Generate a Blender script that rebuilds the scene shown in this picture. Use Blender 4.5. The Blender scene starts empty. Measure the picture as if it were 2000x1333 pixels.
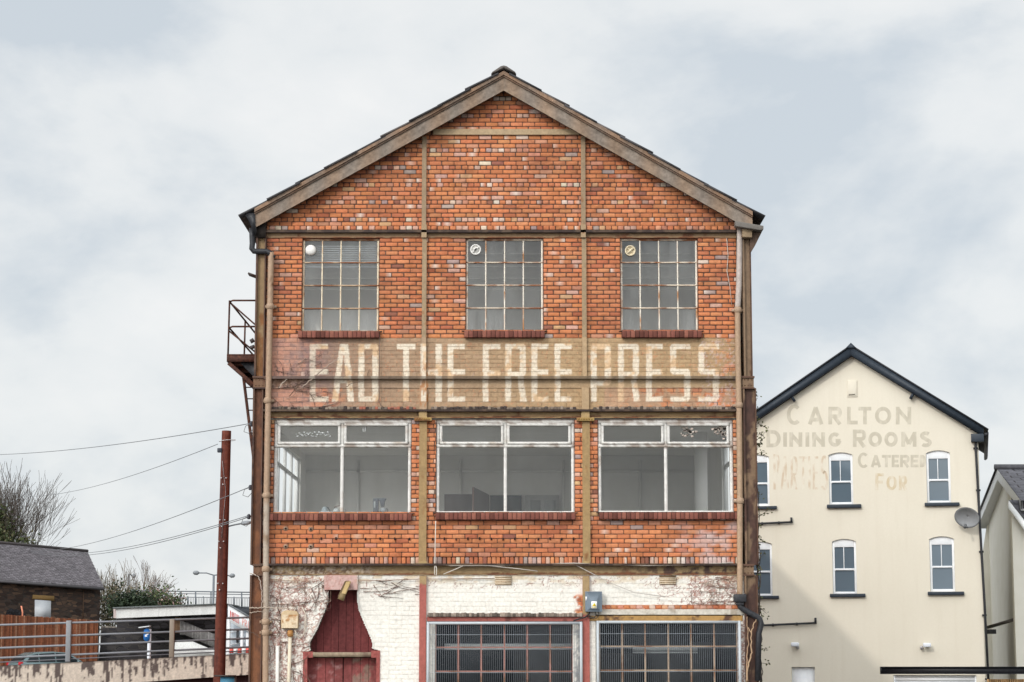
import bpy, bmesh, math, random
import numpy as np
from mathutils import Vector, Matrix, Quaternion

# ------------------------------------------------------------------ camera, sky, sun
SC = bpy.context.scene
COL = SC.collection
F = 4300.0
TH = math.atan(608.5 / F)
CT, ST = math.cos(TH), math.sin(TH)
EYE = 1.6
D = 38.0                                   # distance of the brick front

cam = bpy.data.cameras.new("camera")
camo = bpy.data.objects.new("camera", cam)
COL.objects.link(camo)
cam.sensor_width = 36.0
cam.sensor_fit = 'HORIZONTAL'
cam.lens = 36.0 * F / 2000.0
cam.clip_start = 0.5
cam.clip_end = 3000.0
camo.location = (0, 0, EYE)
camo.rotation_euler = (math.pi / 2 + TH, 0, 0)
SC.camera = camo

SUN_TRAVEL = Vector((0.60, 1.0, -0.62)).normalized()
SUN_DIR = -SUN_TRAVEL
sun = bpy.data.lights.new("sun", 'SUN')
sun.energy = 1.0
sun.angle = math.radians(1.6)
sun.color = (1.0, 0.94, 0.86)
suno = bpy.data.objects.new("sun", sun)
COL.objects.link(suno)
suno.rotation_mode = 'QUATERNION'
suno.rotation_quaternion = SUN_TRAVEL.to_track_quat('-Z', 'Y')
suno.location = (-30, -40, 40)

world = bpy.data.worlds.new("World")
SC.world = world
world.use_nodes = True
def make_sky():
    nt = world.node_tree
    N, L = nt.nodes, nt.links
    bg = N['Background']
    bg.inputs['Strength'].default_value = 0.1
    sky = N.new('ShaderNodeTexSky'); sky.sky_type = 'NISHITA'; sky.sun_disc = False
    sky.sun_elevation = math.asin(SUN_DIR.z)
    sky.sun_rotation = math.atan2(SUN_DIR.x, SUN_DIR.y)
    tc = N.new('ShaderNodeTexCoord')
    mp = N.new('ShaderNodeMapping'); mp.inputs['Scale'].default_value = (1.0, 1.0, 1.7)
    mp.inputs['Location'].default_value = (6.7, 1.3, 2.11)
    L.new(tc.outputs['Generated'], mp.inputs['Vector'])
    n1 = N.new('ShaderNodeTexNoise'); n1.inputs['Scale'].default_value = 5.2; n1.inputs['Detail'].default_value = 7; n1.inputs['Roughness'].default_value = 0.52
    n1.inputs['Distortion'].default_value = 0.25
    n2 = N.new('ShaderNodeTexNoise'); n2.inputs['Scale'].default_value = 13; n2.inputs['Detail'].default_value = 6; n2.inputs['Roughness'].default_value = 0.55
    L.new(mp.outputs[0], n1.inputs['Vector']); L.new(mp.outputs[0], n2.inputs['Vector'])
    mx = N.new('ShaderNodeMath'); mx.operation = 'MULTIPLY_ADD'; mx.inputs[1].default_value = 0.35
    L.new(n2.outputs['Fac'], mx.inputs[0]); L.new(n1.outputs['Fac'], mx.inputs[2])
    rp = N.new('ShaderNodeValToRGB')
    e = rp.color_ramp.elements
    e[0].position = 0.52; e[0].color = (6.35, 6.95, 7.5, 1)
    e[1].position = 0.80; e[1].color = (9.3, 9.35, 9.3, 1)
    m = e.new(0.66); m.color = (8.4, 8.65, 8.75, 1)
    L.new(mx.outputs[0], rp.inputs['Fac'])
    # brighter veil of thin cloud around the sun
    dt = N.new('ShaderNodeVectorMath'); dt.operation = 'DOT_PRODUCT'
    dt.inputs[1].default_value = SUN_DIR
    L.new(tc.outputs['Generated'], dt.inputs[0])
    cl = N.new('ShaderNodeMath'); cl.operation = 'MAXIMUM'; cl.inputs[1].default_value = 0.0
    L.new(dt.outputs['Value'], cl.inputs[0])
    pw = N.new('ShaderNodeMath'); pw.operation = 'POWER'; pw.inputs[1].default_value = 3.0
    L.new(cl.outputs[0], pw.inputs[0])
    ma = N.new('ShaderNodeMath'); ma.operation = 'MULTIPLY_ADD'; ma.inputs[1].default_value = 3.3; ma.inputs[2].default_value = 1.0
    L.new(pw.outputs[0], ma.inputs[0])
    sc = N.new('ShaderNodeVectorMath'); sc.operation = 'SCALE'
    L.new(rp.outputs['Color'], sc.inputs[0]); L.new(ma.outputs[0], sc.inputs['Scale'])
    mix = N.new('ShaderNodeMix'); mix.data_type = 'RGBA'
    mix.inputs[0].default_value = 0.93
    L.new(sky.outputs[0], mix.inputs[6]); L.new(sc.outputs[0], mix.inputs[7])
    L.new(mix.outputs[2], bg.inputs['Color'])
make_sky()
SC.view_settings.view_transform = 'Standard'
SC.view_settings.look = 'None'
SC.view_settings.exposure = 0.0
SC.view_settings.gamma = 1.0
SC.cycles.max_bounces = 7
SC.cycles.diffuse_bounces = 4
SC.cycles.transparent_max_bounces = 24

# ------------------------------------------------------------------ projection helpers
def ray(px, py):
    u = (px - 1000.0) / F; v = (666.5 - py) / F
    return Vector((u, CT - v * ST, ST + v * CT))
def at(px, py, Y):
    r = ray(px, py); t = Y / r.y
    return Vector((r.x * t, Y, EYE + r.z * t))
def to_px(X, Y, Z):
    dz = Z - EYE
    dep = Y * CT + dz * ST
    up = -Y * ST + dz * CT
    return 1000 + F * X / dep, 666.5 - F * up / dep
def fx(px, py=800, Y=D): return at(px, py, Y).x
def fz(py, Y=D): return at(1000, py, Y).z

# ------------------------------------------------------------------ noise
RS = np.random.RandomState(7)
_T = RS.rand(256, 256)
def vn(x, z, s, seed=0):
    x = np.asarray(x, float) * s + seed * 17.31; z = np.asarray(z, float) * s + seed * 9.77
    xi = np.floor(x).astype(int); zi = np.floor(z).astype(int)
    a = x - xi; b = z - zi
    a = a * a * (3 - 2 * a); b = b * b * (3 - 2 * b)
    g = lambda i, j: _T[(i) & 255, (j) & 255]
    return (g(xi, zi) * (1 - a) + g(xi + 1, zi) * a) * (1 - b) + (g(xi, zi + 1) * (1 - a) + g(xi + 1, zi + 1) * a) * b
def fbm(x, z, s, o=4, seed=0):
    t = 0; w = 1; n = 0
    for k in range(o):
        t = t + w * vn(x, z, s * 2 ** k, seed + k * 3); n += w; w *= 0.55
    return t / n
def sst(a, b, x):
    t = np.clip((x - a) / (b - a), 0, 1); return t * t * (3 - 2 * t)
def mixc(c, k, a):
    a = np.asarray(a)[..., None]; return c * (1 - a) + np.asarray(k) * a

# ------------------------------------------------------------------ mesh builder
ROOTM = {}
class MB:
    def __init__(s, col=None):
        s.V = []; s.Cc = []; s.n = 0; s.Fq = []; s.Fp = []; s.col = col or (1, 1, 1)
    def add(s, v, c=None):
        v = np.asarray(v, float).reshape(-1, 3); k = s.n
        s.V.append(v); s.n += len(v)
        if c is None: c = s.col
        c = np.asarray(c, float)
        s.Cc.append(np.broadcast_to(c, (len(v), 3)).copy())
        return k
    def quads(s, v, q, c=None):
        k = s.add(v, c); s.Fq.append(np.asarray(q, int).reshape(-1, 4) + k)
    def poly(s, pts, c=None):
        k = s.add(pts, c); s.Fp.append(list(range(k, k + len(pts))))
    def quad(s, a, b, c_, d, c=None): s.quads([a, b, c_, d], [[0, 1, 2, 3]], c)
    def box(s, x0, x1, y0, y1, z0, z1, c=None):
        v = [(x0, y0, z0), (x1, y0, z0), (x1, y1, z0), (x0, y1, z0), (x0, y0, z1), (x1, y0, z1), (x1, y1, z1), (x0, y1, z1)]
        s.quads(v, [[0, 1, 5, 4], [1, 2, 6, 5], [2, 3, 7, 6], [3, 0, 4, 7], [4, 5, 6, 7], [3, 2, 1, 0]], c)
    def prism(s, poly, y0, y1, c=None):           # outline in x,z, extruded along y
        n = len(poly)
        v = [(p[0], y0, p[1]) for p in poly] + [(p[0], y1, p[1]) for p in poly]
        k = s.add(v, c)
        s.Fp.append([k + i for i in range(n)]); s.Fp.append([k + n + i for i in range(n)][::-1])
        for i in range(n):
            j = (i + 1) % n
            s.Fp.append([k + j, k + i, k + n + i, k + n + j])
    def beam(s, p0, p1, w, h, up=(0, 0, 1), c=None):   # bar with w across, h along 'up'
        p0 = Vector(p0); p1 = Vector(p1); d = (p1 - p0).normalized(); up = Vector(up)
        if abs(d.dot(up)) > 0.98: up = Vector((0, 1, 0))
        sd = d.cross(up).normalized(); u2 = sd.cross(d).normalized()
        v = []
        for p in (p0, p1):
            for a, b in ((-1, -1), (1, -1), (1, 1), (-1, 1)):
                v.append(p + sd * (a * w / 2) + u2 * (b * h / 2))
        s.quads([tuple(q) for q in v], [[0, 1, 5, 4], [1, 2, 6, 5], [2, 3, 7, 6], [3, 0, 4, 7], [4, 5, 6, 7], [3, 2, 1, 0]], c)
    def tube(s, pts, r, n=8, c=None, cap=True):
        pts = [Vector(p) for p in pts]; m = len(pts)
        rr = r if hasattr(r, '__len__') else [r] * m
        t0 = (pts[1] - pts[0]).normalized()
        a = Vector((0, 0, 1)) if abs(t0.z) < 0.9 else Vector((1, 0, 0))
        nx = t0.cross(a).normalized()
        v = []
        for i in range(m):
            t = (pts[min(i + 1, m - 1)] - pts[max(i - 1, 0)])
            t = t.normalized() if t.length > 1e-9 else t0
            nx = (nx - t * nx.dot(t))
            nx = nx.normalized() if nx.length > 1e-6 else t.orthogonal().normalized()
            ny = t.cross(nx)
            for k in range(n):
                an = 2 * math.pi * k / n
                v.append(tuple(pts[i] + (nx * math.cos(an) + ny * math.sin(an)) * rr[i]))
        q = []
        for i in range(m - 1):
            for k in range(n):
                k2 = (k + 1) % n
                q.append([i * n + k, i * n + k2, (i + 1) * n + k2, (i + 1) * n + k])
        b = s.n
        s.quads(v, q, c)
        if cap:
            s.Fp.append([b + k for k in range(n)][::-1]); s.Fp.append([b + (m - 1) * n + k for k in range(n)])
    def lathe(s, o, prof, n=20, axis='z', c=None):
        o = Vector(o); v = []
        for r, h in prof:
            for k in range(n):
                a = 2 * math.pi * k / n
                if axis == 'z': p = o + Vector((r * math.cos(a), r * math.sin(a), h))
                else: p = o + Vector((r * math.cos(a), h, r * math.sin(a)))
                v.append(tuple(p))
        q = []
        for i in range(len(prof) - 1):
            for k in range(n):
                k2 = (k + 1) % n
                q.append([i * n + k, i * n + k2, (i + 1) * n + k2, (i + 1) * n + k])
        b = s.n; s.quads(v, q, c)
        s.Fp.append([b + k for k in range(n)][::-1]); m = len(prof) - 1
        s.Fp.append([b + m * n + k for k in range(n)])
    def grid(s, x0, x1, z0, z1, y, step, cf, hole=None, yf=None):    # faces -y
        nx = max(1, int(math.ceil((x1 - x0) / step))); nz = max(1, int(math.ceil((z1 - z0) / step)))
        gx, gz = np.meshgrid(np.linspace(x0, x1, nx + 1), np.linspace(z0, z1, nz + 1))
        gy = np.full_like(gx, y) if yf is None else yf(gx, gz)
        v = np.stack([gx.ravel(), gy.ravel(), gz.ravel()], 1)
        i, j = np.meshgrid(np.arange(nx), np.arange(nz)); b = (j * (nx + 1) + i).ravel()
        q = np.stack([b, b + 1, b + nx + 2, b + nx + 1], 1)
        if hole is not None:
            cx = v[q].mean(1); q = q[~hole(cx[:, 0], cx[:, 2])]
            if not len(q): return
        s.quads(v, q, cf(v[:, 0], v[:, 2]))
    def build(s, name, mat, parent=None, smooth=False, bevel=0.0, local=False):
        V = np.concatenate(s.V) if s.V else np.zeros((0, 3))
        C = np.concatenate(s.Cc)
        root = parent
        while root is not None and root.parent is not None: root = root.parent
        if root is not None and not local:
            Mi = np.array(ROOTM[root.name].inverted())
            V = V @ Mi[:3, :3].T + Mi[:3, 3]
        org = None
        if root is None and not local:
            org = np.array([(V[:, 0].min() + V[:, 0].max()) / 2, (V[:, 1].min() + V[:, 1].max()) / 2, V[:, 2].min()])
            V = V - org
        me = bpy.data.meshes.new(name)
        fq = np.concatenate(s.Fq) if s.Fq else np.zeros((0, 4), int)
        li = [fq.ravel()] + [np.array(p) for p in s.Fp]
        tot = np.concatenate([np.full(len(fq), 4, int), np.array([len(p) for p in s.Fp], int)])
        loops = np.concatenate(li).astype(np.int32)
        st = np.concatenate([[0], np.cumsum(tot)[:-1]]).astype(np.int32)
        me.vertices.add(len(V)); me.vertices.foreach_set('co', V.astype(np.float32).ravel())
        me.loops.add(len(loops)); me.loops.foreach_set('vertex_index', loops)
        me.polygons.add(len(tot)); me.polygons.foreach_set('loop_start', st); me.polygons.foreach_set('loop_total', tot.astype(np.int32))
        me.update(calc_edges=True)
        at_ = me.color_attributes.new('Col', 'FLOAT_COLOR', 'POINT')
        at_.data.foreach_set('color', np.concatenate([C, np.ones((len(C), 1))], 1).astype(np.float32).ravel())
        if smooth: me.polygons.foreach_set('use_smooth', np.ones(len(tot), bool))
        me.materials.append(mat)
        me.validate()
        ob = bpy.data.objects.new(name, me)
        COL.objects.link(ob)
        if parent is not None: ob.parent = parent
        elif org is not None: ob.location = org
        if bevel:
            m = ob.modifiers.new('bevel', 'BEVEL'); m.width = bevel; m.segments = 2; m.limit_method = 'ANGLE'
        if parent is None: ROOTM[ob.name] = Matrix.Translation(ob.location)
        return ob

def tag(o, label, cat, group=None, kind=None):
    o['label'] = label
    if cat: o['category'] = cat
    if group: o['group'] = group
    if kind: o['kind'] = kind
    return o
def thing(name, loc, label, cat, group=None, rz=0.0):
    o = bpy.data.objects.new(name, None); COL.objects.link(o)
    o.location = loc; o.rotation_euler = (0, 0, rz); o.empty_display_size = 0.3
    ROOTM[o.name] = Matrix.Translation(Vector(loc)) @ Matrix.Rotation(rz, 4, 'Z')
    return tag(o, label, cat, group)
def struct(name, mb, mat, **k):
    o = mb.build(name, mat, None, **k); o['kind'] = 'structure'; return o

# ------------------------------------------------------------------ materials
MATS = {}
def _base(name, rough=0.8, spec=0.3, metal=0.0):
    m = bpy.data.materials.new(name); m.use_nodes = True
    b = m.node_tree.nodes['Principled BSDF']
    b.inputs['Roughness'].default_value = rough; b.inputs['Specular IOR Level'].default_value = spec; b.inputs['Metallic'].default_value = metal
    MATS[name] = m
    return m, m.node_tree.nodes, m.node_tree.links, b
def noise_mat(name, stops, scale=6, detail=6, rough=0.8, bump=0.15, stretch=(1, 1, 1), spec=0.3, metal=0.0, nr=0.6, attr=False, bscale=None, bdist=0.01):
    m, N, L, b = _base(name, rough, spec, metal)
    tc = N.new('ShaderNodeTexCoord'); mp = N.new('ShaderNodeMapping'); mp.inputs['Scale'].default_value = stretch
    L.new(tc.outputs['Object'], mp.inputs['Vector'])
    n = N.new('ShaderNodeTexNoise'); n.inputs['Scale'].default_value = scale; n.inputs['Detail'].default_value = detail; n.inputs['Roughness'].default_value = nr
    L.new(mp.outputs[0], n.inputs['Vector'])
    r = N.new('ShaderNodeValToRGB'); e = r.color_ramp.elements
    e[0].position, e[0].color = stops[0][0], (*stops[0][1], 1)
    e[1].position, e[1].color = stops[-1][0], (*stops[-1][1], 1)
    for p, c in stops[1:-1]:
        x = e.new(p); x.color = (*c, 1)
    L.new(n.outputs['Fac'], r.inputs['Fac'])
    out = r.outputs['Color']
    if attr:
        a = N.new('ShaderNodeAttribute'); a.attribute_name = 'Col'
        mu = N.new('ShaderNodeMix'); mu.data_type = 'RGBA'; mu.blend_type = 'MULTIPLY'; mu.inputs[0].default_value = 1.0
        L.new(a.outputs['Color'], mu.inputs[6]); L.new(out, mu.inputs[7]); out = mu.outputs[2]
    L.new(out, b.inputs['Base Color'])
    if bump:
        n2 = N.new('ShaderNodeTexNoise'); n2.inputs['Scale'].default_value = bscale or scale * 4; n2.inputs['Detail'].default_value = 5
        L.new(mp.outputs[0], n2.inputs['Vector'])
        bp = N.new('ShaderNodeBump'); bp.inputs['Strength'].default_value = bump; bp.inputs['Distance'].default_value = bdist
        L.new(n2.outputs['Fac'], bp.inputs['Height']); L.new(bp.outputs['Normal'], b.inputs['Normal'])
    return m
W1 = (1, 1, 1)
M_ATTR = noise_mat('weathered_paint', [(0.25, (0.80, 0.79, 0.78)), (0.7, (1.1, 1.1, 1.1))], scale=22, rough=0.85, bump=0.35, attr=True, bscale=90, spec=0.2)
M_ATTRS = noise_mat('painted_metal', [(0.25, (0.82, 0.80, 0.78)), (0.7, (1.1, 1.1, 1.1))], scale=30, rough=0.6, bump=0.25, attr=True, bscale=70, spec=0.35)
M_WOOD = noise_mat('weathered_wood', [(0.25, (0.62, 0.60, 0.58)), (0.7, (1.15, 1.15, 1.15))], scale=14, stretch=(1, 1, 1), rough=0.85, bump=0.4, attr=True, bscale=40)
M_SLATE = noise_mat('slate', [(0.3, (0.75, 0.75, 0.75)), (0.7, (1.15, 1.15, 1.15))], scale=9, rough=0.6, bump=0.3, attr=True)
M_BLACK = noise_mat('black_painted_iron', [(0.3, (0.018, 0.019, 0.022)), (0.75, (0.04, 0.04, 0.045))], scale=25, rough=0.45, bump=0.1)
M_NAVY = noise_mat('dark_blue_grey_paint', [(0.3, (0.022, 0.030, 0.042)), (0.75, (0.035, 0.046, 0.06))], scale=8, rough=0.5, bump=0.05)
M_DARKRUST = noise_mat('dark_rust', [(0.3, (0.030, 0.014, 0.011)), (0.55, (0.075, 0.030, 0.020)), (0.75, (0.15, 0.055, 0.025))], scale=18, rough=0.85, bump=0.5)
M_GALV = noise_mat('galvanised_steel', [(0.3, (0.28, 0.30, 0.32)), (0.7, (0.46, 0.48, 0.50))], scale=30, rough=0.45, bump=0.1, metal=0.4)
def cream_render():
    m, N, L, b = _base('cream_render', 0.92, 0.15)
    tc = N.new('ShaderNodeTexCoord')
    def noi(scale, stretch, lo, hi, det=8):
        mp = N.new('ShaderNodeMapping'); mp.inputs['Scale'].default_value = stretch; L.new(tc.outputs['Object'], mp.inputs['Vector'])
        n = N.new('ShaderNodeTexNoise'); n.inputs['Scale'].default_value = scale; n.inputs['Detail'].default_value = det; n.inputs['Roughness'].default_value = .6; L.new(mp.outputs[0], n.inputs['Vector'])
        r = N.new('ShaderNodeMapRange'); r.inputs[1].default_value = lo; r.inputs[2].default_value = hi; L.new(n.outputs['Fac'], r.inputs[0]); return r.outputs[0], n
    a, _ = noi(.55, (1, 1, .7), .35, .7); st, _ = noi(1.6, (2.6, 2.6, .16), .52, .78); fi, nf = noi(14, (1, 1, 1), .3, .7)
    def mix(f, c0, c1, amt):
        x = N.new('ShaderNodeMix'); x.data_type = 'RGBA'; mu = N.new('ShaderNodeMath'); mu.operation = 'MULTIPLY'; mu.inputs[1].default_value = amt
        L.new(f, mu.inputs[0]); L.new(mu.outputs[0], x.inputs[0])
        if isinstance(c0, tuple): x.inputs[6].default_value = (*c0, 1)
        else: L.new(c0, x.inputs[6])
        x.inputs[7].default_value = (*c1, 1); return x.outputs[2]
    c = mix(a, (.68, .63, .525), (.72, .67, .565), 1.0); c = mix(st, c, (.56, .49, .38), .22); c = mix(fi, c, (.60, .54, .435), .22)
    L.new(c, b.inputs['Base Color'])
    bp = N.new('ShaderNodeBump'); bp.inputs['Strength'].default_value = .25; bp.inputs['Distance'].default_value = .01
    n2 = N.new('ShaderNodeTexNoise'); n2.inputs['Scale'].default_value = 45; n2.inputs['Detail'].default_value = 4; L.new(tc.outputs['Object'], n2.inputs['Vector']); L.new(n2.outputs['Fac'], bp.inputs['Height']); L.new(bp.outputs['Normal'], b.inputs['Normal'])
    return m
M_CREAM = cream_render()
M_WHITE = noise_mat('white_upvc', [(0.3, (0.74, 0.76, 0.78)), (0.7, (0.82, 0.83, 0.84))], scale=6, rough=0.35, bump=0.02)
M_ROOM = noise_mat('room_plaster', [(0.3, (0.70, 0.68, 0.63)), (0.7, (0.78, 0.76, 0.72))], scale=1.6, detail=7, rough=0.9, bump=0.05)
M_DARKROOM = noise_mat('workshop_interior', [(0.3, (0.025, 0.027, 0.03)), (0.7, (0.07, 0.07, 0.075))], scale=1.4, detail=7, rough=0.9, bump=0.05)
M_ASPHALT = noise_mat('asphalt', [(0.3, (0.035, 0.035, 0.037)), (0.7, (0.07, 0.07, 0.068))], scale=40, rough=0.9, bump=0.3)
M_LAND = noise_mat('land', [(0.3, (0.05, 0.05, 0.045)), (0.55, (0.09, 0.085, 0.07)), (0.75, (0.06, 0.075, 0.035))], scale=0.25, detail=9, rough=0.95, bump=0.2)
M_PAVE = noise_mat('paving', [(0.3, (0.20, 0.19, 0.18)), (0.7, (0.30, 0.29, 0.27))], scale=3, rough=0.9, bump=0.2)
M_BARK = noise_mat('bark', [(0.3, (0.05, 0.04, 0.035)), (0.7, (0.13, 0.105, 0.09))], scale=12, rough=0.9, bump=0.4)
M_LEAF = noise_mat('leaf', [(0.3, (0.8, 0.8, 0.8)), (0.7, (1.2, 1.2, 1.2))], scale=3, rough=0.6, bump=0, attr=True)
M_FIXED = noise_mat('fixture_paint', [(0.3, (0.93, 0.93, 0.93)), (0.7, (1.05, 1.05, 1.05))], scale=20, rough=0.5, bump=0.03, attr=True)
M_CAR = noise_mat('car_paint', [(0.3, (0.16, 0.22, 0.23)), (0.7, (0.18, 0.25, 0.26))], scale=4, rough=0.25, bump=0.0, metal=0.3, spec=0.6)

def glass_mat(name, dust=(0.5, 0.5, 0.5), dustf=0.12, refl=1.0, fk=1.0, tint=(0.9, 0.92, 0.92), wavy=0.04):
    m = bpy.data.materials.new(name); m.use_nodes = True
    N, L = m.node_tree.nodes, m.node_tree.links
    N.remove(N['Principled BSDF']); out = N['Material Output']
    tr = N.new('ShaderNodeBsdfTransparent'); tr.inputs[0].default_value = (*tint, 1)
    gl = N.new('ShaderNodeBsdfGlossy'); gl.inputs['Roughness'].default_value = 0.03; gl.inputs[0].default_value = (refl, refl, refl, 1)
    df = N.new('ShaderNodeBsdfDiffuse'); df.inputs[0].default_value = (*dust, 1)
    lw = N.new('ShaderNodeFresnel'); lw.inputs['IOR'].default_value = 1.52
    tc = N.new('ShaderNodeTexCoord')
    mp = N.new('ShaderNodeMapping'); mp.inputs['Scale'].default_value = (1.0, 1.0, 0.25)
    L.new(tc.outputs['Object'], mp.inputs['Vector'])
    ns = N.new('ShaderNodeTexNoise'); ns.inputs['Scale'].default_value = 7; ns.inputs['Detail'].default_value = 8; ns.inputs['Roughness'].default_value = 0.65
    L.new(mp.outputs[0], ns.inputs['Vector'])
    bn = N.new('ShaderNodeTexNoise'); bn.inputs['Scale'].default_value = 2.3; L.new(tc.outputs['Object'], bn.inputs['Vector'])
    bp = N.new('ShaderNodeBump'); bp.inputs['Strength'].default_value = wavy; bp.inputs['Distance'].default_value = 0.05
    L.new(bn.outputs['Fac'], bp.inputs['Height']); L.new(bp.outputs['Normal'], gl.inputs['Normal'])
    mr = N.new('ShaderNodeMapRange'); mr.inputs[1].default_value = 0.35; mr.inputs[2].default_value = 0.75
    mr.inputs[3].default_value = dustf * 0.45; mr.inputs[4].default_value = dustf * 1.9
    L.new(ns.outputs['Fac'], mr.inputs[0])
    m1 = N.new('ShaderNodeMixShader'); m2 = N.new('ShaderNodeMixShader')
    at_ = N.new('ShaderNodeAttribute'); at_.attribute_name = 'Col'; mq = N.new('ShaderNodeMath'); mq.operation = 'MULTIPLY'; mq.use_clamp = True   # each pane carries its own grime
    L.new(mr.outputs[0], mq.inputs[0]); L.new(at_.outputs['Fac'], mq.inputs[1])
    L.new(mq.outputs[0], m1.inputs[0]); L.new(tr.outputs[0], m1.inputs[1]); L.new(df.outputs[0], m1.inputs[2])
    fm = N.new('ShaderNodeMath'); fm.operation = 'MULTIPLY'; fm.inputs[1].default_value = fk
    L.new(lw.outputs[0], fm.inputs[0])
    L.new(fm.outputs[0], m2.inputs[0]); L.new(m1.outputs[0], m2.inputs[1]); L.new(gl.outputs[0], m2.inputs[2])
    L.new(m2.outputs[0], out.inputs['Surface'])
    return m
M_GLASS = glass_mat('dusty_glass', dust=(0.42, 0.44, 0.44), dustf=0.04, fk=.75)
M_GLASSD = glass_mat('grimy_glass', dust=(0.14, 0.16, 0.18), dustf=0.05, refl=0.14)
M_GLASST = glass_mat('streaked_glass', dust=(0.46, 0.47, 0.46), dustf=0.095)
def sky_glass(name, col, rough=0.05):
    m, N, L, b = _base(name, rough, 0.5)
    tc = N.new('ShaderNodeTexCoord'); n = N.new('ShaderNodeTexNoise'); n.inputs['Scale'].default_value = 1.2
    L.new(tc.outputs['Object'], n.inputs['Vector'])
    r = N.new('ShaderNodeValToRGB'); r.color_ramp.elements[0].color = (*[c * 0.85 for c in col], 1); r.color_ramp.elements[1].color = (*[c * 1.15 for c in col], 1)
    L.new(n.outputs['Fac'], r.inputs['Fac']); L.new(r.outputs['Color'], b.inputs['Base Color'])
    return m
M_SASHGLASS = sky_glass('sash_glass', (0.10, 0.135, 0.165))
M_CARGLASS = sky_glass('car_glass', (0.018, 0.024, 0.028), .12)
M_CARGLASS.node_tree.nodes['Principled BSDF'].inputs['Specular IOR Level'].default_value = .25

def rusty(px, py, paint, rust, amount, seed=0, sx=1.0, sz=1.0):
    """albedo of flaking paint over rust; px,py in photo units of the front"""
    p = np.asarray(px, float) * 0.01 * sx; q = np.asarray(py, float) * 0.01 * sz
    n = fbm(p, q, 7, 5, seed); n2 = fbm(p, q, 2.2, 3, seed + 5)
    a = sst(0.5, 0.62, n * 0.6 + n2 * 0.4 + (amount - 0.5))
    c = np.asarray(paint) * (0.8 + 0.4 * fbm(p, q, 20, 3, seed + 9))[..., None]
    r = np.asarray(rust) * (0.45 + 1.1 * fbm(p, q, 16, 4, seed + 2))[..., None]
    return c * (1 - a[..., None]) + r * a[..., None]

# ------------------------------------------------------------------ ground
gm = MB()
def ground_z(x, y):
    r = sst(2.0, 9.0, x) * sst(52, 66, y)
    return -0.85 * r + 0.0 * x
gx, gy = np.meshgrid(np.concatenate([np.linspace(-900, -40, 12), np.linspace(-35, 40, 40), np.linspace(60, 900, 12)]),
                     np.concatenate([[-400, -100, -30], np.linspace(-10, 130, 60), [200, 400, 900, 1800]]))
nyy, nxx = gx.shape
ii, jj = np.meshgrid(np.arange(nxx - 1), np.arange(nyy - 1)); bb = (jj * nxx + ii).ravel()
gm.quads(np.stack([gx.ravel(), gy.ravel(), (ground_z(gx, gy) - 0.012).ravel()], 1), np.stack([bb, bb + 1, bb + nxx + 1, bb + nxx], 1))
struct('ground', gm, M_LAND, smooth=True)
rm = MB(); rm.box(-60, 60, -14, 33.4, -0.1, 0.0); struct('road', rm, M_ASPHALT)
pm = MB(); pm.box(-60, 60, 33.4, 37.9, -0.1, 0.12); struct('pavement', pm, M_PAVE, bevel=0.02)

# ------------------------------------------------------------------ brick building: paint maps
class Canvas:
    def __init__(s, x0, y0, x1, y1, k=3):
        s.x0, s.y0, s.k = x0, y0, k
        s.w = int((x1 - x0) * k); s.h = int((y1 - y0) * k)
        s.a = np.zeros((s.h, s.w))
    def poly(s, pts, val=1.0, blur=0):
        P = np.array(pts, float)
        bx0, bx1 = int((P[:, 0].min() - s.x0) * s.k) - 1, int((P[:, 0].max() - s.x0) * s.k) + 2
        by0, by1 = int((P[:, 1].min() - s.y0) * s.k) - 1, int((P[:, 1].max() - s.y0) * s.k) + 2
        bx0, by0 = max(bx0, 0), max(by0, 0); bx1, by1 = min(bx1, s.w), min(by1, s.h)
        if bx1 <= bx0 or by1 <= by0: return
        X, Y = np.meshgrid((np.arange(bx0, bx1) + .5) / s.k + s.x0, (np.arange(by0, by1) + .5) / s.k + s.y0)
        ins = np.zeros(X.shape, bool); n = len(P)
        for i in range(n):
            xa, ya = P[i]; xb, yb = P[(i + 1) % n]
            if ya == yb: continue
            c = (Y < max(ya, yb)) & (Y >= min(ya, yb)) & (X < xa + (Y - ya) * (xb - xa) / (yb - ya))
            ins ^= c
        sub = s.a[by0:by1, bx0:bx1]; sub[ins] = np.maximum(sub[ins], val)
    def line(s, pts, w, val=1.0):
        for a, b in zip(pts[:-1], pts[1:]):
            dx, dy = b[0] - a[0], b[1] - a[1]; l = math.hypot(dx, dy) or 1
            nx, ny = -dy / l * w / 2, dx / l * w / 2
            s.poly([(a[0] + nx, a[1] + ny), (b[0] + nx, b[1] + ny), (b[0] - nx, b[1] - ny), (a[0] - nx, a[1] - ny)], val)
    def get(s, px, py):
        x = (np.asarray(px) - s.x0) * s.k; y = (np.asarray(py) - s.y0) * s.k
        xi = np.clip(x.astype(int), 0, s.w - 1); yi = np.clip(y.astype(int), 0, s.h - 1)
        ok = (x >= 0) & (x < s.w) & (y >= 0) & (y < s.h)
        return np.where(ok, s.a[yi, xi], 0)
    def blur(s, n=1):
        for _ in range(n):
            a = s.a; b = a.copy()
            b[1:-1, 1:-1] = (a[1:-1, 1:-1] * 4 + a[:-2, 1:-1] * 2 + a[2:, 1:-1] * 2 + a[1:-1, :-2] * 2 + a[1:-1, 2:] * 2) / 12
            s.a = b

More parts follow.
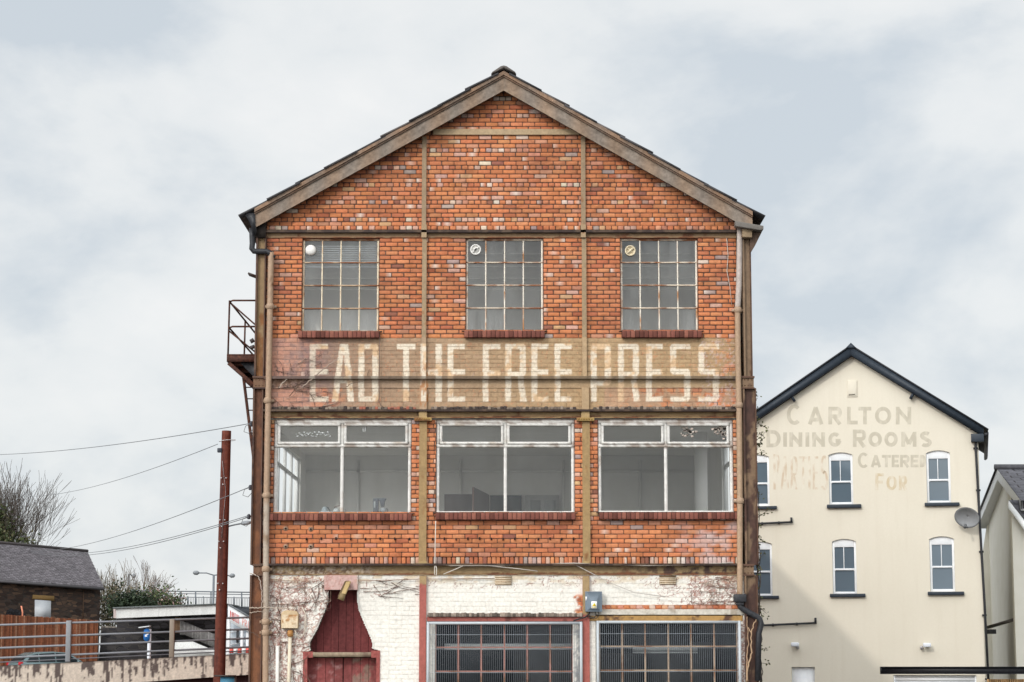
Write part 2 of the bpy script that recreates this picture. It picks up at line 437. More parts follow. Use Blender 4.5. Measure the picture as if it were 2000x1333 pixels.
LET = Canvas(530, 664, 1440, 795, 3)
T_, B_, LW = 672, 785, 11.5
def R_(x0, y0, x1, y1, v=1.0): LET.poly([(x0, y0), (x1, y0), (x1, y1), (x0, y1)], v)
def l_E(a, b, v=1.0):
    R_(a, T_, a + LW, B_, v); R_(a, T_, b, T_ + 10, v); R_(a, 722, b, 732, v); R_(a, B_ - 10, b, B_, v)
def l_F(a, b): R_(a, T_, a + LW, B_); R_(a, T_, b, T_ + 10); R_(a, 724, b, 734)
def l_P(a, b, r=False, v=1.0):
    R_(a, T_, a + LW, B_, v)
    LET.poly([(a, T_), (b - 4, T_), (b, T_ + 5), (b, T_ + 10), (a, T_ + 10)], v)
    R_(b - LW, T_ + 6, b, 728 if r else 748, v)
    yb = 736 if r else 754
    LET.poly([(a, yb - 10), (b, yb - 10), (b - 1, yb - 4), (b - 5, yb), (a, yb)], v)
    if r: LET.poly([(b - LW - 5, yb - 2), (b - 6, yb - 2), (b + 2, B_), (b - LW + 1, B_)], v)
def l_S(a, b):
    LET.poly([(a + 4, T_), (b, T_), (b, T_ + 10), (a + LW, T_ + 10), (a, T_ + 5)])
    R_(a, T_ + 5, a + LW, 727); LET.poly([(a, 721), (b - 4, 721), (b, 727), (b, 732), (a + 6, 732), (a, 727)])
    R_(b - LW, 726, b, B_ - 4); LET.poly([(a, B_ - 10), (b, B_ - 10), (b - 4, B_), (a, B_)])
l_P(553, 591, True, 0.10)
l_E(605, 641)
LET.poly([(664, T_), (680, T_), (692, B_), (679.5, B_), (671.5, 690), (660, B_), (648, B_)]); R_(657, 738, 686, 748)
R_(700, T_, 711.5, B_); LET.poly([(700, T_), (735, T_), (739, T_ + 5), (739, B_ - 5), (735, B_), (700, B_), (700, B_ - 10), (727, B_ - 10), (727, T_ + 10), (700, T_ + 10)])
R_(775, T_, 811, T_ + 11); R_(787, T_, 799, B_)
R_(821, T_, 833, B_); R_(851, T_, 863, B_); R_(821, 722, 863, 732)
l_E(874, 908); l_F(943, 977); l_P(987, 1027, True); l_E(1038, 1071); l_E(1083, 1116)
l_P(1154, 1193); l_P(1207, 1248, True); l_E(1262, 1294); l_S(1309, 1348); l_S(1364, 1404)
LET.blur(2)

rnd = random.Random(11)
SCR = Canvas(515, 1110, 1460, 1345, 3)      # marks left on white paint where creeper was pulled off
def scribble(n, x0, x1, y0, y1, wmin=0.8, wmax=1.9):
    for _ in range(n):
        x, y = rnd.uniform(x0, x1), rnd.uniform(y0, y1); a = rnd.uniform(0, 6.28); p = [(x, y)]
        for k in range(rnd.randint(2, 5)):
            a += rnd.uniform(-0.9, 0.9); l = rnd.uniform(1.5, 4); x += math.cos(a) * l; y += math.sin(a) * l; p.append((x, y))
        SCR.line(p, rnd.uniform(wmin, wmax), rnd.uniform(0.45, 1))
scribble(900, 520, 600, 1128, 1340); scribble(260, 590, 645, 1125, 1250); scribble(70, 640, 760, 1125, 1165, 0.6, 1.2)
scribble(330, 1350, 1442, 1124, 1186); scribble(90, 1280, 1370, 1124, 1186, 0.6, 1.3); scribble(160, 1443, 1456, 1210, 1340)
scribble(60, 1060, 1300, 1124, 1140, 0.5, 1.0); scribble(70, 820, 1140, 1138, 1146, 0.5, 1.0)
for _ in range(26):                          # leafy star-shaped clumps
    cx, cy = rnd.uniform(522, 600), rnd.uniform(1150, 1335)
    for k in range(7):
        a = rnd.uniform(0, 6.28); l = rnd.uniform(3, 7)
        SCR.line([(cx, cy), (cx + math.cos(a) * l, cy + math.sin(a) * l)], 1.4, 0.9)

BOTTLE = [(641, 1150), (641, 1176), (636, 1190), (629, 1206), (620, 1228), (610, 1246), (605.5, 1255), (604.5, 1264), (607, 1271), (592, 1273), (592, 1480),
          (741, 1480), (741, 1271), (727, 1267), (727.5, 1256), (724, 1246), (717, 1230), (709, 1212), (701, 1192), (698, 1176), (698, 1150)]
def in_poly(px, py, P):
    px = np.asarray(px); py = np.asarray(py); ins = np.zeros(px.shape, bool); n = len(P)
    for i in range(n):
        xa, ya = P[i]; xb, yb = P[(i + 1) % n]
        if ya == yb: continue
        ins ^= (py < max(ya, yb)) & (py >= min(ya, yb)) & (px < xa + (py - ya) * (xb - xa) / (yb - ya))
    return ins

def paint(px, py, base):
    """albedo of the front at photo-unit coordinates: bare colour + band, lettering, whitewash"""
    px = np.asarray(px, float); py = np.asarray(py, float); c = np.array(base, float)
    gx_, gy_ = px * .01, py * .01
    # ---- beige sign band
    m = (py > 660.5) & (py < 806) & (px > 500) & (px < 1452)
    if m.any():
        f = fbm(gx_, gy_, 9, 4, 3); f2 = fbm(gx_, gy_, 30, 3, 8)
        pale = np.where(m, (1 - sst(570, 700, px)) * (0.45 + 0.6 * f), 0)
        c = mixc(c, (0.47, 0.30, 0.25), np.clip(pale, 0, 0.62))
        cov = np.clip((px - 552 - 40 * (py > 758)) / 80 + (f - 0.5) * 2.4, 0, 0.98)
        cov = np.where(px > 1385, np.clip(cov - sst(0.42, 0.6, f) * sst(1385, 1425, px) * 0.75, 0, 1), cov)
        cov = np.where((py > 758) & (px > 1235), cov * (1 - 0.75 * sst(0.40, 0.62, f)), cov)
        cov = cov * (1 - 0.40 * sst(0.62, 0.74, f2))
        t = np.clip((px - 640) / 450, 0, 1)[:, None]
        bc = np.array([0.345, 0.235, 0.165]) * (1 - t) + np.array([0.42, 0.29, 0.165]) * t
        bc = bc * (0.82 + 0.36 * f)[:, None]
        bc = np.where((px > 1180)[:, None] & (py > 758)[:, None], bc * np.array([1.05, 0.98, 1.1]), bc)
        gv = (1 - sst(600, 690, px))[:, None]
        bc = bc * (1 - gv) + np.array([0.25, 0.165, 0.15]) * gv
        cov = np.where(m, cov, 0)
        c = c * (1 - cov[:, None]) + bc * cov[:, None]
        l = LET.get(px, py)
        wear = sst(0.50, 0.75, f2) * 0.55 + sst(0.5, 0.66, f) * 0.25
        lc = np.array([0.78, 0.69, 0.555]) * (0.88 + 0.25 * f2)[:, None]
        st_ = sst(0.54, 0.68, fbm(gx_, gy_, 4.5, 3, 21))
        lc = mixc(lc, (0.66, 0.40, 0.19), st_ * 0.7)
        la = np.where(m, l * (0.95 - wear * 0.65) * (0.35 + 0.65 * sst(575, 640, px)), 0)
        c = c * (1 - la[:, None]) + lc * la[:, None]
        rs = np.where(m & (np.abs(px - 828) < 8), sst(700, 725, py) * (1 - sst(790, 800, py)), 0)   # rust running down the post
        c = mixc(c, (0.38, 0.14, 0.03), rs * sst(0.40, 0.6, fbm(gx_ * 4, gy_ * .8, 8, 3, 4)) * 0.8)
        fl = np.where(m & (px > 1370), sst(0.58, 0.66, fbm(gx_, gy_, 26, 3, 14)), 0)
        c = mixc(c, (0.60, 0.47, 0.45), fl * 0.45)
    # ---- whitewashed ground floor
    w = (py > 1122) & (px > 516) & (px < 1458)
    w &= ~((px > 1154) & (py > 1181.5) & (py < 1191)) & ~((px > 1166.5) & (py > 1181.5) & (px < 1442))
    if w.any():
        f = fbm(gx_, gy_, 8, 4, 31); f2 = fbm(gx_, gy_, 28, 3, 33)
        cov = np.where(w, 0.985 - 0.5 * sst(0.64, 0.74, f2) * (1 - .85 * sst(640, 700, px) * (1 - sst(1300, 1360, px))), 0)
        pt = sst(1122, 1130, px + (fbm(gx_, gy_, 12, 3, 40) - .5) * 26) * sst(1158, 1166, py) * (px < 1141)
        cov = cov * (1 - pt)
        wc = np.array([0.80, 0.775, 0.71]) * (0.92 + 0.14 * f)[:, None]
        yl = sst(0.45, 0.62, fbm(gx_, gy_ * 3, 5, 3, 36)) * (1 - sst(1128, 1150, py)) * 0.55
        wc = mixc(wc, (0.60, 0.44, 0.24), yl)
        gr = sst(0.5, 0.68, fbm(gx_, gy_, 3.5, 4, 37)) * (1 - sst(560, 640, px)) * 0.35
        wc = mixc(wc, (0.50, 0.42, 0.36), gr)
        c = c * (1 - cov[:, None]) + wc * cov[:, None]
        s_ = np.where(w, SCR.get(px, py) * 0.85, 0)
        c = mixc(c, (0.25, 0.075, 0.055), s_)
        pk = np.where(w & (px > 633) & (px < 699) & (py < 1156), 0.85, 0)
        c = mixc(c, (0.50, 0.26, 0.23), pk * (0.75 + 0.3 * f2))
    # ---- lime bloom low on the right, dirt under the sills
    e = (py > 1015) & (py < 1103) & (px > 1300)
    if e.any():
        bl = np.where(e, sst(0.46, 0.62, fbm(gx_, gy_, 6, 4, 51)) * sst(1300, 1390, px) * 0.6, 0)
        c = mixc(c, (0.58, 0.48, 0.47), bl)
    return c

PAL = np.array([[.575, .210, .092], [.54, .190, .086], [.60, .238, .112], [.46, .152, .076], [.55, .25, .155], [.64, .50, .40], [.58, .345, .26], [.40, .295, .265], [.29, .118, .078], [.58, .34, .185]])
P_STR = np.array([.35, .27, .21, .07, .06, .006, .022, .008, .008, .012]); P_STR /= P_STR.sum()
P_HED = np.array([.18, .16, .12, .08, .14, .09, .15, .02, .03, .04]); P_HED /= P_HED.sum()
P_SOL = np.array([.14, .12, .10, .14, .12, .08, .14, .12, .06, .02]); P_SOL /= P_SOL.sum()
def pal(p): return PAL[RS.choice(len(PAL), p=p)] * RS.uniform(0.88, 1.12) * (1 + RS.uniform(-.04, .04, 3))

def lay_bricks(mb, xa, xb, rows, openings=(), sub=None, probs=(P_STR, P_HED, P_SOL), lim=None, hole=None, joint=0.0046, dirt=1.0, depth=0.0, ydep=0.022):
    """rows: list of (z0, z1, kind, phase)"""
    for z0, z1, kind, ph in rows:
        L_ = {'S': 0.2185, 'H': 0.1092, 'R': 0.0775}[kind]
        pr = {'S': probs[0], 'H': probs[1], 'R': probs[2]}[kind]
        a0, b0 = xa, xb
        if lim:
            l = lim(z1); a0, b0 = max(xa, l[0]), min(xb, l[1])
            if b0 - a0 < 0.05: continue
        zm = (z0 + z1) / 2; rj = RS.uniform(-.012, .012)
        iv = [(a0, b0)]
        for ox0, ox1, oz0, oz1 in openings:
            if oz0 < zm < oz1:
                nv = []
                for p, q in iv:
                    if ox1 <= p or ox0 >= q: nv.append((p, q)); continue
                    if ox0 > p: nv.append((p, ox0))
                    if ox1 < q: nv.append((ox1, q))
                iv = nv
        k0 = int(math.floor((a0 - xa) / L_)) - 1; k1 = int(math.ceil((b0 - xa) / L_)) + 1
        for k in range(k0, k1 + 1):
            s0 = xa + (k + ph) * L_ + rj + RS.uniform(-.003, .003); s1 = s0 + L_
            col = None
            for p, q in iv:
                u0, u1 = max(s0, p), min(s1, q)
                if u1 - u0 < 0.022: continue
                if col is None: col = pal(pr)
                e = RS.uniform(-.0024, .0024, 4)
                c0, c1 = u0 + joint + e[0], u1 - joint + e[1]; d0, d1 = z0 + joint + e[2], z1 - joint + e[3]
                st = sub or 0.08
                nx = max(1, int(math.ceil((c1 - c0) / st))); nz = max(1, int(math.ceil((d1 - d0) / (sub or 0.1))))
                xs = np.linspace(c0, c1, nx + 1); zs = np.linspace(d0, d1, nz + 1)
                if not sub:
                    ex = min(.014, (c1 - c0) * .25); xs = np.concatenate([[c0], np.linspace(c0 + ex, c1 - ex, max(2, nx)), [c1]]); zs = np.array([d0, d0 + .013, d1 - .013, d1]); nx, nz = len(xs) - 1, 3
                X, Z = np.meshgrid(xs, zs); X = X.ravel(); Z = Z.ravel()
                y = D - depth + RS.uniform(-.003, .003); tl = RS.uniform(-.012, .012); tz = RS.uniform(-.03, .03)
                Y = y + (X - c0) * tl + (Z - d0) * tz
                if sub:                                   # rounded, slightly worn arrises
                    ed = np.minimum(np.minimum(X - c0, c1 - X), np.minimum(Z - d0, d1 - Z))
                    Y = Y + np.where(ed < 0.004, 0.0015, 0)
                i, j = np.meshgrid(np.arange(nx), np.arange(nz)); b = (j * (nx + 1) + i).ravel()
                q4 = np.stack([b, b + 1, b + nx + 2, b + nx + 1], 1)
                if hole is not None:
                    cx = X[q4].mean(1); cz = Z[q4].mean(1); q4 = q4[~hole(cx, cz)]
                    if not len(q4): continue
                px, py = to_px(X, D, Z)
                g = fbm(px * .01, py * .01, 2.6, 3, 60) * 0.5 + fbm(px * .01, py * .01, 14, 3, 61) * 0.5
                base = col[None, :] * (1 - dirt * 0.34 * sst(0.48, 0.74, g))[:, None]
                base = base * (0.93 + 0.14 * vn(px, py, 0.35, 5))[:, None]
                ed2 = np.minimum(np.minimum(X - c0, c1 - X), np.minimum(Z - d0, d1 - Z))
                if not sub:
                    base = base * np.where(ed2 < .004, .82, 1.0)[:, None]  # brick edges and corners darkened in colour for a rounded, shaded look
                    cr = (np.minimum(X - c0, c1 - X) < .004) & (np.minimum(Z - d0, d1 - Z) < .004); base = base * np.where(cr, .6, 1.0)[:, None]; Y = Y + np.where(cr, .010, np.where(ed2 < .004, .004, 0))
                if not sub and RS.rand() < .085:          # splashes of lime and old paint on single bricks
                    xx = RS.uniform(c0, c1); wv = RS.uniform(.012, .05); base = mixc(base, (0.70, 0.60, 0.52), np.where(np.abs(X - xx) < wv, RS.uniform(.35, .85), 0))
                if not sub:
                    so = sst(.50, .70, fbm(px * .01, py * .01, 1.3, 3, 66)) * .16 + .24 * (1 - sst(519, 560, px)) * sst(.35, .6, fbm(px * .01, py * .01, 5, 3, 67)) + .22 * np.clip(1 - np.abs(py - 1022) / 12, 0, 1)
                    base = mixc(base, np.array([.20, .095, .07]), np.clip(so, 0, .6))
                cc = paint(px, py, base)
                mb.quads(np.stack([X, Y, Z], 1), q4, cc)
                if hole is None:
                    yb = D - depth + ydep
                    v = [(c0, y, d0), (c1, y, d0), (c1, y, d1), (c0, y, d1), (c0, yb, d0), (c1, yb, d0), (c1, yb, d1), (c0, yb, d1)]
                    pc = cc.mean(0) * 0.9
                    mb.quads(v, [[0, 4, 5, 1], [1, 5, 6, 2], [2, 6, 7, 3], [3, 7, 4, 0]], pc)

def mortar(mb, xa, xb, za, zb, openings=(), step=0.1, col=(0.125, 0.084, 0.067), lim=None, hole=None, y=D + 0.009, keep=0.80):
    xs = sorted(set([xa, xb] + [v for o in openings for v in o[:2] if xa < v < xb]))
    zs = sorted(set([za, zb] + [v for o in openings for v in o[2:] if za < v < zb]))
    def cf(x, z):
        px, py = to_px(x, D, z)
        b = np.asarray(col)[None, :] * (0.7 + 0.6 * fbm(px * .01, py * .01, 20, 3, 70))[:, None]
        return paint(px, py, b) * keep + b * (1 - keep)
    for a, b in zip(xs[:-1], xs[1:]):
        for c, d in zip(zs[:-1], zs[1:]):
            mx, mz = (a + b) / 2, (c + d) / 2
            if any(o[0] < mx < o[1] and o[2] < mz < o[3] for o in openings): continue
            mb.grid(a, b, c, d, y, step, cf, hole)

XL, XR = fx(519, 600), fx(1440, 600)
XC0, XC1 = fx(497, 600) - 0.0, fx(1467, 600)          # outer steel edges
APX = fx(984, 176, D)
bldg = thing('brick_building', ((XL + XR) / 2, D, 0), 'tall red brick building with rusty steel frame and READ THE FREE PRESS on its front', 'building')
Z = {}
for k, v in dict(b1t=451, b1b=465, sill1=648, band=661, b2t=738, b2b=757, b3t=803, b3b=815, w2t=820, w2b=1003, sill2=1017, sol=1088, b4t=1102, b4b=1122, gf=1123).items(): Z[k] = fz(v)

def rowset(z0, z1, seq, phs=None, h=0.0772):
    n = max(1, round((z1 - z0) / h)); hh = (z1 - z0) / n; out = []
    for i in range(n):
        kd = seq(i)
        out.append((z0 + i * hh, z0 + (i + 1) * hh, kd, (0.5 if i % 2 else 0.0) if kd == 'S' else 0.25))
    return out

# openings (photo units -> metres)
def opn(x0, x1, y0, y1): return (fx(x0, (y0 + y1) / 2), fx(x1, (y0 + y1) / 2), fz(y1), fz(y0))
TOPW = [opn(590, 740, 466, 649), opn(910, 1061, 466, 648), opn(1212, 1363, 466, 648)]
BIGW = [opn(535, 803, 819.5, 1004), opn(852, 1122, 819.5, 1003), opn(1168, 1432, 819.5, 1002)]
GW = [opn(835, 1137, 1206, 1500), opn(1164, 1447, 1203, 1500)]

# rake under the bargeboards
def rake(py_off=0):
    a0, a1 = at(497, 443, D), at(983.5, 176, D); b0, b1 = at(984.5, 176, D), at(1433, 431, D)
    def lim(z):
        tl = (z - a0.z) / (a1.z - a0.z); tr = (z - b1.z) / (b0.z - b1.z)
        return a0.x + (a1.x - a0.x) * tl - 0.10, b1.x + (b0.x - b1.x) * tr + 0.10
    return lim
LIM = rake()
wall = MB()
# gable
rows = rowset(fz(442), fz(172), lambda i: 'H' if i % 4 == 1 else 'S')
lay_bricks(wall, XL, XR, rows, lim=LIM, joint=.0056)
gl_ = [(LIM(fz(442))[0] + .06, D + .009, fz(442)), (LIM(fz(442))[1] - .06, D + .009, fz(442)), (APX, D + .009, fz(170))]
wall.poly(gl_, (0.125, 0.084, 0.067))
# oversailing course above the top beam
lay_bricks(wall, XL, XR, [(fz(450.5), fz(442), 'H', 0.3)], depth=0.05, ydep=0.06)
wall.box(XL, XR, D - 0.03, D + 0.03, fz(450.5) + .002, fz(442) - .002, (0.09, 0.06, 0.05))
# second storey
rows = rowset(Z['band'], Z['b1b'], lambda i: 'S')
lay_bricks(wall, XL, XR, rows, TOPW, joint=.0062)
mortar(wall, XL, XR, Z['band'], Z['b1t'] + .05, TOPW)
# sign band above and below the beam
zs_ = Z['b2t'] + 0.105
lay_bricks(wall, XL, XR, rowset(zs_, Z['band'], lambda i: 'S'), sub=0.0165)
lay_bricks(wall, XL, XR, [(Z['b2t'], zs_, 'R', 0.1)], sub=0.0165)
mortar(wall, XL, XR, Z['b2t'], Z['band'], step=0.03, y=D + .0045, keep=0.95)
zl_ = fz(795)
lay_bricks(wall, XL, XR, rowset(zl_, Z['b2b'], lambda i: 'S'), sub=0.0165)
mortar(wall, XL, XR, Z['b3t'], Z['b2b'], step=0.03, y=D + .0045, keep=0.95)
# window storey
lay_bricks(wall, XL, XR, rowset(Z['sill2'], Z['w2t'], lambda i: 'S' if i % 2 else 'H'), BIGW)
mortar(wall, XL, XR, Z['sol'] - .12, Z['w2t'], BIGW)
PL = P_STR.copy(); PL[7] += .02
lay_bricks(wall, XL, XR, rowset(Z['sol'], Z['sill2'], lambda i: 'S'), dirt=0.8)
lay_bricks(wall, XL, XR, [(Z['b4t'], Z['sol'], 'R', 0.0)])
mortar(wall, XL, XR, Z['b4t'] - .02, Z['sol'])
# rows of cut-off fixings
for x0, x1, n in ((570, 800, 9), (845, 1120, 13)):
    for i in range(n):
        p = at(x0 + (x1 - x0) * i / (n - 1), 1052 + rnd.uniform(-1, 1), D)
        wall.box(p.x - .012, p.x + .012, D - .03, D + .005, p.z - .03, p.z + .012, (0.03, 0.02, 0.018))
for px_, py_ in ((558, 1033), (607, 1034), (558, 1068), (607, 1068)):
    p = at(px_, py_, D)
    wall.lathe((p.x, D - .004, p.z), [(0.045, 0.0), (0.045, 0.006)], 10, 'y', (0.34, 0.22, 0.15)); wall.lathe((p.x, D - .03, p.z), [(0.016, 0), (0.016, .03)], 8, 'y', (0.03, .02, .02))
# whitewashed ground floor
def hole(x, z):
    px, py = to_px(x, D, z); return in_poly(px, py, BOTTLE)
G1 = [(fx(818, 1250), fx(833, 1250), -1, fz(1124))]
zt = Z['gf']
gops = GW + [opn(835, 1137, 1199, 1300), opn(1164, 1447, 1190.5, 1300)]
xd = fx(760, 1250)
lay_bricks(wall, XL, xd, rowset(0.0, zt, lambda i: 'S'), gops, sub=0.0165, hole=hole, joint=0.0035)
lay_bricks(wall, xd, XR + .1, rowset(0.0, zt, lambda i: 'H' if i == round(zt / .0772) - 8 else 'S'), gops, sub=0.0165, joint=0.0030)
mortar(wall, XL, xd, 0, zt, step=0.02, hole=hole, y=D + .0042, keep=0.92)
mortar(wall, xd, XR + .1, 0, zt, gops, step=0.04, y=D + .0042, keep=0.92)
# reveals of the openings
def reveal(o, c, dep=0.22):
    x0, x1, z0, z1 = o; y0 = D + .002
    wall.quad((x0, y0, z0), (x0, y0 + dep, z0), (x0, y0 + dep, z1), (x0, y0, z1), c); wall.quad((x1, y0, z0), (x1, y0, z1), (x1, y0 + dep, z1), (x1, y0 + dep, z0), c)
    wall.quad((x0, y0, z1), (x0, y0 + dep, z1), (x1, y0 + dep, z1), (x1, y0, z1), c); wall.quad((x0, y0, z0), (x1, y0, z0), (x1, y0 + dep, z0), (x0, y0 + dep, z0), c)
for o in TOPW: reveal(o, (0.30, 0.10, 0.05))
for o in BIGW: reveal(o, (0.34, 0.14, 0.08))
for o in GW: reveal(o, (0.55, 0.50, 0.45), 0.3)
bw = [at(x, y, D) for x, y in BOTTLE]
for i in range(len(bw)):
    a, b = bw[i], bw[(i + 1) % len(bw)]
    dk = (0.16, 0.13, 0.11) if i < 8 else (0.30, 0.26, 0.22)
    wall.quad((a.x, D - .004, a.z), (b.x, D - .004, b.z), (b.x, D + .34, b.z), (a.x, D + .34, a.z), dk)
# plastered rim that trues up the edge of the bottle-shaped opening
BC = Vector((fx(668, 1230), 0, 0)); rim = [Vector((p.x, D - .0062, p.z)) for p in bw]; nb = len(rim); outp = []
for i in range(nb):
    d = (rim[(i + 1) % nb] - rim[i - 1]).normalized(); nrm = Vector((d.z, 0, -d.x)); 
    if nrm.x * (rim[i].x - BC.x) < 0: nrm = -nrm
    outp.append(rim[i] + Vector((nrm.x, 0, nrm.z)) * .03)
for i in range(nb - 1):
    if i in (8, 9, 10, 11): continue
    K = 6; v = []
    for j in range(K + 1): v += [rim[i].lerp(rim[i + 1], j / K), outp[i].lerp(outp[i + 1], j / K)]
    V_ = np.array([tuple(q) for q in v]); px_a, py_a = to_px(V_[:, 0], D, V_[:, 2]); wall.quads(V_, [[2 * j, 2 * j + 2, 2 * j + 3, 2 * j + 1] for j in range(K)], paint(px_a, py_a, np.full((len(V_), 3), .3)) * (.9 if i > 11 else .72))
w_ob = wall.build('brick_front', M_ATTR, bldg)
w_ob['label'] = 'orange brick front with faded beige sign band, cream letters and whitewashed ground floor'

# side and back walls (brick courses from a node pattern), with a window opening on the left return
def brick_nodes():
    m, N, L, b = _base('side_brick', 0.9, 0.2)
    tc = N.new('ShaderNodeTexCoord'); sp = N.new('ShaderNodeSeparateXYZ'); L.new(tc.outputs['Object'], sp.inputs[0])
    ad = N.new('ShaderNodeMath'); L.new(sp.outputs[0], ad.inputs[0]); L.new(sp.outputs[1], ad.inputs[1])
    cb = N.new('ShaderNodeCombineXYZ'); L.new(ad.outputs[0], cb.inputs[0]); L.new(sp.outputs[2], cb.inputs[1])
    t = N.new('ShaderNodeTexBrick'); t.inputs['Scale'].default_value = 1; t.inputs['Brick Width'].default_value = .22; t.inputs['Row Height'].default_value = .077
    t.inputs['Mortar Size'].default_value = .006; t.inputs['Color1'].default_value = (.48, .14, .05, 1); t.inputs['Color2'].default_value = (.34, .09, .04, 1); t.inputs['Mortar'].default_value = (.11, .08, .07, 1)
    L.new(cb.outputs[0], t.inputs['Vector']); L.new(t.outputs['Color'], b.inputs['Base Color'])
    return m
M_SIDEBRICK = brick_nodes()
EAVE_L, EAVE_R = at(480, 420, D - .2), at(1474, 424, D - .2)
XSL, XSR = XC0 + .06, XC1 - .06
YB = D + 31.0
side = MB()
def ywall(mb, x, y0, y1, z0, z1, holes=()):
    ys = sorted(set([y0, y1] + [v for h in holes for v in h[:2]])); zs = sorted(set([z0, z1] + [v for h in holes for v in h[2:]]))
    for a, b in zip(ys[:-1], ys[1:]):
        for c, d in zip(zs[:-1], zs[1:]):
            if any(h[0] < (a + b) / 2 < h[1] and h[2] < (c + d) / 2 < h[3] for h in holes): continue
            mb.quad((x, a, c), (x, b, c), (x, b, d), (x, a, d))
LW2 = (D + .75, D + 6.9, fz(1000), fz(828))
FILL3 = (D + .8, D + 5.4, fz(648), fz(480))  # upper openings on both sides, added to brighten the top room
R_FILL2 = (D + .6, D + 3.9, fz(1000), fz(828))  # right opening added out of view to bring light into the middle room
zev = fz(445)
ywall(side, XSL, D + .02, YB, 0, zev, [LW2, FILL3]); ywall(side, XSR, D + .02, YB, 0, zev, [R_FILL2, FILL3])
side.poly([(XSL, YB, 0), (XSL, YB, zev), (APX, YB, fz(176)), (XSR, YB, zev), (XSR, YB, 0)])
side.build('side_wall', M_SIDEBRICK, bldg)

# rooms behind the windows
def room(nm, z0, z1, dep, mat, holes=(), dz=0.0):
    m = MB(); x0, x1 = XSL + .12, XSR - .12; y0, y1 = D + .25, D + dep
    m.quad((x0, y0, z0), (x1, y0, z0), (x1, y1, z0), (x0, y1, z0)); m.quad((x0, y0, z1), (x0, y1, z1), (x1, y1, z1), (x1, y0, z1))
    m.quad((x0, y1, z0), (x1, y1, z0), (x1, y1, z1), (x0, y1, z1)); ywall(m, x0, y0, y1, z0, z1, holes); ywall(m, x1, y0, y1, z0, z1, [R_FILL2 if h is LW2 else h for h in holes])
    return m
rm3 = room('r3', fz(757), fz(451), 6.0, M_ROOM, [FILL3])
rm2 = room('r2', fz(1112), fz(811), 8.0, M_ROOM, [LW2])
for hL, hR, m in ((LW2, R_FILL2, rm2), (FILL3, FILL3, rm3)):
    for xa_, xb_, h in ((XSL, XSL + .12, hL), (XSR, XSR - .12, hR)):
        for yy in (h[0], h[1]): m.quad((xa_, yy, h[2]), (xb_, yy, h[2]), (xb_, yy, h[3]), (xa_, yy, h[3]))
        for zz in (h[2], h[3]): m.quad((xa_, h[0], zz), (xb_, h[0], zz), (xb_, h[1], zz), (xa_, h[1], zz))
# ceiling beams, picture rail, roller shutter housing
for i in range(4): rm3.box(XSL + .2, XSR - .2, D + 1.0 + i * 1.3, D + 1.12 + i * 1.3, fz(451) - .22, fz(451) - .004)
rm2.box(XSL + .15, XSR - .15, D + 7.95, D + 7.996, at(1000, 921, D + 8).z - .03, at(1000, 921, D + 8).z + .03)
for xx in (700, 900, 1100, 1250): p = at(xx, 900, D + 8); rm2.box(p.x - .03, p.x + .03, D + 7.95, D + 7.994, fz(1112), fz(811) - .1)
rm2.box(fx(1398, 900) - .1, fx(1398, 900) + .12, D + 3.0, D + 3.3, fz(1112), fz(811))
rm3.build('upper_room', M_ROOM, bldg); rm2.build('middle_room', M_ROOM, bldg)
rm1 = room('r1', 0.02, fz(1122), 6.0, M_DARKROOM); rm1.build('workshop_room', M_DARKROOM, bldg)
# glazing bars of side openings: middle left one seen, others added for room light
for h, ny, nz, x, lr in ((LW2, 5, 2, XSL + .05, 'left'), (FILL3, 3, 3, XSL + .05, 'left'), (R_FILL2, 3, 2, XSR - .05, 'right'), (FILL3, 3, 3, XSR - .05, 'right')):
    m = MB((0.72, 0.72, 0.70))
    for i in range(ny + 1):
        y = h[0] + (h[1] - h[0]) * i / ny; m.box(x - .03, x + .03, y - .035, y + .035, h[2], h[3])
    for i in range(nz + 1):
        z = h[2] + (h[3] - h[2]) * (i / nz if nz != 2 else (0, .72, 1)[i]); m.box(x - .024, x + .024, h[0], h[1], z - .03, z + .03)
    m.build('window', M_FIXED, bldg)['label'] = 'white framed window in the ' + lr + ' side wall, among openings mostly added for room light'

# ------------------------------------------------------------------ steel frame
BEIGE, RUST = (0.36, 0.24, 0.115), (0.15, 0.055, 0.022)
def steel_cf(paintc, rust, amt, seed, sx=1, sz=1, painted=True, extra=None):
    def cf(x, z):
        px, py = to_px(x, D, z)
        am = amt(px, py) if callable(amt) else amt
        c = rusty(px, py, paintc, rust, am, seed, sx, sz)
        if painted: c = paint(px, py, c)
        if extra: c = extra(px, py, c)
        return c
    return cf
def front_box(mb, x0, x1, z0, z1, y, dep, cf, step=0.02):
    mb.grid(x0, x1, z0, z1, y, step, cf)
    c = cf(np.array([(x0 + x1) / 2]), np.array([(z0 + z1) / 2]))[0]
    yb = y + dep
    v = [(x0, y, z0), (x1, y, z0), (x1, y, z1), (x0, y, z1), (x0, yb, z0), (x1, yb, z0), (x1, yb, z1), (x0, yb, z1)]
    mb.quads(v, [[0, 4, 5, 1], [1, 5, 6, 2], [2, 6, 7, 3], [3, 7, 4, 0]], c)
def rivets(mb, pts, y, r=0.012, c=(0.12, 0.06, 0.03)):
    for x, z in pts: mb.lathe((x, y - .010, z), [(r * .5, 0), (r, .006), (r, .012)], 7, 'y', c)

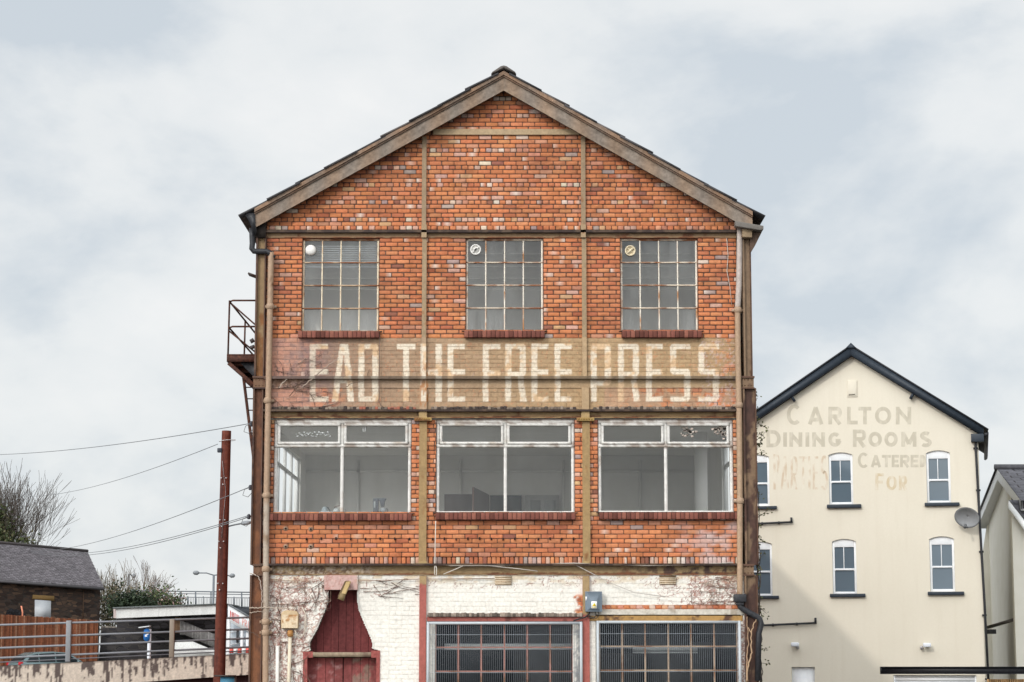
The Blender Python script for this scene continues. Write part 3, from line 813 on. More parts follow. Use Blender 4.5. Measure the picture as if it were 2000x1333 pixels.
def edge_rust(t, b):
    return lambda px, py: 0.36 + 0.30 * sst(b - 7, b - 1, py) + 0.10 * (1 - sst(t, t + 4, py))
def add_beam(name, yt, yb, paintc, amt, seed, flt=0.085, flb=0.045, extra=None, x0=XL, x1=XR, painted=True, fth=.022):
    m = MB(); zt_, zb_ = fz(yt), fz(yb)
    front_box(m, x0, x1, zb_ + .014, zt_ - fth + .002, D - .012, .05, steel_cf(paintc, RUST, amt, seed, painted=painted, extra=extra))
    cfd = steel_cf((0.085, 0.052, 0.032), (0.032, 0.016, 0.011), 0.58, seed + 1, painted=yt == 738, extra=(lambda px, py, c: c * .38) if yt == 738 else None)  # near-black flange fronts: rust and grime plus shade painted into the colour
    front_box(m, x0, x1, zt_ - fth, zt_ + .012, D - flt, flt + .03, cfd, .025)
    front_box(m, x0, x1, zb_ - .002, zb_ + .014, D - flb, flb + .03, steel_cf(paintc, (0.20, 0.07, 0.025), 0.56, seed + 2, painted=painted), .02)
    return m.build(name, M_ATTRS, bldg)
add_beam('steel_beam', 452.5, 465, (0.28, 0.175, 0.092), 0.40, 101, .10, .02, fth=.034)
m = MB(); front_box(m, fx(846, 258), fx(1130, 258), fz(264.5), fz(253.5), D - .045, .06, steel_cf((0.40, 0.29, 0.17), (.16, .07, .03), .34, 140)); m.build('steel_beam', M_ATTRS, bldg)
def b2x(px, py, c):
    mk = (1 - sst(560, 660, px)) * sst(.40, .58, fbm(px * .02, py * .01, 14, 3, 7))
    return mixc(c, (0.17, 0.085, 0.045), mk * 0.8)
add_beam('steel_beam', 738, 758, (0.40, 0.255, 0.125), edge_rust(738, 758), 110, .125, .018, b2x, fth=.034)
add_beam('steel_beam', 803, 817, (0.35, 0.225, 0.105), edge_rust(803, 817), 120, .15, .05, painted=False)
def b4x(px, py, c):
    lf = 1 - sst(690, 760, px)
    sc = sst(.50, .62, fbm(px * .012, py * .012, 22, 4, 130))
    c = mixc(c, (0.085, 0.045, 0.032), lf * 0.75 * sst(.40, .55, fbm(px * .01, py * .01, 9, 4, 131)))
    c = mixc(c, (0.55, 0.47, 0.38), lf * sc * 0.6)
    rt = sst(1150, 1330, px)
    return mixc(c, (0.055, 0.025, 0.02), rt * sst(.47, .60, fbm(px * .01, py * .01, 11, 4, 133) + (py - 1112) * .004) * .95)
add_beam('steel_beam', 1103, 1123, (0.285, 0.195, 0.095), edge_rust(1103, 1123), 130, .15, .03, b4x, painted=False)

# ragged mortar fillet and decayed boards over the middle windows
for x0, x1 in ((532, 812), (842, 1125), (1158, 1440)):
    m = MB(); n = 46
    xs = np.linspace(fx(x0, 800), fx(x1, 800), n + 1)
    for i in range(n):
        t = (x0 + (x1 - x0) * i / n)
        zz = fz(795.5) + rnd.uniform(-.015, .012); zb = fz(803) + rnd.uniform(-.005, .012)
        c = np.array((0.24, 0.19, 0.15)) * rnd.uniform(.35, 1.3)
        if rnd.random() < .3: c = np.array((0.06, 0.045, 0.04))
        if x0 == 532 and t > 700 and rnd.random() < .6: c = np.array((0.33, 0.12, 0.08))
        m.box(xs[i], xs[i + 1], D - .05 - rnd.uniform(0, .045), D + .02, zb, zz, c)
    m.build('decayed_ledge', M_ATTR, bldg, bevel=0.008)

# corner columns
def column(side_):
    m = MB()
    segs = [(448, 738, 0), (738, 760, 1), (760, 1104, 2), (1104, 1124, 1), (1124, 1462, 3)]
    for a, b, k in segs:
        za, zb = fz(a), max(fz(b), 0.0)
        if side_ == 'l': xs = {0: (500, 519), 1: (496, 519), 2: (493, 513), 3: (487, 512)}[k]
        else: xs = {0: (1450, 1467), 1: (1449, 1471), 2: (1452, 1478), 3: (1455, 1481)}[k]
        ym = (a + b) / 2
        x0, x1 = fx(xs[0], ym), fx(xs[1], ym)
        if side_ == 'l':
            pc = (0.27, 0.175, 0.085) if k == 0 else (0.16, 0.085, 0.045) if k == 1 else (0.19, 0.07, 0.026)
            rc = (0.21, 0.085, 0.022) if k in (0,) else (0.115, 0.042, 0.018)
            am = (lambda px, py: 0.32 + 0.30 * sst(540, 640, py)) if k == 0 else 0.56 if k == 1 else 0.58
        else:
            pc = (0.22, 0.145, 0.088) if k == 0 else (0.19, 0.12, 0.07)
            rc = (0.10, 0.04, 0.022) if k == 0 else (0.062, 0.028, 0.019)
            am = (lambda px, py: 0.30 + 0.2 * sst(650, 730, py)) if k == 0 else 0.50 if k == 1 else (lambda px, py: 0.60 + 0.12 * sst(1110, 1200, py))
        cf = steel_cf(pc, rc, am, 200 + k + (20 if side_ == 'r' else 0), 1.0, 0.55, painted=False)
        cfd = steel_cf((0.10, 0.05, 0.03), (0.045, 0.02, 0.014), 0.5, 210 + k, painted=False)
        if k == 1:
            front_box(m, x0, x1, zb, za, D - .10, .12, cf); 
            front_box(m, x0 - .012, x1 + .012, za - .02, za + .012, D - .13, .15, cfd, .05); front_box(m, x0 - .012, x1 + .012, zb - .012, zb + .012, D - .13, .15, cfd, .05)
            rivets(m, [(x0 + (x1 - x0) * f, (za + zb) / 2 + g) for f in (.2, .5, .8) for g in (-.05, .05)], D - .10)
        else:
            front_box(m, x0 + .03, x1 - .02, zb, za, D - .055, .08, cf)
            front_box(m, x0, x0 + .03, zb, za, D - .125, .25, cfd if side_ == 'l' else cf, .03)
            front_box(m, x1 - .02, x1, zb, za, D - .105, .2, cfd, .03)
            if k == 0: rivets(m, [(x0 + .06 + .08 * i, za - .12 - .09 * j) for i in range(2) for j in range(2)], D - .055)
    return m.build('steel_column', M_ATTRS, bldg)
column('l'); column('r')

# intermediate posts
def post(pxs, seed, top):
    m = MB()
    for a, b, hw, amt, pc, pt in ((top, 452, 4.3, .36, (0.285, 0.20, 0.12), False), (466, 738, 4.4, .36, (0.31, 0.22, 0.13), True), (758, 803, 7.0, .40, (0.36, 0.245, 0.12), True),
                                  (824, 1098, 7.4, .44, (0.315, 0.205, 0.09), False)):
        xc = pxs(a); x0, x1 = fx(pxs((a + b) / 2) - hw, (a + b) / 2), fx(pxs((a + b) / 2) + hw, (a + b) / 2)
        front_box(m, x0, x1, fz(b), fz(a), D - .055, .07, steel_cf(pc, (0.24, 0.10, 0.03), amt, seed + int(a), 1, .5, painted=pt))
    c = pxs(451); front_box(m, fx(c - 5, 458), fx(c + 5, 458), fz(466), fz(441), D - .10, .1, steel_cf((0.34, .24, .14), (.2, .08, .03), .4, seed))
    # riveted splice and foot plates
    c = pxs(818)
    front_box(m, fx(c - 17, 820), fx(c + 17, 820), fz(823.5), fz(817.5), D - .135, .15, steel_cf((0.34, .22, .07), (.17, .07, .02), .55, seed + 5))
    rivets(m, [(fx(c + q, 820), fz(820.5)) for q in (-13, -8, -3, 2, 7, 12)], D - .135, .014, (0.25, .14, .04))
    front_box(m, fx(c - 8, 810), fx(c + 8, 810), fz(818), fz(803), D - .115, .12, steel_cf((0.40, .27, .12), (.2, .08, .03), .4, seed + 7))
    c = pxs(1100)
    front_box(m, fx(c - 7.6, 1100), fx(c + 7.6, 1100), fz(1102), fz(1097), D - .075, .08, steel_cf((0.36, .25, .11), (.15, .06, .02), .5, seed + 9))
    front_box(m, fx(c - 14, 1100), fx(c + 14, 1100), fz(1102.5), fz(1100.6), D - .125, .12, steel_cf((0.28, .2, .1), (.1, .04, .02), .5, seed + 9))
    rivets(m, [(fx(c + q, 1100), fz(1104.5)) for q in (-12, 12)], D - .12, .013, (.35, .25, .13))
    # red painted lower length
    def cfp(x, z):
        px, py = to_px(x, D, z)
        lim_ = 1141 if seed < 320 else 1202
        r = rusty(px, py, (0.335, 0.095, 0.075), (0.20, 0.05, 0.04), .36, seed + 11)
        o = rusty(px, py, (0.33, 0.225, 0.11), (0.12, 0.05, 0.03), .42, seed + 12)
        k = sst(lim_ - 3, lim_ + 3, py + (fbm(px * .01, py * .01, 14, 3, 3) - .5) * 10)[:, None]
        return o * (1 - k) + r * k
    front_box(m, fx(c - 7, 1230), fx(c + 6.5, 1230), 0.0, fz(1125), D - .06, .09, cfp)
    m.build('steel_post', M_ATTRS, bldg)
post(lambda y: 828.5 if y < 700 else 826.5 if y < 900 else 826, 300, 268)
post(lambda y: 1139 if y < 460 else 1141 if y < 700 else 1143 if y < 900 else 1145, 330, 268)

# ------------------------------------------------------------------ roof, bargeboards, gutters
def off(p, q, d):   # shift a line p-q by d upwards, normal to it, in the xz plane
    n = Vector((-(q.z - p.z), 0, q.x - p.x)).normalized()
    if n.z < 0: n = -n
    return p + n * d, q + n * d
YF = D - 0.26
L0, L1 = at(497, 445.5, YF), at(983.8, 177, YF)
R0, R1 = at(983.8, 177, YF), at(1470, 452, YF)
def woodc(p, q, n, base):
    return base
def board(a, b, lo, hi, y0, y1, base, sd):
    """raking board cut plumb at both ends, subdivided so that its weathering shows"""
    m = MB(); d = b - a; nrm = Vector((-d.z, 0, d.x)).normalized()
    if nrm.z < 0: nrm = -nrm
    k = nrm.z
    n = 90; mz = 4
    for i in range(n):
        for j in range(mz):
            v = []; cs = []
            for f, g in ((i, j), (i + 1, j), (i + 1, j + 1), (i, j + 1)):
                p = a + d * (f / n); h = lo + (hi - lo) * g / mz
                v.append((p.x, y0, p.z + h / k))
                s = f / n * d.length
                w = fbm(s, h * 6 + g, 5, 3, sd) * .6 + fbm(s * .7, g * 3.1, 12, 2, sd + 4) * .4
                cs.append(np.array(base) * (0.55 + 0.9 * w) * (1 + .08 * np.array([math.sin(s * 9), 0, -math.sin(s * 9)])))
            m.quads(v, [[0, 1, 2, 3]], cs)
    c = np.array(base) * .6
    A0, A1 = (a.x, y0, a.z + lo / k), (b.x, y0, b.z + lo / k); B0, B1 = (a.x, y0, a.z + hi / k), (b.x, y0, b.z + hi / k)
    bk = lambda p: (p[0], y1, p[2])
    m.quad(A0, A1, bk(A1), bk(A0), c); m.quad(B0, B1, bk(B1), bk(B0), c); m.quad(A0, B0, bk(B0), bk(A0), c); m.quad(A1, B1, bk(B1), bk(A1), c)
    return m
WOODC = (0.255, 0.195, 0.15)
for a, b, sd in ((L0, L1, 1), (R0, R1, 2)):
    m = board(a, b, 0.0, 0.205, YF, YF + .05, WOODC, sd)
    m2 = board(a, b, 0.205, 0.235, YF - .03, YF + .05, (0.16, 0.105, 0.075), sd + 10)
    m3 = board(a, b, 0.235, 0.295, YF - .055, YF + .05, (0.25, 0.17, 0.12), sd + 20)
    for q in (m2, m3):
        k0 = m.n; m.V += q.V; m.Cc += q.Cc; m.n += q.n; m.Fq += [f + k0 for f in q.Fq]
    m.build('bargeboard', M_WOOD, bldg)
roof = MB()
def slope(e0, apex, sgn):
    # e0 eave point, apex point on the underside line (front), roof runs back to YB
    d = apex - e0; n = Vector((-d.z, 0, d.x)).normalized()
    if n.z < 0: n = -n
    nrow = 9
    for i in range(nrow):
        f0, f1 = i / nrow - 0.004, (i + 1) / nrow + .012
        a, b = e0 + d * f0, e0 + d * f1
        lift0, lift1 = 0.325 + rnd.uniform(-.006, .022), 0.312
        yj = YF - .07 + rnd.uniform(-.03, .02)
        segs = 24
        for s_ in range(segs):
            y0 = yj if s_ == 0 else YF + .2 + (YB - YF) * s_ / segs + .0
            y1 = YF + .2 + (YB - YF) * (s_ + 1) / segs - .006
            c = np.array((0.055, 0.052, 0.055)) * rnd.uniform(.7, 1.3)
            if s_ == 0 and rnd.random() < .3: c = np.array((0.11, .095, .09))
            pts = [a + n * (lift0 - .03), a + n * lift0, b + n * lift1, b + n * (lift1 - .03)]
            if s_ == 0:
                roof.prism([(p.x, p.z) for p in pts], y0, y1, c)
            else:
                roof.quad((pts[1].x, y0, pts[1].z), (pts[2].x, y0, pts[2].z), (pts[2].x, y1, pts[2].z), (pts[1].x, y1, pts[1].z), c)
    # boarding under the slates
    p0, p1 = e0 + n * .27, apex + n * .27
    roof.quad((p0.x, YF + .06, p0.z), (p1.x, YF + .06, p1.z), (p1.x, YB + .3, p1.z), (p0.x, YB + .3, p0.z), (0.05, .04, .035))
le = L0 + (L0 - L1).normalized() * .12; re_ = R1 + (R1 - R0).normalized() * .04
slope(le, L1, -1); slope(re_, R0, 1)
top = L1 + Vector((0, 0, .335 / math.cos(math.atan2(L1.z - L0.z, L1.x - L0.x))))
nr = 40
for i in range(nr):
    y0 = YF - .10 + (YB + .3 - YF) * i / nr; y1 = YF - .10 + (YB + .3 - YF) * (i + 1) / nr - .012
    zt_ = top.z + .035 + rnd.uniform(-.01, .01)
    c = np.array((0.11, 0.095, 0.085)) * rnd.uniform(.7, 1.2)
    roof.prism([(top.x - .22, zt_ - .15), (top.x - .20, zt_ - .115), (top.x - .05, zt_ - .012), (top.x, zt_), (top.x + .05, zt_ - .012), (top.x + .20, zt_ - .115), (top.x + .22, zt_ - .15), (top.x, zt_ - .045)], y0, y1, c)
roof.build('roof', M_SLATE, bldg)
m = MB()   # left eave gutter, seen from its end
P = [at(x, y, YF) for x, y in ((477, 418), (498, 416), (500, 452), (497, 458), (490, 441), (485, 430))]
m.prism([(p.x, p.z) for p in P], YF - .02, YB, None); m.build('gutter', M_BLACK, bldg)
m = MB((0.13, 0.115, 0.105))   # right eave: gutter return, boxed soffit
P = [at(x, y, YF) for x, y in ((1466, 439), (1490, 443), (1490, 450), (1487, 456), (1476, 478), (1467, 492))]
m.prism([(p.x, p.z) for p in P], YF + .12, YB, (0.12, 0.08, 0.06))
P = [at(x, y, YF) for x, y in ((1435, 434), (1490, 443.5), (1490, 450.5), (1484, 452), (1435, 444))]
m.prism([(p.x, p.z) for p in P], YF - .10, YF + .10, (0.17, 0.155, 0.14))
P = [at(x, y, YF) for x, y in ((1450, 447), (1469, 449), (1469, 464), (1450, 463))]
m.prism([(p.x, p.z) for p in P], YF + .0, D, (0.30, 0.22, 0.14))
m.build('gutter', M_ATTR, bldg, bevel=.006)
m = MB()
P = [at(x, y, D - .04) for x, y in ((499, 444), (520, 440), (520, 466), (499, 466))]
m.prism([(p.x, p.z) for p in P], D - .15, D + .02, (0.035, .028, .024)); m.build('eave_bracket', M_ATTR, bldg)

# ------------------------------------------------------------------ downpipes
def dp(px, py, y=D - .13): return at(px, py, y)
pc_ = lambda c: c
def pipe_rings(parent_, pts, r, col, mat):
    for px, py in pts:
        m = MB(col); p = dp(px, py)
        m.lathe((p.x, p.y, p.z - .05), [(r * 1.02, 0), (r * 1.32, .012), (r * 1.32, .085), (r * 1.02, .10)], 14, 'z')
        m.box(p.x - r * 2.0, p.x + r * 2.0, p.y + r * .6, D - .0, p.z - .022, p.z + .022)
        m.build('pipe_collar', mat, parent_)
def pipe_mesh(pts, r, cf, n=14):
    m = MB(); P = []
    for a, b in zip(pts[:-1], pts[1:]):
        k = max(1, int(abs(b[1] - a[1]) / 6))
        for i in range(k): P.append((a[0] + (b[0] - a[0]) * i / k, a[1] + (b[1] - a[1]) * i / k))
    P.append(pts[-1])
    W = [dp(*p) for p in P]
    m.tube(W, r, n)
    v = m.V[0]; px, py = to_px(v[:, 0], v[:, 1], v[:, 2]); m.Cc[0] = cf(px, py)
    return m
def cfl(px, py):
    c = rusty(px * 2, py, (0.36, 0.245, 0.165), (0.18, 0.085, 0.04), .36, 400)
    k = (sst(975, 990, py) * (1 - sst(1180, 1240, py)))[:, None] * .7
    g = rusty(px, py, (0.42, 0.37, 0.31), (0.22, .15, .10), .44, 402)
    return c * (1 - k) + g * k
m = pipe_mesh([(529.5, 494), (527.5, 600), (524, 780), (520.5, 970), (519, 1180), (518.5, 1333), (518, 1462)], .052, cfl)
lp = m.build('downpipe', M_ATTRS, bldg, smooth=True)
pipe_rings(lp, [(527.5, 599), (523, 783), (520.5, 968), (519, 1112), (518.5, 1215), (518.5, 1236)], .052, (0.36, 0.25, 0.17), M_ATTRS)
m = MB(); m.tube([dp(492, 446), dp(492.5, 462), dp(493, 476), dp(492, 486), dp(496, 491), dp(505, 491.5), dp(521, 491.5), dp(527, 494), dp(529, 500)], .05, 12); m.tube([dp(527, 497), dp(537, 503)], .03, 8)
m.build('gutter_outlet', M_BLACK, lp, smooth=True)
def cfr(px, py):
    c = rusty(px * 2, py, (0.38, 0.26, 0.17), (0.2, 0.11, 0.06), .34, 410)
    k = (1 - sst(592, 606, py))[:, None]
    g = rusty(px, py, (0.44, 0.38, 0.345), (0.3, .24, .2), .36, 412)
    return c * (1 - k) + g * k
m = pipe_mesh([(1445, 440), (1443, 560), (1440.5, 606), (1441.5, 700), (1443.5, 800), (1445, 960), (1445, 1164)], .05, cfr)
rp = m.build('downpipe', M_ATTRS, bldg, smooth=True)
pipe_rings(rp, [(1441, 606), (1443.5, 792), (1445.5, 979)], .05, (0.36, 0.25, 0.17), M_ATTRS)
m = MB(); p = dp(1445, 1168)
m.box(p.x - .105, p.x + .105, p.y - .09, p.y + .09, p.z - .075, p.z + .06); m.box(p.x - .065, p.x + .065, p.y - .06, p.y + .06, p.z - .13, p.z - .074)
m.build('hopper', M_BLACK, rp, bevel=.012)
m = MB(); m.tube([dp(1445, 1178), dp(1445, 1184), dp(1451, 1190), dp(1478, 1205), dp(1484, 1210), dp(1487, 1219), dp(1482, 1238), dp(1480, 1330)], .05, 12); m.build('drain_offset', M_BLACK, rp, smooth=True)

# ------------------------------------------------------------------ windows
def soft_rust(px, py, base, rust, amt, seed):
    n = fbm(np.asarray(px) * .01, np.asarray(py) * .01, 3.2, 3, seed); n2 = fbm(np.asarray(px) * .01, np.asarray(py) * .01, 9, 2, seed + 3)
    k = sst(.47, .66, n * .6 + n2 * .4 + (amt - .45))
    c = np.asarray(base) * (.86 + .28 * n2)[..., None]
    return c * (1 - k[..., None]) + np.asarray(rust) * (.6 + .8 * n2)[..., None] * k[..., None]
def bar_cf(base, rust, amt, seed):
    def f(mb):
        for i, v in enumerate(mb.V):
            px, py = to_px(v[:, 0], v[:, 1], v[:, 2]); mb.Cc[i] = soft_rust(px, py, base, rust, amt, seed)
    return f
def _bar(mb, n, ring):
    v = []; q = []
    for i in range(n + 1): v += ring(i / n)
    for i in range(n):
        for k in range(4): k2 = (k + 1) % 4; q.append([i * 4 + k, i * 4 + k2, i * 4 + 4 + k2, i * 4 + 4 + k])
    q.append([3, 2, 1, 0]); q.append([n * 4, n * 4 + 1, n * 4 + 2, n * 4 + 3]); mb.quads(v, q)
def barx(mb, x0, x1, z, w, y0, y1, n=24): _bar(mb, n, lambda f: [(x0 + (x1 - x0) * f, y0, z - w / 2), (x0 + (x1 - x0) * f, y1, z - w / 2), (x0 + (x1 - x0) * f, y1, z + w / 2), (x0 + (x1 - x0) * f, y0, z + w / 2)])
def barz(mb, x, z0, z1, w, y0, y1, n=24): _bar(mb, n, lambda f: [(x - w / 2, y0, z0 + (z1 - z0) * f), (x + w / 2, y0, z0 + (z1 - z0) * f), (x + w / 2, y1, z0 + (z1 - z0) * f), (x - w / 2, y1, z0 + (z1 - z0) * f)])
def brick_sill(name, o, x0p, x1p, ytop, ybot, parent, seed):
    m = MB(); xa, xb = fx(x0p, ytop), fx(x1p, ytop); z1, z0 = fz(ytop), fz(ybot); n = int(round((xb - xa) / .077))
    for i in range(n):
        a, b = xa + (xb - xa) * i / n, xa + (xb - xa) * (i + 1) / n
        c = np.array((0.195, 0.07, 0.052)) * rnd.uniform(.55, 1.25)
        if rnd.random() < .2: c = np.array((0.26, .10, .07))
        pj = rnd.uniform(0, .008)
        m.prism_y = None
        m.box(a + .0035, b - .0035, D - .115 - pj, D + .1, z0, z1, c)
    m.box(xa, xb, D - .105, D + .1, z0 + .004, z1 - .006, (0.05, 0.03, 0.027))
    m.box(xa - .05, xb + .04, D - .03, D + .09, z1 + .001, z1 + .015, (0.09, 0.06, 0.05))
    return m.build(name, M_ATTR, parent, bevel=.006)
SILL1 = [(583, 742, 649, 661.5), (907, 1064, 648, 661), (1214, 1370, 648, 661)]
fan_labels = ['white dome ventilator cover', 'white round window ventilator with crossed grille', 'cream ring ventilator with a diagonal bar']
for wi, o in enumerate(TOPW):
    x0, x1, z0, z1 = o; y0, y1 = D + .05, D + .085
    m = MB()
    for i in range(5):
        x = x0 + .018 + (x1 - x0 - .036) * i / 4; barz(m, x, z0, z1, .034 if i in (0, 4) else .0225, y0, y1)
    vb = bar_cf((0.72, 0.62, 0.46) if wi == 0 else (0.74, 0.68, 0.58), (0.36, 0.17, 0.07), .40, 500 + wi); vb(m)
    m2 = MB()
    for i in range(5):
        z = z0 + .016 + (z1 - z0 - .032) * i / 4; barx(m2, x0, x1, z, .034 if i in (0, 4) else .022, y0 - .004, y1 + .004)
    bar_cf((0.56, 0.42, 0.28) if wi == 0 else (0.66, 0.56, 0.44), (0.22, 0.085, 0.035), .58 if wi == 0 else .52, 510 + wi)(m2)
    k0 = m.n; m.V += m2.V; m.Cc += m2.Cc; m.n += m2.n; m.Fq += [f + k0 for f in m2.Fq]
    w = m.build('window', M_ATTRS, bldg)
    w['label'] = ['upper window with rusty glazing bars, a shutter behind its top panes and a white dome vent', 'middle upper window of sixteen panes with a white grille vent', 'upper window of sixteen panes with a cream ring vent'][wi]
    g = MB()
    for i in range(4):
        for j in range(4):
            xa, xb, za, zb = x0 + (x1 - x0) * i / 4, x0 + (x1 - x0) * (i + 1) / 4, z0 + (z1 - z0) * j / 4, z0 + (z1 - z0) * (j + 1) / 4; q = rnd.uniform(.35, 1.5); lo_ = q * (1.7 if j == 0 else 1.0); y = D + .068 + rnd.uniform(0, .004); tl = rnd.uniform(-.004, .004)
            g.quads([(xa, y, za), (xb, y + tl, za), (xb, y + tl, zb), (xa, y, zb)], [[0, 1, 2, 3]], [(lo_,) * 3, (lo_,) * 3, (q,) * 3, (q,) * 3])
    g.build('pane', M_GLASST, w)
    brick_sill('sill', o, *SILL1[wi], w, wi)
    q = [(607, 489), (929, 488), (1231, 490)][wi]; p = at(q[0], q[1], D + .04); r = .095
    m = MB((0.80, 0.78, 0.74) if wi < 2 else (0.70, 0.60, 0.42))
    if wi == 0: m.lathe((p.x, D + .065, p.z), [(r, 0), (r, -.03), (r * .85, -.055), (r * .55, -.072), (r * .15, -.08)], 28, 'y')
    else:
        n = 28
        m.lathe((p.x, D + .06, p.z), [(r, 0.0), (r, -.03), (r * .8, -.035), (r * .76, -.005)], n, 'y')
        m.beam((p.x - r * .6, D + .028, p.z - r * .55), (p.x + r * .6, D + .028, p.z + r * .55), .014 if wi == 2 else .008, .028)
        if wi == 1:
            for k in range(8):
                a = k * math.pi / 8; m.beam((p.x - r * .78 * math.cos(a), D + .035, p.z - r * .78 * math.sin(a)), (p.x + r * .78 * math.cos(a), D + .035, p.z + r * .78 * math.sin(a)), .006, .006)
            m.lathe((p.x, D + .036, p.z), [(r * .3, 0), (r * .3, -.012)], 14, 'y')
        else: m.beam((p.x - r * .5, D + .034, p.z + r * .5), (p.x + r * .5, D + .034, p.z - r * .5), .008, .012)
    f = m.build('ventilator', M_FIXED, w); f['label'] = fan_labels[wi]
    if wi == 0:
        m = MB((0.55, .57, .58))
        for k in range(9):
            z = fz(478 + k * 4.3); m.beam((x0 + .05, D + .19, z), (x1 - .03, D + .19, z), .03, .012, up=(0, .5, 1))
        m.box(x0 + .02, x1 - .01, D + .16, D + .21, fz(520), fz(516.5)); m.build('slatted_shutter', M_FIXED, w)
WHITE = (0.68, 0.665, 0.63)
SILL2 = [(527, 805, 1004.5, 1017.5), (851, 1124, 1003, 1016), (1170, 1442, 1002, 1015)]
for wi, o in enumerate(BIGW):
    x0, x1, z0, z1 = o; m = MB()
    xm = [fx(668, 900), fx(987, 900), fx(1300.5, 900)][wi]; zt_ = fz(871)
    ya, yb = D + .03, D + .10
    barz(m, x0 + .027, z0, z1, .054, ya, yb, 40); barz(m, x1 - .027, z0, z1, .054, ya, yb, 40); barz(m, xm, z0, z1, .055, ya - .006, yb, 40)
    barx(m, x0, x1, z1 - .035, .07, ya - .009, yb + .003, 40); barx(m, x0, x1, zt_, .05, ya - .012, yb + .003, 40); barx(m, x0, x1, z0 + .018, .036, ya - .009, yb + .003, 40)
    for a, b in ((x0 + .06, xm - .03), (xm + .03, x1 - .06)):      # opening top lights
        barz(m, a + .022, zt_ + .03, z1 - .07, .044, ya - .022, yb - .03); barz(m, b - .022, zt_ + .03, z1 - .07, .044, ya - .022, yb - .03)
        barx(m, a, b, zt_ + .047, .044, ya - .025, yb - .033); barx(m, a, b, z1 - .09, .044, ya - .025, yb - .033)
    bar_cf(WHITE, (0.40, 0.35, 0.30), .36, 540 + wi)(m)
    for i, v in enumerate(m.V):          # bare wood where the top rail has lost its paint
        px, py = to_px(v[:, 0], v[:, 1], v[:, 2]); k = sst(.5, .62, fbm(px * .01, py * .03, 6, 3, 77)) * (1 - sst(822, 836, py)) + .7 * sst(.5, .6, fbm(px * .02, py * .02, 5, 3, 78)) * (np.abs(py - 872) < 7)
        m.Cc[i] = mixc(m.Cc[i], (0.22, 0.15, 0.11), np.clip(k, 0, .9))
    w = m.build('window', M_ATTR, bldg)
    w['label'] = ['wide white framed window with kettle and coffee maker on its ledge', 'wide white framed window showing doors in the room behind', 'wide white framed window with an empty room behind'][wi]
    g = MB()
    for xa, xb, za, zb in ((x0, xm, z0, zt_), (xm, x1, z0, zt_), (x0, xm, zt_, z1), (xm, x1, zt_, z1)):
        q = rnd.uniform(.5, 1.6); g.quads([(xa, D + .075, za), (xb, D + .075, za), (xb, D + .075, zb), (xa, D + .075, zb)], [[0, 1, 2, 3]], [(q * 1.5,) * 3, (q * 1.2,) * 3, (q * .7,) * 3, (q * .7,) * 3])
    g.build('pane', M_GLASS, w)
    brick_sill('sill', o, *SILL2[wi], w, wi)
    m = MB((0.66, 0.66, 0.64)); m.box(x0, x1, D + .105, D + .62, z0 - .005, z0 + .012); m.build('window_board', M_FIXED, w)
    if wi == 0:      # scraped remains of a transfer on the glass
        m = MB((0.52, .54, .53)); x = fx(577, 848)
        while x < fx(644, 848):
            z = fz(849) + rnd.uniform(-.035, .035); l = rnd.uniform(.01, .035)
            m.box(x, x + l, D + .068, D + .0715, z, z + rnd.uniform(.010, .028)); x += l * .8
        m.build('scraped_transfer', M_FIXED, w)
        for q in (708, 712): p = at(q, 837, D); m = MB((.72, .74, .73)); m.box(p.x, p.x + .012, D + .068, D + .0715, p.z - .06, p.z + .04); m.build('paint_drip', M_FIXED, w)
    if wi == 2:
        for cx, cy, n in ((1345, 843, 26), (1412, 840, 44)):
            m = MB()
            for _ in range(n):
                p = at(cx + rnd.gauss(0, 9), cy + rnd.gauss(0, 6), D); s = rnd.uniform(.012, .03)
                m.box(p.x - s, p.x + s, D + .068, D + .0715, p.z - s * .6, p.z + s * .6, np.array((0.45, .38, .33)) * rnd.uniform(.4, 1.5))
            m.build('torn_sticker', M_FIXED, w)

# doors and cupboard inside the middle room
Yr = D + 7.95
def bp(px, py, y=Yr): return at(px, py, y)
def panel(name, pts, y, c, mat=M_FIXED, th=.04, zb=None):
    m = MB(c); P = [bp(x, yy, y) for x, yy in pts]; zb_ = fz(1112) if zb is None else zb
    m.prism([(P[0].x, zb_), (P[1].x, zb_), (P[1].x, P[1].z), (P[0].x, P[0].z)], y - th, y); return m.build(name, mat, bldg)
panel('store_cupboard', [(868, 966), (922, 966)], Yr - .9, (0.13, 0.105, 0.10))
m = MB((0.15, 0.115, 0.11)); a, b = bp(926, 952, Yr - 1.3), bp(956, 967, Yr - .05)
m.poly([(a.x, a.y, fz(1112)), (b.x, b.y, fz(1112)), (b.x, b.y, b.z), (a.x, a.y, a.z)]); m.poly([(a.x - .04, a.y, a.z), (a.x, a.y, a.z), (a.x, a.y, fz(1112)), (a.x - .04, a.y, fz(1112))], (0.28, .17, .14)); m.build('interior_door', M_FIXED, bldg)
panel('dark_doorway', [(957, 968), (1019, 968)], Yr - .02, (0.02, 0.035, 0.05))
d_ = panel('interior_door', [(1026, 968), (1092, 968)], Yr - .02, (0.50, .50, .49)); d_['label'] = 'white panelled door in the room behind the middle window'
for x0, x1 in ((1036, 1056), (1064, 1085)): 
    m = MB((0.33, .34, .34)); A, B_2 = bp(x0, 978), bp(x1, 978); m.prism([(A.x, fz(1112)), (B_2.x, fz(1112)), (B_2.x, B_2.z), (A.x, A.z)], Yr - .075, Yr - .061); m.build('door_panel', M_FIXED, d_)

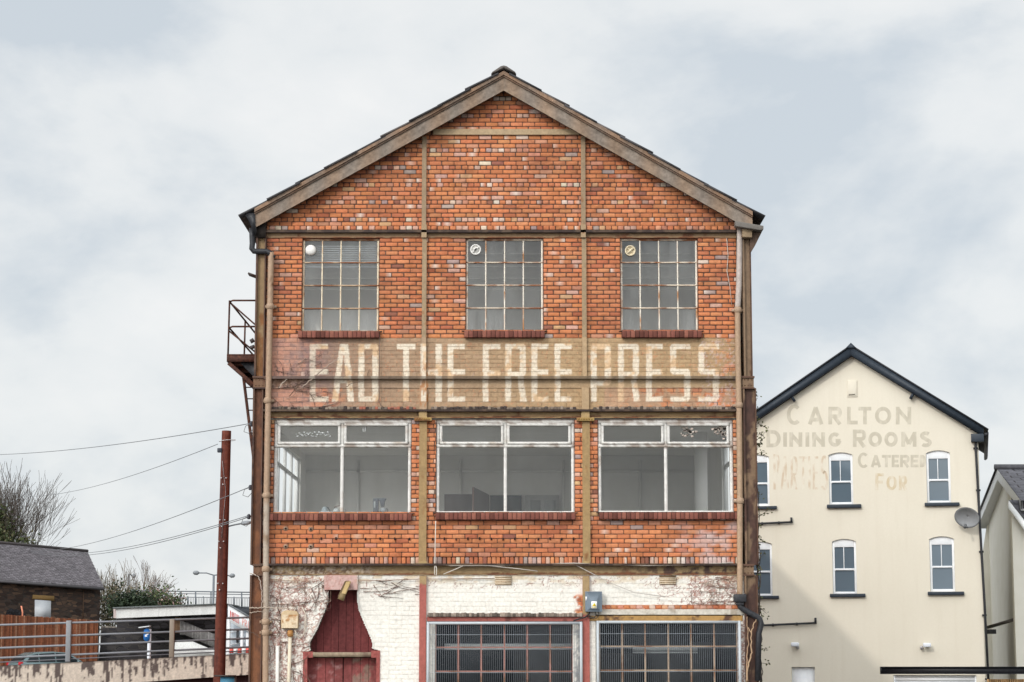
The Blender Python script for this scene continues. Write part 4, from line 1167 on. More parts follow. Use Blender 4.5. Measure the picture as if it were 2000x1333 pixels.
# ground floor windows with mesh guards
RED = (0.33, 0.095, 0.075)
def ground_window(o, xs, ys, base, seed, guard, lab, side_strip):
    x0, x1, z0, z1 = o; m = MB()
    gx_ = [fx(v, 1270) for v in xs]; z_top = fz(ys[0]); gz_ = [fz(v) for v in ys]
    while gz_[-1] > 0.75: gz_.append(gz_[-1] - .41)
    for x in gx_: barz(m, x, gz_[-1], z_top, .03, D + .09, D + .12, 30)
    for z in gz_: barx(m, gx_[0], gx_[-1], z, .026, D + .086, D + .124, 30)
    bar_cf(base, (0.20, 0.10, 0.05), .46, seed)(m)
    w = m.build('window', M_ATTRS, bldg); w['label'] = lab
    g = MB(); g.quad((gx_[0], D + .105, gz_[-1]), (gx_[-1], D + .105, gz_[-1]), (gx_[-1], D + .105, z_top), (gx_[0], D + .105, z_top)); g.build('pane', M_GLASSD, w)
    m = MB()      # brick jamb strips and apron beside the glazing
    cfw = lambda x, z: paint(*to_px(x, D, z), np.full((len(np.atleast_1d(x)), 3), .3))
    for a, b in ((x0, gx_[0]), (gx_[-1], x1)): front_box(m, a, b, 0.0, fz(ys[0] - 1), D + .05, .1, cfw, .03)
    front_box(m, gx_[0], gx_[-1], 0.0, gz_[-1], D + .06, .1, cfw, .05); m.build('jamb', M_ATTR, w)
    a, b, t = guard; xa, xb = fx(a, 1270), fx(b, 1270); zt2 = fz(t); m = MB((0.45, .48, .50)); Yg = D - .10
    for x in (xa + .02, xb - .02): m.box(x - .022, x + .022, Yg - .02, Yg + .02, .6, zt2)
    for z in (zt2 - .022, .62): m.box(xa + .042, xb - .042, Yg - .02, Yg + .02, z - .022, z + .022)
    n = int(round((xb - xa) / .0335))
    for i in range(1, n): x = xa + (xb - xa) * i / n; m.box(x - .0022, x + .0022, Yg - .0022, Yg + .0022, .64, zt2 - .04, (.20, .22, .245))
    z = zt2 - .22; k = 0
    while z > .7: m.box(xa + .04, xb - .04, Yg - .0075, Yg - .0025, z - .0028, z + .0028, (.34, .37, .40)); z -= (.24, .40, .24, .40)[k % 4]; k += 1
    for z in (zt2 - .25, 1.2):
        for x in (xa + .02, xb - .02): m.box(x - .015, x + .015, Yg + .018, D + .06, z - .02, z + .02)
    m.build('window_guard', M_FIXED, w)['label'] = 'galvanised wire mesh guard'
    return w
ground_window(GW[0], [850, 895, 940, 985, 1030, 1075, 1119], [1219, 1265, 1312], (0.42, 0.20, 0.16), 560, (834, 1137, 1215), 'barred ground floor window with red glazing bars behind wire mesh', True)
ground_window(GW[1], [1171, 1216, 1261, 1306, 1351, 1396, 1441], [1215, 1263, 1310], (0.42, 0.31, 0.22), 565, (1165, 1446, 1213), 'ground floor window with tan glazing bars behind wire mesh', True)
# red frame head and weathered ledge over the middle ground window
m = MB(); cfr_ = steel_cf(RED, (0.16, 0.045, 0.035), .42, 570, painted=False)
front_box(m, fx(834, 1210), fx(1138, 1210), fz(1214), fz(1205.5), D - .03, .14, cfr_)
m.build('window_head', M_ATTRS, bldg)['label'] = 'dull red painted head over the middle ground floor window'
m = MB(); n = 60; xs = np.linspace(fx(836, 1200), fx(1137, 1200), n + 1)
for i in range(n): m.box(xs[i], xs[i + 1], D - .07 - rnd.uniform(0, .03), D + .05, fz(1205.5) + .002, fz(1197.5) + rnd.uniform(-.012, .008), np.array((0.25, .20, .165)) * rnd.uniform(.35, 1.4))
m.build('lintel', M_ATTR, bldg, bevel=.006)
# header course, concrete lintel and rusty angle over the right ground window
m = MB(); cfc = lambda x, z: rusty(*to_px(x, D, z), (0.55, 0.51, 0.44), (0.36, .31, .25), .42, 580)
front_box(m, fx(1160, 1196), fx(1450, 1196), fz(1201), fz(1190.5), D - .03, .1, cfc); m.build('lintel', M_ATTR, bldg)['label'] = 'pale concrete lintel over the right ground floor window'
m = MB(); lay_bricks(m, fx(1154, 1186), XR + .06, [(fz(1190.2), fz(1181.8), 'H', .2)], depth=.006, ydep=.03); m.build('header_course', M_ATTR, bldg)
m = MB(); front_box(m, fx(1152, 1206), fx(1450, 1206), fz(1213), fz(1203), D - .02, .12, steel_cf((0.38, .22, .07), (0.09, .04, .02), .50, 585, painted=False)); m.build('lintel', M_ATTRS, bldg)['label'] = 'rusty steel angle over the right ground floor window'
# unlit battens inside the workshop
for x0, x1, y in ((868, 1118, 1261), (1236, 1362, 1268)):
    m = MB((0.85, .85, .83)); p, q = at(x0, y, D + (.5 if x0 < 900 else .9)), at(x1, y, D + (.5 if x0 < 900 else .9))
    m.box(p.x, q.x, p.y - .05, p.y + .05, p.z - .03, p.z + .03); m.box(p.x, q.x, p.y - .02, p.y + .02, p.z - .075, p.z - .045)
    m.build('batten_light', M_FIXED, bldg)
for i in range(9):
    m = MB(); x = rnd.uniform(fx(860), fx(1420)); y = D + rnd.uniform(2, 5); s = rnd.uniform(.3, .6)
    m.box(x - s, x + s, y - .3, y + .3, 0.03, rnd.uniform(1.0, 2.4), np.array((.20, .19, .18)) * rnd.uniform(.4, 1.4)); m.build('workshop_shelving', M_FIXED, bldg)

# ------------------------------------------------------------------ door in its bottle shaped opening
DY = D + .28
m = MB()
def plank_cf(x, z):
    px, py = to_px(x, D, z); x = np.asarray(x)
    k = np.floor((x - XL) / .135)
    c = np.array([0.145, 0.034, 0.034]) * (0.75 + 0.5 * np.modf(np.abs(np.sin(k * 12.99) * 43758.5))[0])[:, None]
    low = sst(1283, 1286, py)[:, None]
    c = c * (1 - low) + c * np.array([1.7, 1.95, 1.85]) * low  # fixed upper planks stay darker: shade of the recess put into the colour
    bare = sst(.48, .62, fbm(px * .01, py * .006, 8, 4, 90)) * sst(1284, 1287, py) * sst(684, 690, px) * .8
    c = mixc(c, (0.23, .175, .135), bare)
    blm = sst(.55, .68, fbm(px * .01, py * .01, 7, 4, 92)) * sst(1284, 1300, py) * (1 - sst(660, 700, px)) * .5
    c = mixc(c, (0.45, .28, .27), blm)
    return c
# planks of the fixed upper part and of the two leaves below the transom
def planks(name, x0, x1, z0, z1, y, parent):
    m = MB(); n = max(1, int(round((x1 - x0) / .135)))
    for i in range(n):
        a, b = x0 + (x1 - x0) * i / n, x0 + (x1 - x0) * (i + 1) / n
        front_box(m, a + .003, b - .003, z0, z1, y + rnd.uniform(-.004, .004), .03, plank_cf, .025)
    m.box(x0, x1, y + .012, y + .035, z0, z1, (0.02, .008, .008)); return m.build(name, M_WOOD, parent)
door = planks('door', fx(600, 1250), fx(732, 1250), fz(1276), fz(1149), DY, bldg)
door['label'] = 'dark red planked double door narrowing to a bottle shaped head'
planks('door_leaf', fx(600, 1310), fx(667.5, 1310), 0.05, fz(1285), DY - .05, door)
r_ = planks('door_leaf', fx(669, 1310), fx(735, 1310), 0.05, fz(1285), DY - .05, door); r_['label'] = 'door leaf with grey bare wood showing through the red'
m = MB(); barx(m, fx(610, 1279), fx(726, 1279), fz(1279), .08, D - .01, DY); bar_cf((0.30, .235, .165), (.16, .11, .08), .42, 600)(m); m.build('transom', M_WOOD, door)
m = MB(); cfr2 = steel_cf((0.31, .085, .075), (.2, .05, .04), .36, 602, painted=False)
front_box(m, fx(591.5, 1310), fx(600, 1310), 0, fz(1273), D - .02, .25, cfr2); front_box(m, fx(600, 1280), fx(611, 1280), fz(1285), fz(1273), D - .012, .24, cfr2); m.build('door_jamb', M_WOOD, door)
m = MB(); front_box(m, fx(735, 1310), fx(742, 1310), 0, fz(1271), D - .02, .25, cfr2); front_box(m, fx(725, 1280), fx(735, 1280), fz(1285), fz(1271), D - .012, .24, cfr2); m.build('door_jamb', M_WOOD, door)
m = MB(); cfl_ = lambda x, z: paint(*to_px(x, D, z), np.full((len(np.atleast_1d(x)), 3), .25)) * .95
front_box(m, fx(634, 1140), fx(699, 1140), fz(1152.5), fz(1124), D - .075, .3, cfl_); m.build('lintel', M_ATTR, bldg, bevel=.0)['label'] = 'pinkish stone lintel over the bottle shaped door head'

# air bricks
for q in ((967, 999, 1125.5, 1142), (1288, 1320, 1124.5, 1141)):
    m = MB((0.70, .62, .50)); a, b = fx(q[0], 1130), fx(q[1], 1130)
    m.box(a, b, D - .012, D + .02, fz(q[3]), fz(q[2]), (0.10, .05, .025))
    for i in range(5):
        z = fz(q[2] + 1.6 + i * 3.4)
        if q[0] > 1200 and i == 0: m.box(a, b, D - .02, D, z - .02, z + .012, (0.14, .09, .05)); continue
        m.beam((a, D - .022, z), (b, D - .022, z), .03, .012, up=(0, -.6, 1), c=np.array((0.68, .57, .42)) * rnd.uniform(.9, 1.1))
        m.box(a, b, D - .018, D - .01, z - .02, z - .012, (0.45, .22, .07))
    m.build('air_vent', M_ATTRS, bldg)

# ------------------------------------------------------------------ things fixed to the front
def wtube(name, pts, r, mat, label, cat, y=D - .03, n=6, col=None, group=None, jit=0.0, smooth=True):
    m = MB(col); P = []
    for i, p in enumerate(pts):
        yy = p[2] if len(p) > 2 else y
        P.append(at(p[0] + rnd.uniform(-jit, jit), p[1] + rnd.uniform(-jit, jit), yy))
    m.tube(P, r, n); o = m.build(name, mat, None, smooth=smooth); return tag(o, label, cat, group)

# grey isolator box
t = thing('switch_box', at(1159, 1195, D - .06), 'grey electrical switch box with yellow warning sticker beside right ground floor window', 'electrical box')
m = MB((0.165, 0.205, 0.245)); a, b = at(1143.5, 1195, D - .2), at(1176, 1155.5, D - .2); y0, y1 = D - .17, D - .055
X0, X1, Z0, Z1 = a.x, b.x, a.z, b.z; ix = .055; k = m.add([(X0, y0, Z0), (X1, y0, Z0), (X1, y0, Z1), (X0, y0, Z1), (X0, y1, Z0), (X1, y1, Z0), (X1, y1, Z1), (X0, y1, Z1),
    (X0 + .085, y0 - .06, Z0 + .06), (X1 - .085, y0 - .06, Z0 + .06), (X1 - .085, y0 - .06, Z1 - .14), (X0 + .085, y0 - .06, Z1 - .14),
    (X0 + .028, y0, Z0 + .02), (X1 - .028, y0, Z0 + .02), (X1 - .028, y0, Z1 - .02), (X0 + .028, y0, Z1 - .02)])
for q in ([0, 4, 5, 1], [1, 5, 6, 2], [2, 6, 7, 3], [3, 7, 4, 0], [0, 1, 13, 12], [1, 2, 14, 13], [2, 3, 15, 14], [3, 0, 12, 15], [12, 13, 9, 8], [13, 14, 10, 9], [14, 15, 11, 10], [15, 12, 8, 11], [8, 9, 10, 11]): m.Fp.append([k + i for i in q])
m.build('case', M_FIXED, t, bevel=.006)
p = at(1160.5, 1182, D - .235); ys = y0 - .064
m = MB((0.85, .85, .83)); m.box(p.x - .047, p.x + .047, ys - .001, ys + .003, p.z - .06, p.z + .06); st_ = m.build('warning_sticker', M_FIXED, t)
m = MB((0.80, .58, .03)); m.prism([(p.x - .036, p.z - .022), (p.x + .036, p.z - .022), (p.x, p.z + .045)], ys - .004, ys - .002); m.box(p.x - .036, p.x + .036, ys - .004, ys - .002, p.z - .046, p.z - .034, (.75, .62, .25)); m.build('warning_triangle', M_FIXED, st_)
m = MB((.02, .02, .02)); m.poly([(p.x + .004, ys - .0055, p.z + .025), (p.x - .008, ys - .0055, p.z + .004), (p.x, ys - .0055, p.z + .004), (p.x - .004, ys - .0055, p.z - .014), (p.x + .009, ys - .0055, p.z + .010), (p.x + .001, ys - .0055, p.z + .010)]); m.build('lightning_symbol', M_FIXED, st_)
m = MB((0.8, .8, .8)); m.box(X0 + .003, X0 + .028, y0 - .004, y0 + .0, Z0 + .19, Z0 + .255); m.build('label_plate', M_FIXED, t)
m = MB((.02, .02, .022)); m.tube([at(1152, 1194, D - .1), at(1151, 1199, D - .1), at(1143, 1206, D - .11), at(1132, 1209, D - .12), at(1120, 1213, D - .1)], .014, 6); m.build('cable', M_FIXED, t, smooth=True)
for c in (1162, 1168):
    m = MB((.03, .03, .032)); m.tube([at(c, 1194, D - .1), at(c + 2, 1202, D - .11), at(c - 3, 1208, D - .11), at(c - 10, 1207, D - .1), at(c - 17, 1203, D - .08)], .008, 6); m.build('cable', M_FIXED, t, smooth=True)
# old cream meter box with its conduit
t = thing('meter_box', at(566, 1229, D), 'cream rust-stained meter box with rounded top left of the door', 'electrical box')
m = MB(); P = [at(x, y, D - .14) for x, y in ((549, 1228), (582, 1228), (583, 1200), (580, 1195), (573, 1192.5), (558, 1192.5), (552, 1195), (549, 1200))]
m.prism([(p.x, p.z) for p in P][::-1], D - .16, D - .01)
cfm = steel_cf((0.64, 0.52, 0.36), (0.38, 0.19, 0.07), .46, 700, painted=False); a, b = at(550.5, 1227, D - .16), at(581.5, 1201, D - .16)
m.Cc[0][:] = (0.50, .37, .22); m.grid(a.x, b.x, a.z, b.z, D - .166, .012, cfm); m.build('case', M_ATTRS, t, bevel=.01)
m = MB(); p = at(567, 1232, D - .08); m.lathe((p.x, p.y, p.z - .10), [(.05, 0), (.05, .09), (.035, .11)], 12, 'z', (.45, .22, .07)); m.build('gland', M_ATTRS, t)
m = MB((0.66, .58, .45)); m.tube([at(567, 1236, D - .07), at(564, 1330, D - .07), at(563, 1460, D - .07)], .032, 10); m.build('conduit', M_ATTRS, t, smooth=True)
m = MB((0.55, .48, .40)); m.tube([at(576, 1229, D - .1), at(578, 1240, D - .1), at(585, 1245, D - .08), at(593, 1240, D - .06), at(596, 1228, D - .05), at(597, 1200, D - .04), at(590, 1186, D - .04)], .012, 6); m.build('cable', M_ATTRS, t, smooth=True)
wtube('waste_pipe', [(542, 1262), (541.5, 1333), (541, 1462)], .033, M_FIXED, 'short white plastic pipe rising beside the cream meter box', 'pipe', D - .06, 10, (0.72, .69, .64))
# iron hook arm over the door
t = thing('lamp_bracket', at(672, 1170, D), 'tan angled metal lamp bracket jutting out above the red door', 'bracket')
m = MB((0.42, 0.30, 0.14)); m.beam(at(681, 1137, D - .12), at(671, 1161, D - .40), .03, .085, up=(1, 0, .3)); m.build('arm', M_ATTRS, t, bevel=.008)
m = MB((0.10, .065, .03)); m.beam(at(678, 1136, D - .09), at(664, 1166, D - .36), .03, .08, up=(1, 0, .4)); m.build('web', M_ATTRS, t, bevel=.006)
m = MB((0.20, .14, .065)); p = at(669, 1167, D - .40); m.tube([p + Vector((.01, 0, .06)), p + Vector((-.03, 0, -.045))], [.045, .06], 12); m.build('socket', M_ATTRS, t, smooth=False)

# loose cables slung along the front
CG = 'loose cables slung across the front'
wtube('loose_cable', [(851, 1018), (850, 1060), (849.5, 1100), (848.5, 1122), (852, 1126), (853, 1112), (851, 1104)], .0085, M_FIXED, 'pale cable dropping from the middle window sill to the lower beam', 'cable', D - .13, 6, (0.60, .55, .48), CG)
wtube('loose_cable', [(852, 1102), (880, 1105), (960, 1105), (1040, 1103), (1120, 1100.5), (1180, 1103), (1260, 1105), (1340, 1104), (1432, 1099.5)], .010, M_FIXED, 'long pale cable lying along the top of the lower beam', 'cable', D - .14, 6, (0.55, .50, .44), CG)
wtube('loose_cable', [(866, 1122), (890, 1112), (915, 1101)], .008, M_FIXED, 'short pale cable slanting up across the lower beam left of centre', 'cable', D - .13, 6, (0.55, .50, .44), CG)
wtube('loose_cable', [(917, 1101), (960, 1106), (1010, 1111), (1050, 1116)], .008, M_FIXED, 'pale cable sagging gently across the middle of the lower beam', 'cable', D - .13, 6, (0.52, .46, .40), CG)
wtube('loose_cable', [(1119, 1101), (1140, 1112), (1163, 1124), (1190, 1138), (1240, 1158), (1300, 1166)], .007, M_FIXED, 'thin cable slanting down from the lower beam over white brick', 'cable', D - .11, 6, (0.50, .46, .42), CG)
wtube('loose_cable', [(521, 1131), (560, 1134), (640, 1136), (760, 1133), (818, 1132), (900, 1131), (966, 1130)], .007, M_FIXED, 'brown cable running level along the white brick to the left vent', 'cable', D - .05, 6, (0.30, .20, .15), CG, .8)
wtube('loose_cable', [(742, 655), (741, 700), (740.5, 760), (740, 785), (744, 793), (752, 797), (790, 798), (812, 800), (816, 812)], .008, M_FIXED, 'dark cable running down past the letter D then along the ledge', 'cable', D - .06, 6, (0.16, .11, .085), CG, .4)
wtube('loose_cable', [(1420, 466), (1422, 500), (1420, 530), (1425, 560), (1430, 596)], .006, M_FIXED, 'thin pale cable hanging beside the right downpipe at the top', 'cable', D - .03, 5, (0.55, .48, .42), CG, .8)
# dead creeper
VG = 'dead creeper stems on the front'
def vine(pts, lab, r=.011, col=(0.20, .135, .095), y=D - .03, sub=5):
    P = []
    for a, b in zip(pts[:-1], pts[1:]):
        for i in range(sub): P.append((a[0] + (b[0] - a[0]) * i / sub + rnd.uniform(-1.2, 1.2), a[1] + (b[1] - a[1]) * i / sub + rnd.uniform(-1.2, 1.2)))
    P.append(pts[-1]); n = len(P)
    m = MB(col); m.tube([at(p[0], p[1], y) for p in P], [r * (1 - .6 * i / n) for i in range(n)], 6)
    return tag(m.build('dead_vine', M_ATTR, None, smooth=True), lab, 'vine', VG)
vine([(590, 758), (612, 738), (630, 722), (650, 708), (662, 701)], 'long dead creeper stem slanting up over the letters E and A', .014, (0.34, .26, .21), D - .1)
vine([(632, 793), (650, 789), (662, 783)], 'short dead creeper stem under the letter A', .010, (0.30, .23, .18))
vine([(564, 775), (575, 762), (590, 745), (604, 725)], 'dead creeper stem left of the letter E', .009, (0.13, .085, .06), D - .1)
vine([(545, 758), (552, 748), (561, 741)], 'small pale dead creeper twig on the beam by the left downpipe', .010, (0.50, .42, .34), D - .12)
vine([(715, 742), (719, 730), (722, 722)], 'tiny dead twig over the letter D', .006, (0.13, .085, .06))
vine([(676, 756), (690, 748), (712, 744)], 'dead twig along the beam under the letter A', .007, (0.15, .10, .07), D - .11)
vine([(1460, 1333), (1459, 1290), (1462, 1250), (1459, 1205)], 'pale creeper stem on the inner edge of the right column', .016, (0.36, .235, .15), D - .15)
vine([(1458, 1333), (1461, 1300), (1468, 1275), (1467, 1240), (1473, 1218), (1478, 1211)], 'forked pale creeper stem climbing the right column', .018, (0.40, .27, .17), D - .17)
vine([(1467, 1236), (1463, 1228), (1461, 1226)], 'side shoot of the creeper on the right column', .012, (0.40, .27, .17), D - .16)
vine([(487, 1187), (505, 1188), (520, 1187), (545, 1188), (575, 1190)], 'pale stem crossing the left column above the meter box', .013, (0.42, .34, .27), D - .18)
vine([(487, 1198), (503, 1195), (520, 1195)], 'thin stem crossing the left column below the pale one', .009, (0.42, .34, .27), D - .18)
vine([(489, 1120), (500, 1124), (508, 1132), (511, 1150), (512, 1175), (510, 1190)], 'wiry stem curling down the left column under the lower beam', .010, (0.46, .38, .32), D - .2)
vine([(485, 1232), (500, 1240), (513, 1248)], 'thin dark stem slanting across the left column', .007, (0.13, .09, .07), D - .18)

def tangle(lab, boxes, r0, cols):
    m = MB()
    for (x0, x1, y0, y1, n, flat) in boxes:
        for _ in range(n):
            x, y = rnd.uniform(x0, x1), rnd.uniform(y0, y1); a = rnd.uniform(-.35, .35) + (0 if rnd.random() < flat else 1.45); P = [(x, y)]
            for k in range(rnd.randint(5, 12)): a += rnd.uniform(-.3, .3); x += math.cos(a) * 5; y += math.sin(a) * 4; P.append((min(max(x, x0 - 6), x1 + 6), min(max(y, y0 - 3), y1 + 3)))
            nn = len(P); m.tube([at(p[0], p[1], D - .022 - .01 * rnd.random()) for p in P], [r0 * rnd.uniform(.6, 1.2) * (1 - .6 * i / nn) for i in range(nn)], 5, np.array(rnd.choice(cols)) * rnd.uniform(.7, 1.2))
    return tag(m.build('dead_creeper', M_ATTR, None, smooth=True), lab, 'vine')
tangle('tangle of thin dead creeper stems clinging to the white wall left of the door', [(524, 600, 1132, 1330, 46, .35), (600, 640, 1132, 1190, 14, .6), (700, 815, 1134, 1166, 16, .95)], .007, [(.17, .11, .085), (.24, .17, .13), (.11, .06, .05)])
tangle('thin dead creeper stems at the right end of the whitewashed wall', [(1345, 1434, 1128, 1178, 26, .5)], .006, [(.20, .12, .09), (.15, .08, .06), (.30, .22, .17)])
tangle('dead creeper stems and rootlets on the left end of the sign band', [(530, 620, 690, 735, 12, .4), (530, 640, 760, 795, 16, .5), (530, 600, 741, 756, 10, .4)], .006, [(.14, .09, .07), (.26, .19, .15)])
# creeper with a few leaves on the right-hand corner
def leaf(m, p, s, col):
    a = rnd.uniform(0, 6.28); n = Vector((rnd.gauss(0, 1), rnd.gauss(0, 1) - .6, rnd.gauss(0, 1))).normalized(); u = n.orthogonal().normalized(); v = n.cross(u); u, v = u * math.cos(a) + v * math.sin(a), v * math.cos(a) - u * math.sin(a)
    c = np.array(col) * rnd.uniform(.6, 1.4)
    m.poly([tuple(p - u * s), tuple(p + v * s * .55), tuple(p + u * s), tuple(p - v * s * .55)], c)
t = thing('creeper', (fx(1478, 1200), D + .3, 0), 'straggly green creeper growing up the outer edge of the right column', 'creeper')
m = MB((0.13, .095, .07)); lf = MB()
xs_ = lambda y: 1470 + (y - 740) * .022
prev = []
for k in range(5):
    P = []; y = 1345; dx = rnd.uniform(-2, 5)
    while y > rnd.uniform(745, 900): P.append(at(xs_(y) + dx + rnd.uniform(-2, 3), y, D + rnd.uniform(0, .3))); y -= 16
    m.tube(P, .008, 5)
for k in range(20):
    y = rnd.uniform(780, 1330); p0 = at(xs_(y) + 2, y, D + .15); p = p0.copy(); P = [p.copy()]; d = Vector((rnd.uniform(.3, 1), rnd.uniform(-.3, .3), rnd.uniform(-.7, .9))); ln = rnd.uniform(.03, .07) if not 1090 < y < 1160 else rnd.uniform(.06, .13)
    for q in range(4): p = p + d * ln + Vector((0, 0, rnd.uniform(-.02, .02))); P.append(p.copy()); 
    m.tube(P, [.006, .005, .004, .003, .002], 4)
    for q in P[1:]:
        for _ in range(2): leaf(lf, q + Vector((rnd.gauss(0, .03), rnd.gauss(0, .03), rnd.gauss(0, .03))), rnd.uniform(.018, .036), (0.09, .10, .035))
for k in range(240):
    y = rnd.choice([rnd.uniform(760, 850), rnd.uniform(800, 1340), rnd.uniform(1060, 1150)]); leaf(lf, at(xs_(y) + abs(rnd.gauss(1, 3.5)), y, D + rnd.uniform(0, .4)), rnd.uniform(.015, .034), rnd.choice([(0.10, .11, .03), (0.14, .12, .05), (0.07, .085, .03)]))
m.build('stem', M_BARK, t); lf.build('leaves', M_LEAF, t)

# things on the ledge inside the left window
sz = fz(1003) + .012
t = thing('coffee_maker', (at(742, 1000, D + .22).x, D + .22, sz), 'grey coffee maker with glass jug on the left window ledge', 'coffee maker')
def px2(x, Y=D + .22): return at(x, 1000, Y).x
def pz2(y, Y=D + .22): return at(1000, y, Y).z
m = MB((0.09, .10, .12)); m.box(px2(729), px2(739), D + .15, D + .3, sz, pz2(974)); m.box(px2(729), px2(754), D + .14, D + .31, sz, sz + .025); m.build('body', M_FIXED, t, bevel=.008)
m = MB((0.10, .11, .13)); P = [(px2(739), pz2(978)), (px2(739), pz2(974)), (px2(755), pz2(974)), (px2(752), pz2(978)), (px2(750), pz2(990)), (px2(744), pz2(990)), (px2(742), pz2(979))]; m.prism(P[::-1], D + .16, D + .29); m.build('filter_holder', M_FIXED, t, bevel=.004)
m = MB((0.45, .47, .48)); m.lathe((px2(748), D + .225, sz + .026), [(.045, 0), (.055, .02), (.055, .05), (.04, .075)], 16); m.build('jug', M_FIXED, t, smooth=True)
m = MB((0.08, .08, .09)); m.tube([(px2(753), D + .225, sz + .08), (px2(757), D + .225, sz + .075), (px2(757), D + .225, sz + .03)], .008, 6); m.build('jug_handle', M_FIXED, t)
m = MB((0.55, .58, .58)); m.box(px2(730.5), px2(733.5), D + .146, D + .151, pz2(993), pz2(980)); m.build('water_gauge', M_FIXED, t)
t = thing('jug', (px2(634), D + .22, sz), 'pale blue-grey jug left of the centre bar on the window ledge', 'jug')
m = MB((0.40, .46, .48)); m.lathe((px2(634), D + .22, sz), [(.062, 0), (.06, .03), (.04, .10), (.022, .115)], 18); m.build('bowl', M_FIXED, t, smooth=True)
m = MB((0.10, .11, .12)); m.tube([(px2(636), D + .22, sz + .11), (px2(641), D + .22, sz + .095), (px2(644), D + .22, sz + .05), (px2(644.5), D + .22, sz + .01)], .01, 6); m.build('handle', M_FIXED, t)
t = thing('kettle', (px2(657), D + .22, sz), 'white kettle with brown handle beside the centre bar on the ledge', 'kettle')
m = MB((0.68, .71, .70)); m.lathe((px2(657), D + .22, sz), [(.05, 0), (.058, .03), (.048, .075), (.02, .085)], 18); m.build('body', M_FIXED, t, smooth=True)
m = MB((0.20, .12, .09)); m.tube([(px2(653), D + .22, sz + .09), (px2(655), D + .22, sz + .122), (px2(664), D + .22, sz + .135)], .008, 6); m.build('handle', M_FIXED, t)
m = MB((0.78, .78, .75)); m.lathe((px2(781), D + .2, sz), [(.025, 0), (.042, .022), (.042, .028), (.0, .03)], 16); tag(m.build('saucer', M_FIXED, None, smooth=True), 'small white dish at the right end of the left window ledge', 'dish')
m = MB((0.35, .36, .37))
for k in range(3): m.tube([(px2(670 + k * 2), D + .2, sz), (px2(671 + k * 2), D + .2, sz + .07), (px2(676 + k), D + .26, sz)], .003, 5)
tag(m.build('dish_rack', M_FIXED, None), 'thin wire rack right of the centre bar on the ledge', 'rack')

# ------------------------------------------------------------------ fire escape
t = thing('fire_escape', (at(470, 692, D + 4).x, D + 4, 0), 'rusty steel landing with railing and ladder on the left side wall', 'fire escape')
Y0, Y1 = D + 2.0, D + 6.8
pa = at(443, 692, Y0); xo, zp = pa.x, pa.z; xi = XSL
m = MB(); m.box(xo, xi, Y0, Y1, zp - .03, zp); m.box(xo, xi, Y0, Y0 + .03, zp - .14, zp - .03); m.box(xo, xo + .03, Y0 + .03, Y1, zp - .14, zp - .03)
for i in range(5): m.box(xo + .03, xi, Y0 + .5 + i, Y0 + .56 + i, zp - .12, zp - .031)
m.build('landing', M_DARKRUST, t)
for yy in (Y0 + .05, Y0 + 2.4, Y1 - .1):
    m = MB(); m.beam((xo + .03, yy, zp - .16), (xi, yy, zp - .82), .07, .07); m.build('strut', M_DARKRUST, t)
    m = MB(); m.prism([(xo + .22, zp - .13), (xi, zp - .13), (xi, zp - .72)], yy + .05, yy + .06); m.build('gusset', M_BLACK, t)
zr, zm_ = at(449, 587, Y0).z, at(449, 638, Y0).z
for yy, x in ((Y0, xo), (Y1, xo), ((Y0 + Y1) / 2, xo)):
    m = MB(); m.tube([(x + .02, yy + .02, zp), (x + .03, yy + .02, zr)], .017, 8); m.build('post', M_DARKRUST, t)
for z in (zr, zm_):
    m = MB(); m.tube([(xi, Y0 + .02, z), (xo + .09, Y0 + .02, z), (xo + .03, Y0 + .05, z - .02), (xo + .02, Y1, z)], .017, 8); m.build('rail', M_DARKRUST, t)
m = MB(); m.tube([(xo + .03, Y0 + .05, zr - .03), (xi - .10, Y0 + .06, zm_ - .12), (xi - .04, Y0 + .06, zp)], .015, 8); m.build('brace', M_DARKRUST, t)
m = MB(); m.tube([(xo + .03, Y0 + .05, zm_ - .08), (xi - .22, Y0 + .07, zp)], .015, 8); m.build('brace', M_DARKRUST, t)
m = MB(); m.tube([(xi - .22, Y0 + .1, zp), (xi - .2, Y0 + .1, zm_)], .013, 8); m.build('post', M_DARKRUST, t)
Yl = D + 4.0; la, lb = at(478, 757, Yl), at(494, 885, Yl); la2, lb2 = at(498, 757, Yl + .1), at(514, 885, Yl + .1)
for p, q in ((la, lb), (la2, lb2)): 
    e = p + (q - p) * 3.0; m = MB(); m.beam(p + (p - q) * .15, e, .055, .03); m.build('stringer', M_DARKRUST, t)
for i in range(16):
    f = i / 16 * 2.8; p, q = la + (lb - la) * f, la2 + (lb2 - la2) * f; m = MB(); m.tube([p, q], .012, 6); m.build('rung', M_DARKRUST, t)
m = MB((.06, .045, .04)); m.beam(at(486, 536, D + .5), at(500, 541, D + .5), .25, .03); tag(m.build('wall_bracket', M_ATTRS, None), 'small dark plate bracket sticking out high on the left corner', 'bracket')
m = MB((.06, .05, .05)); m.tube([at(489, 668, D + 1.8), at(496, 664, D + 1.8)], .04, 8); m.tube([at(489, 680, D + 1.8), at(497, 677, D + 1.8)], .035, 8); m.build('hinge', M_ATTRS, t)

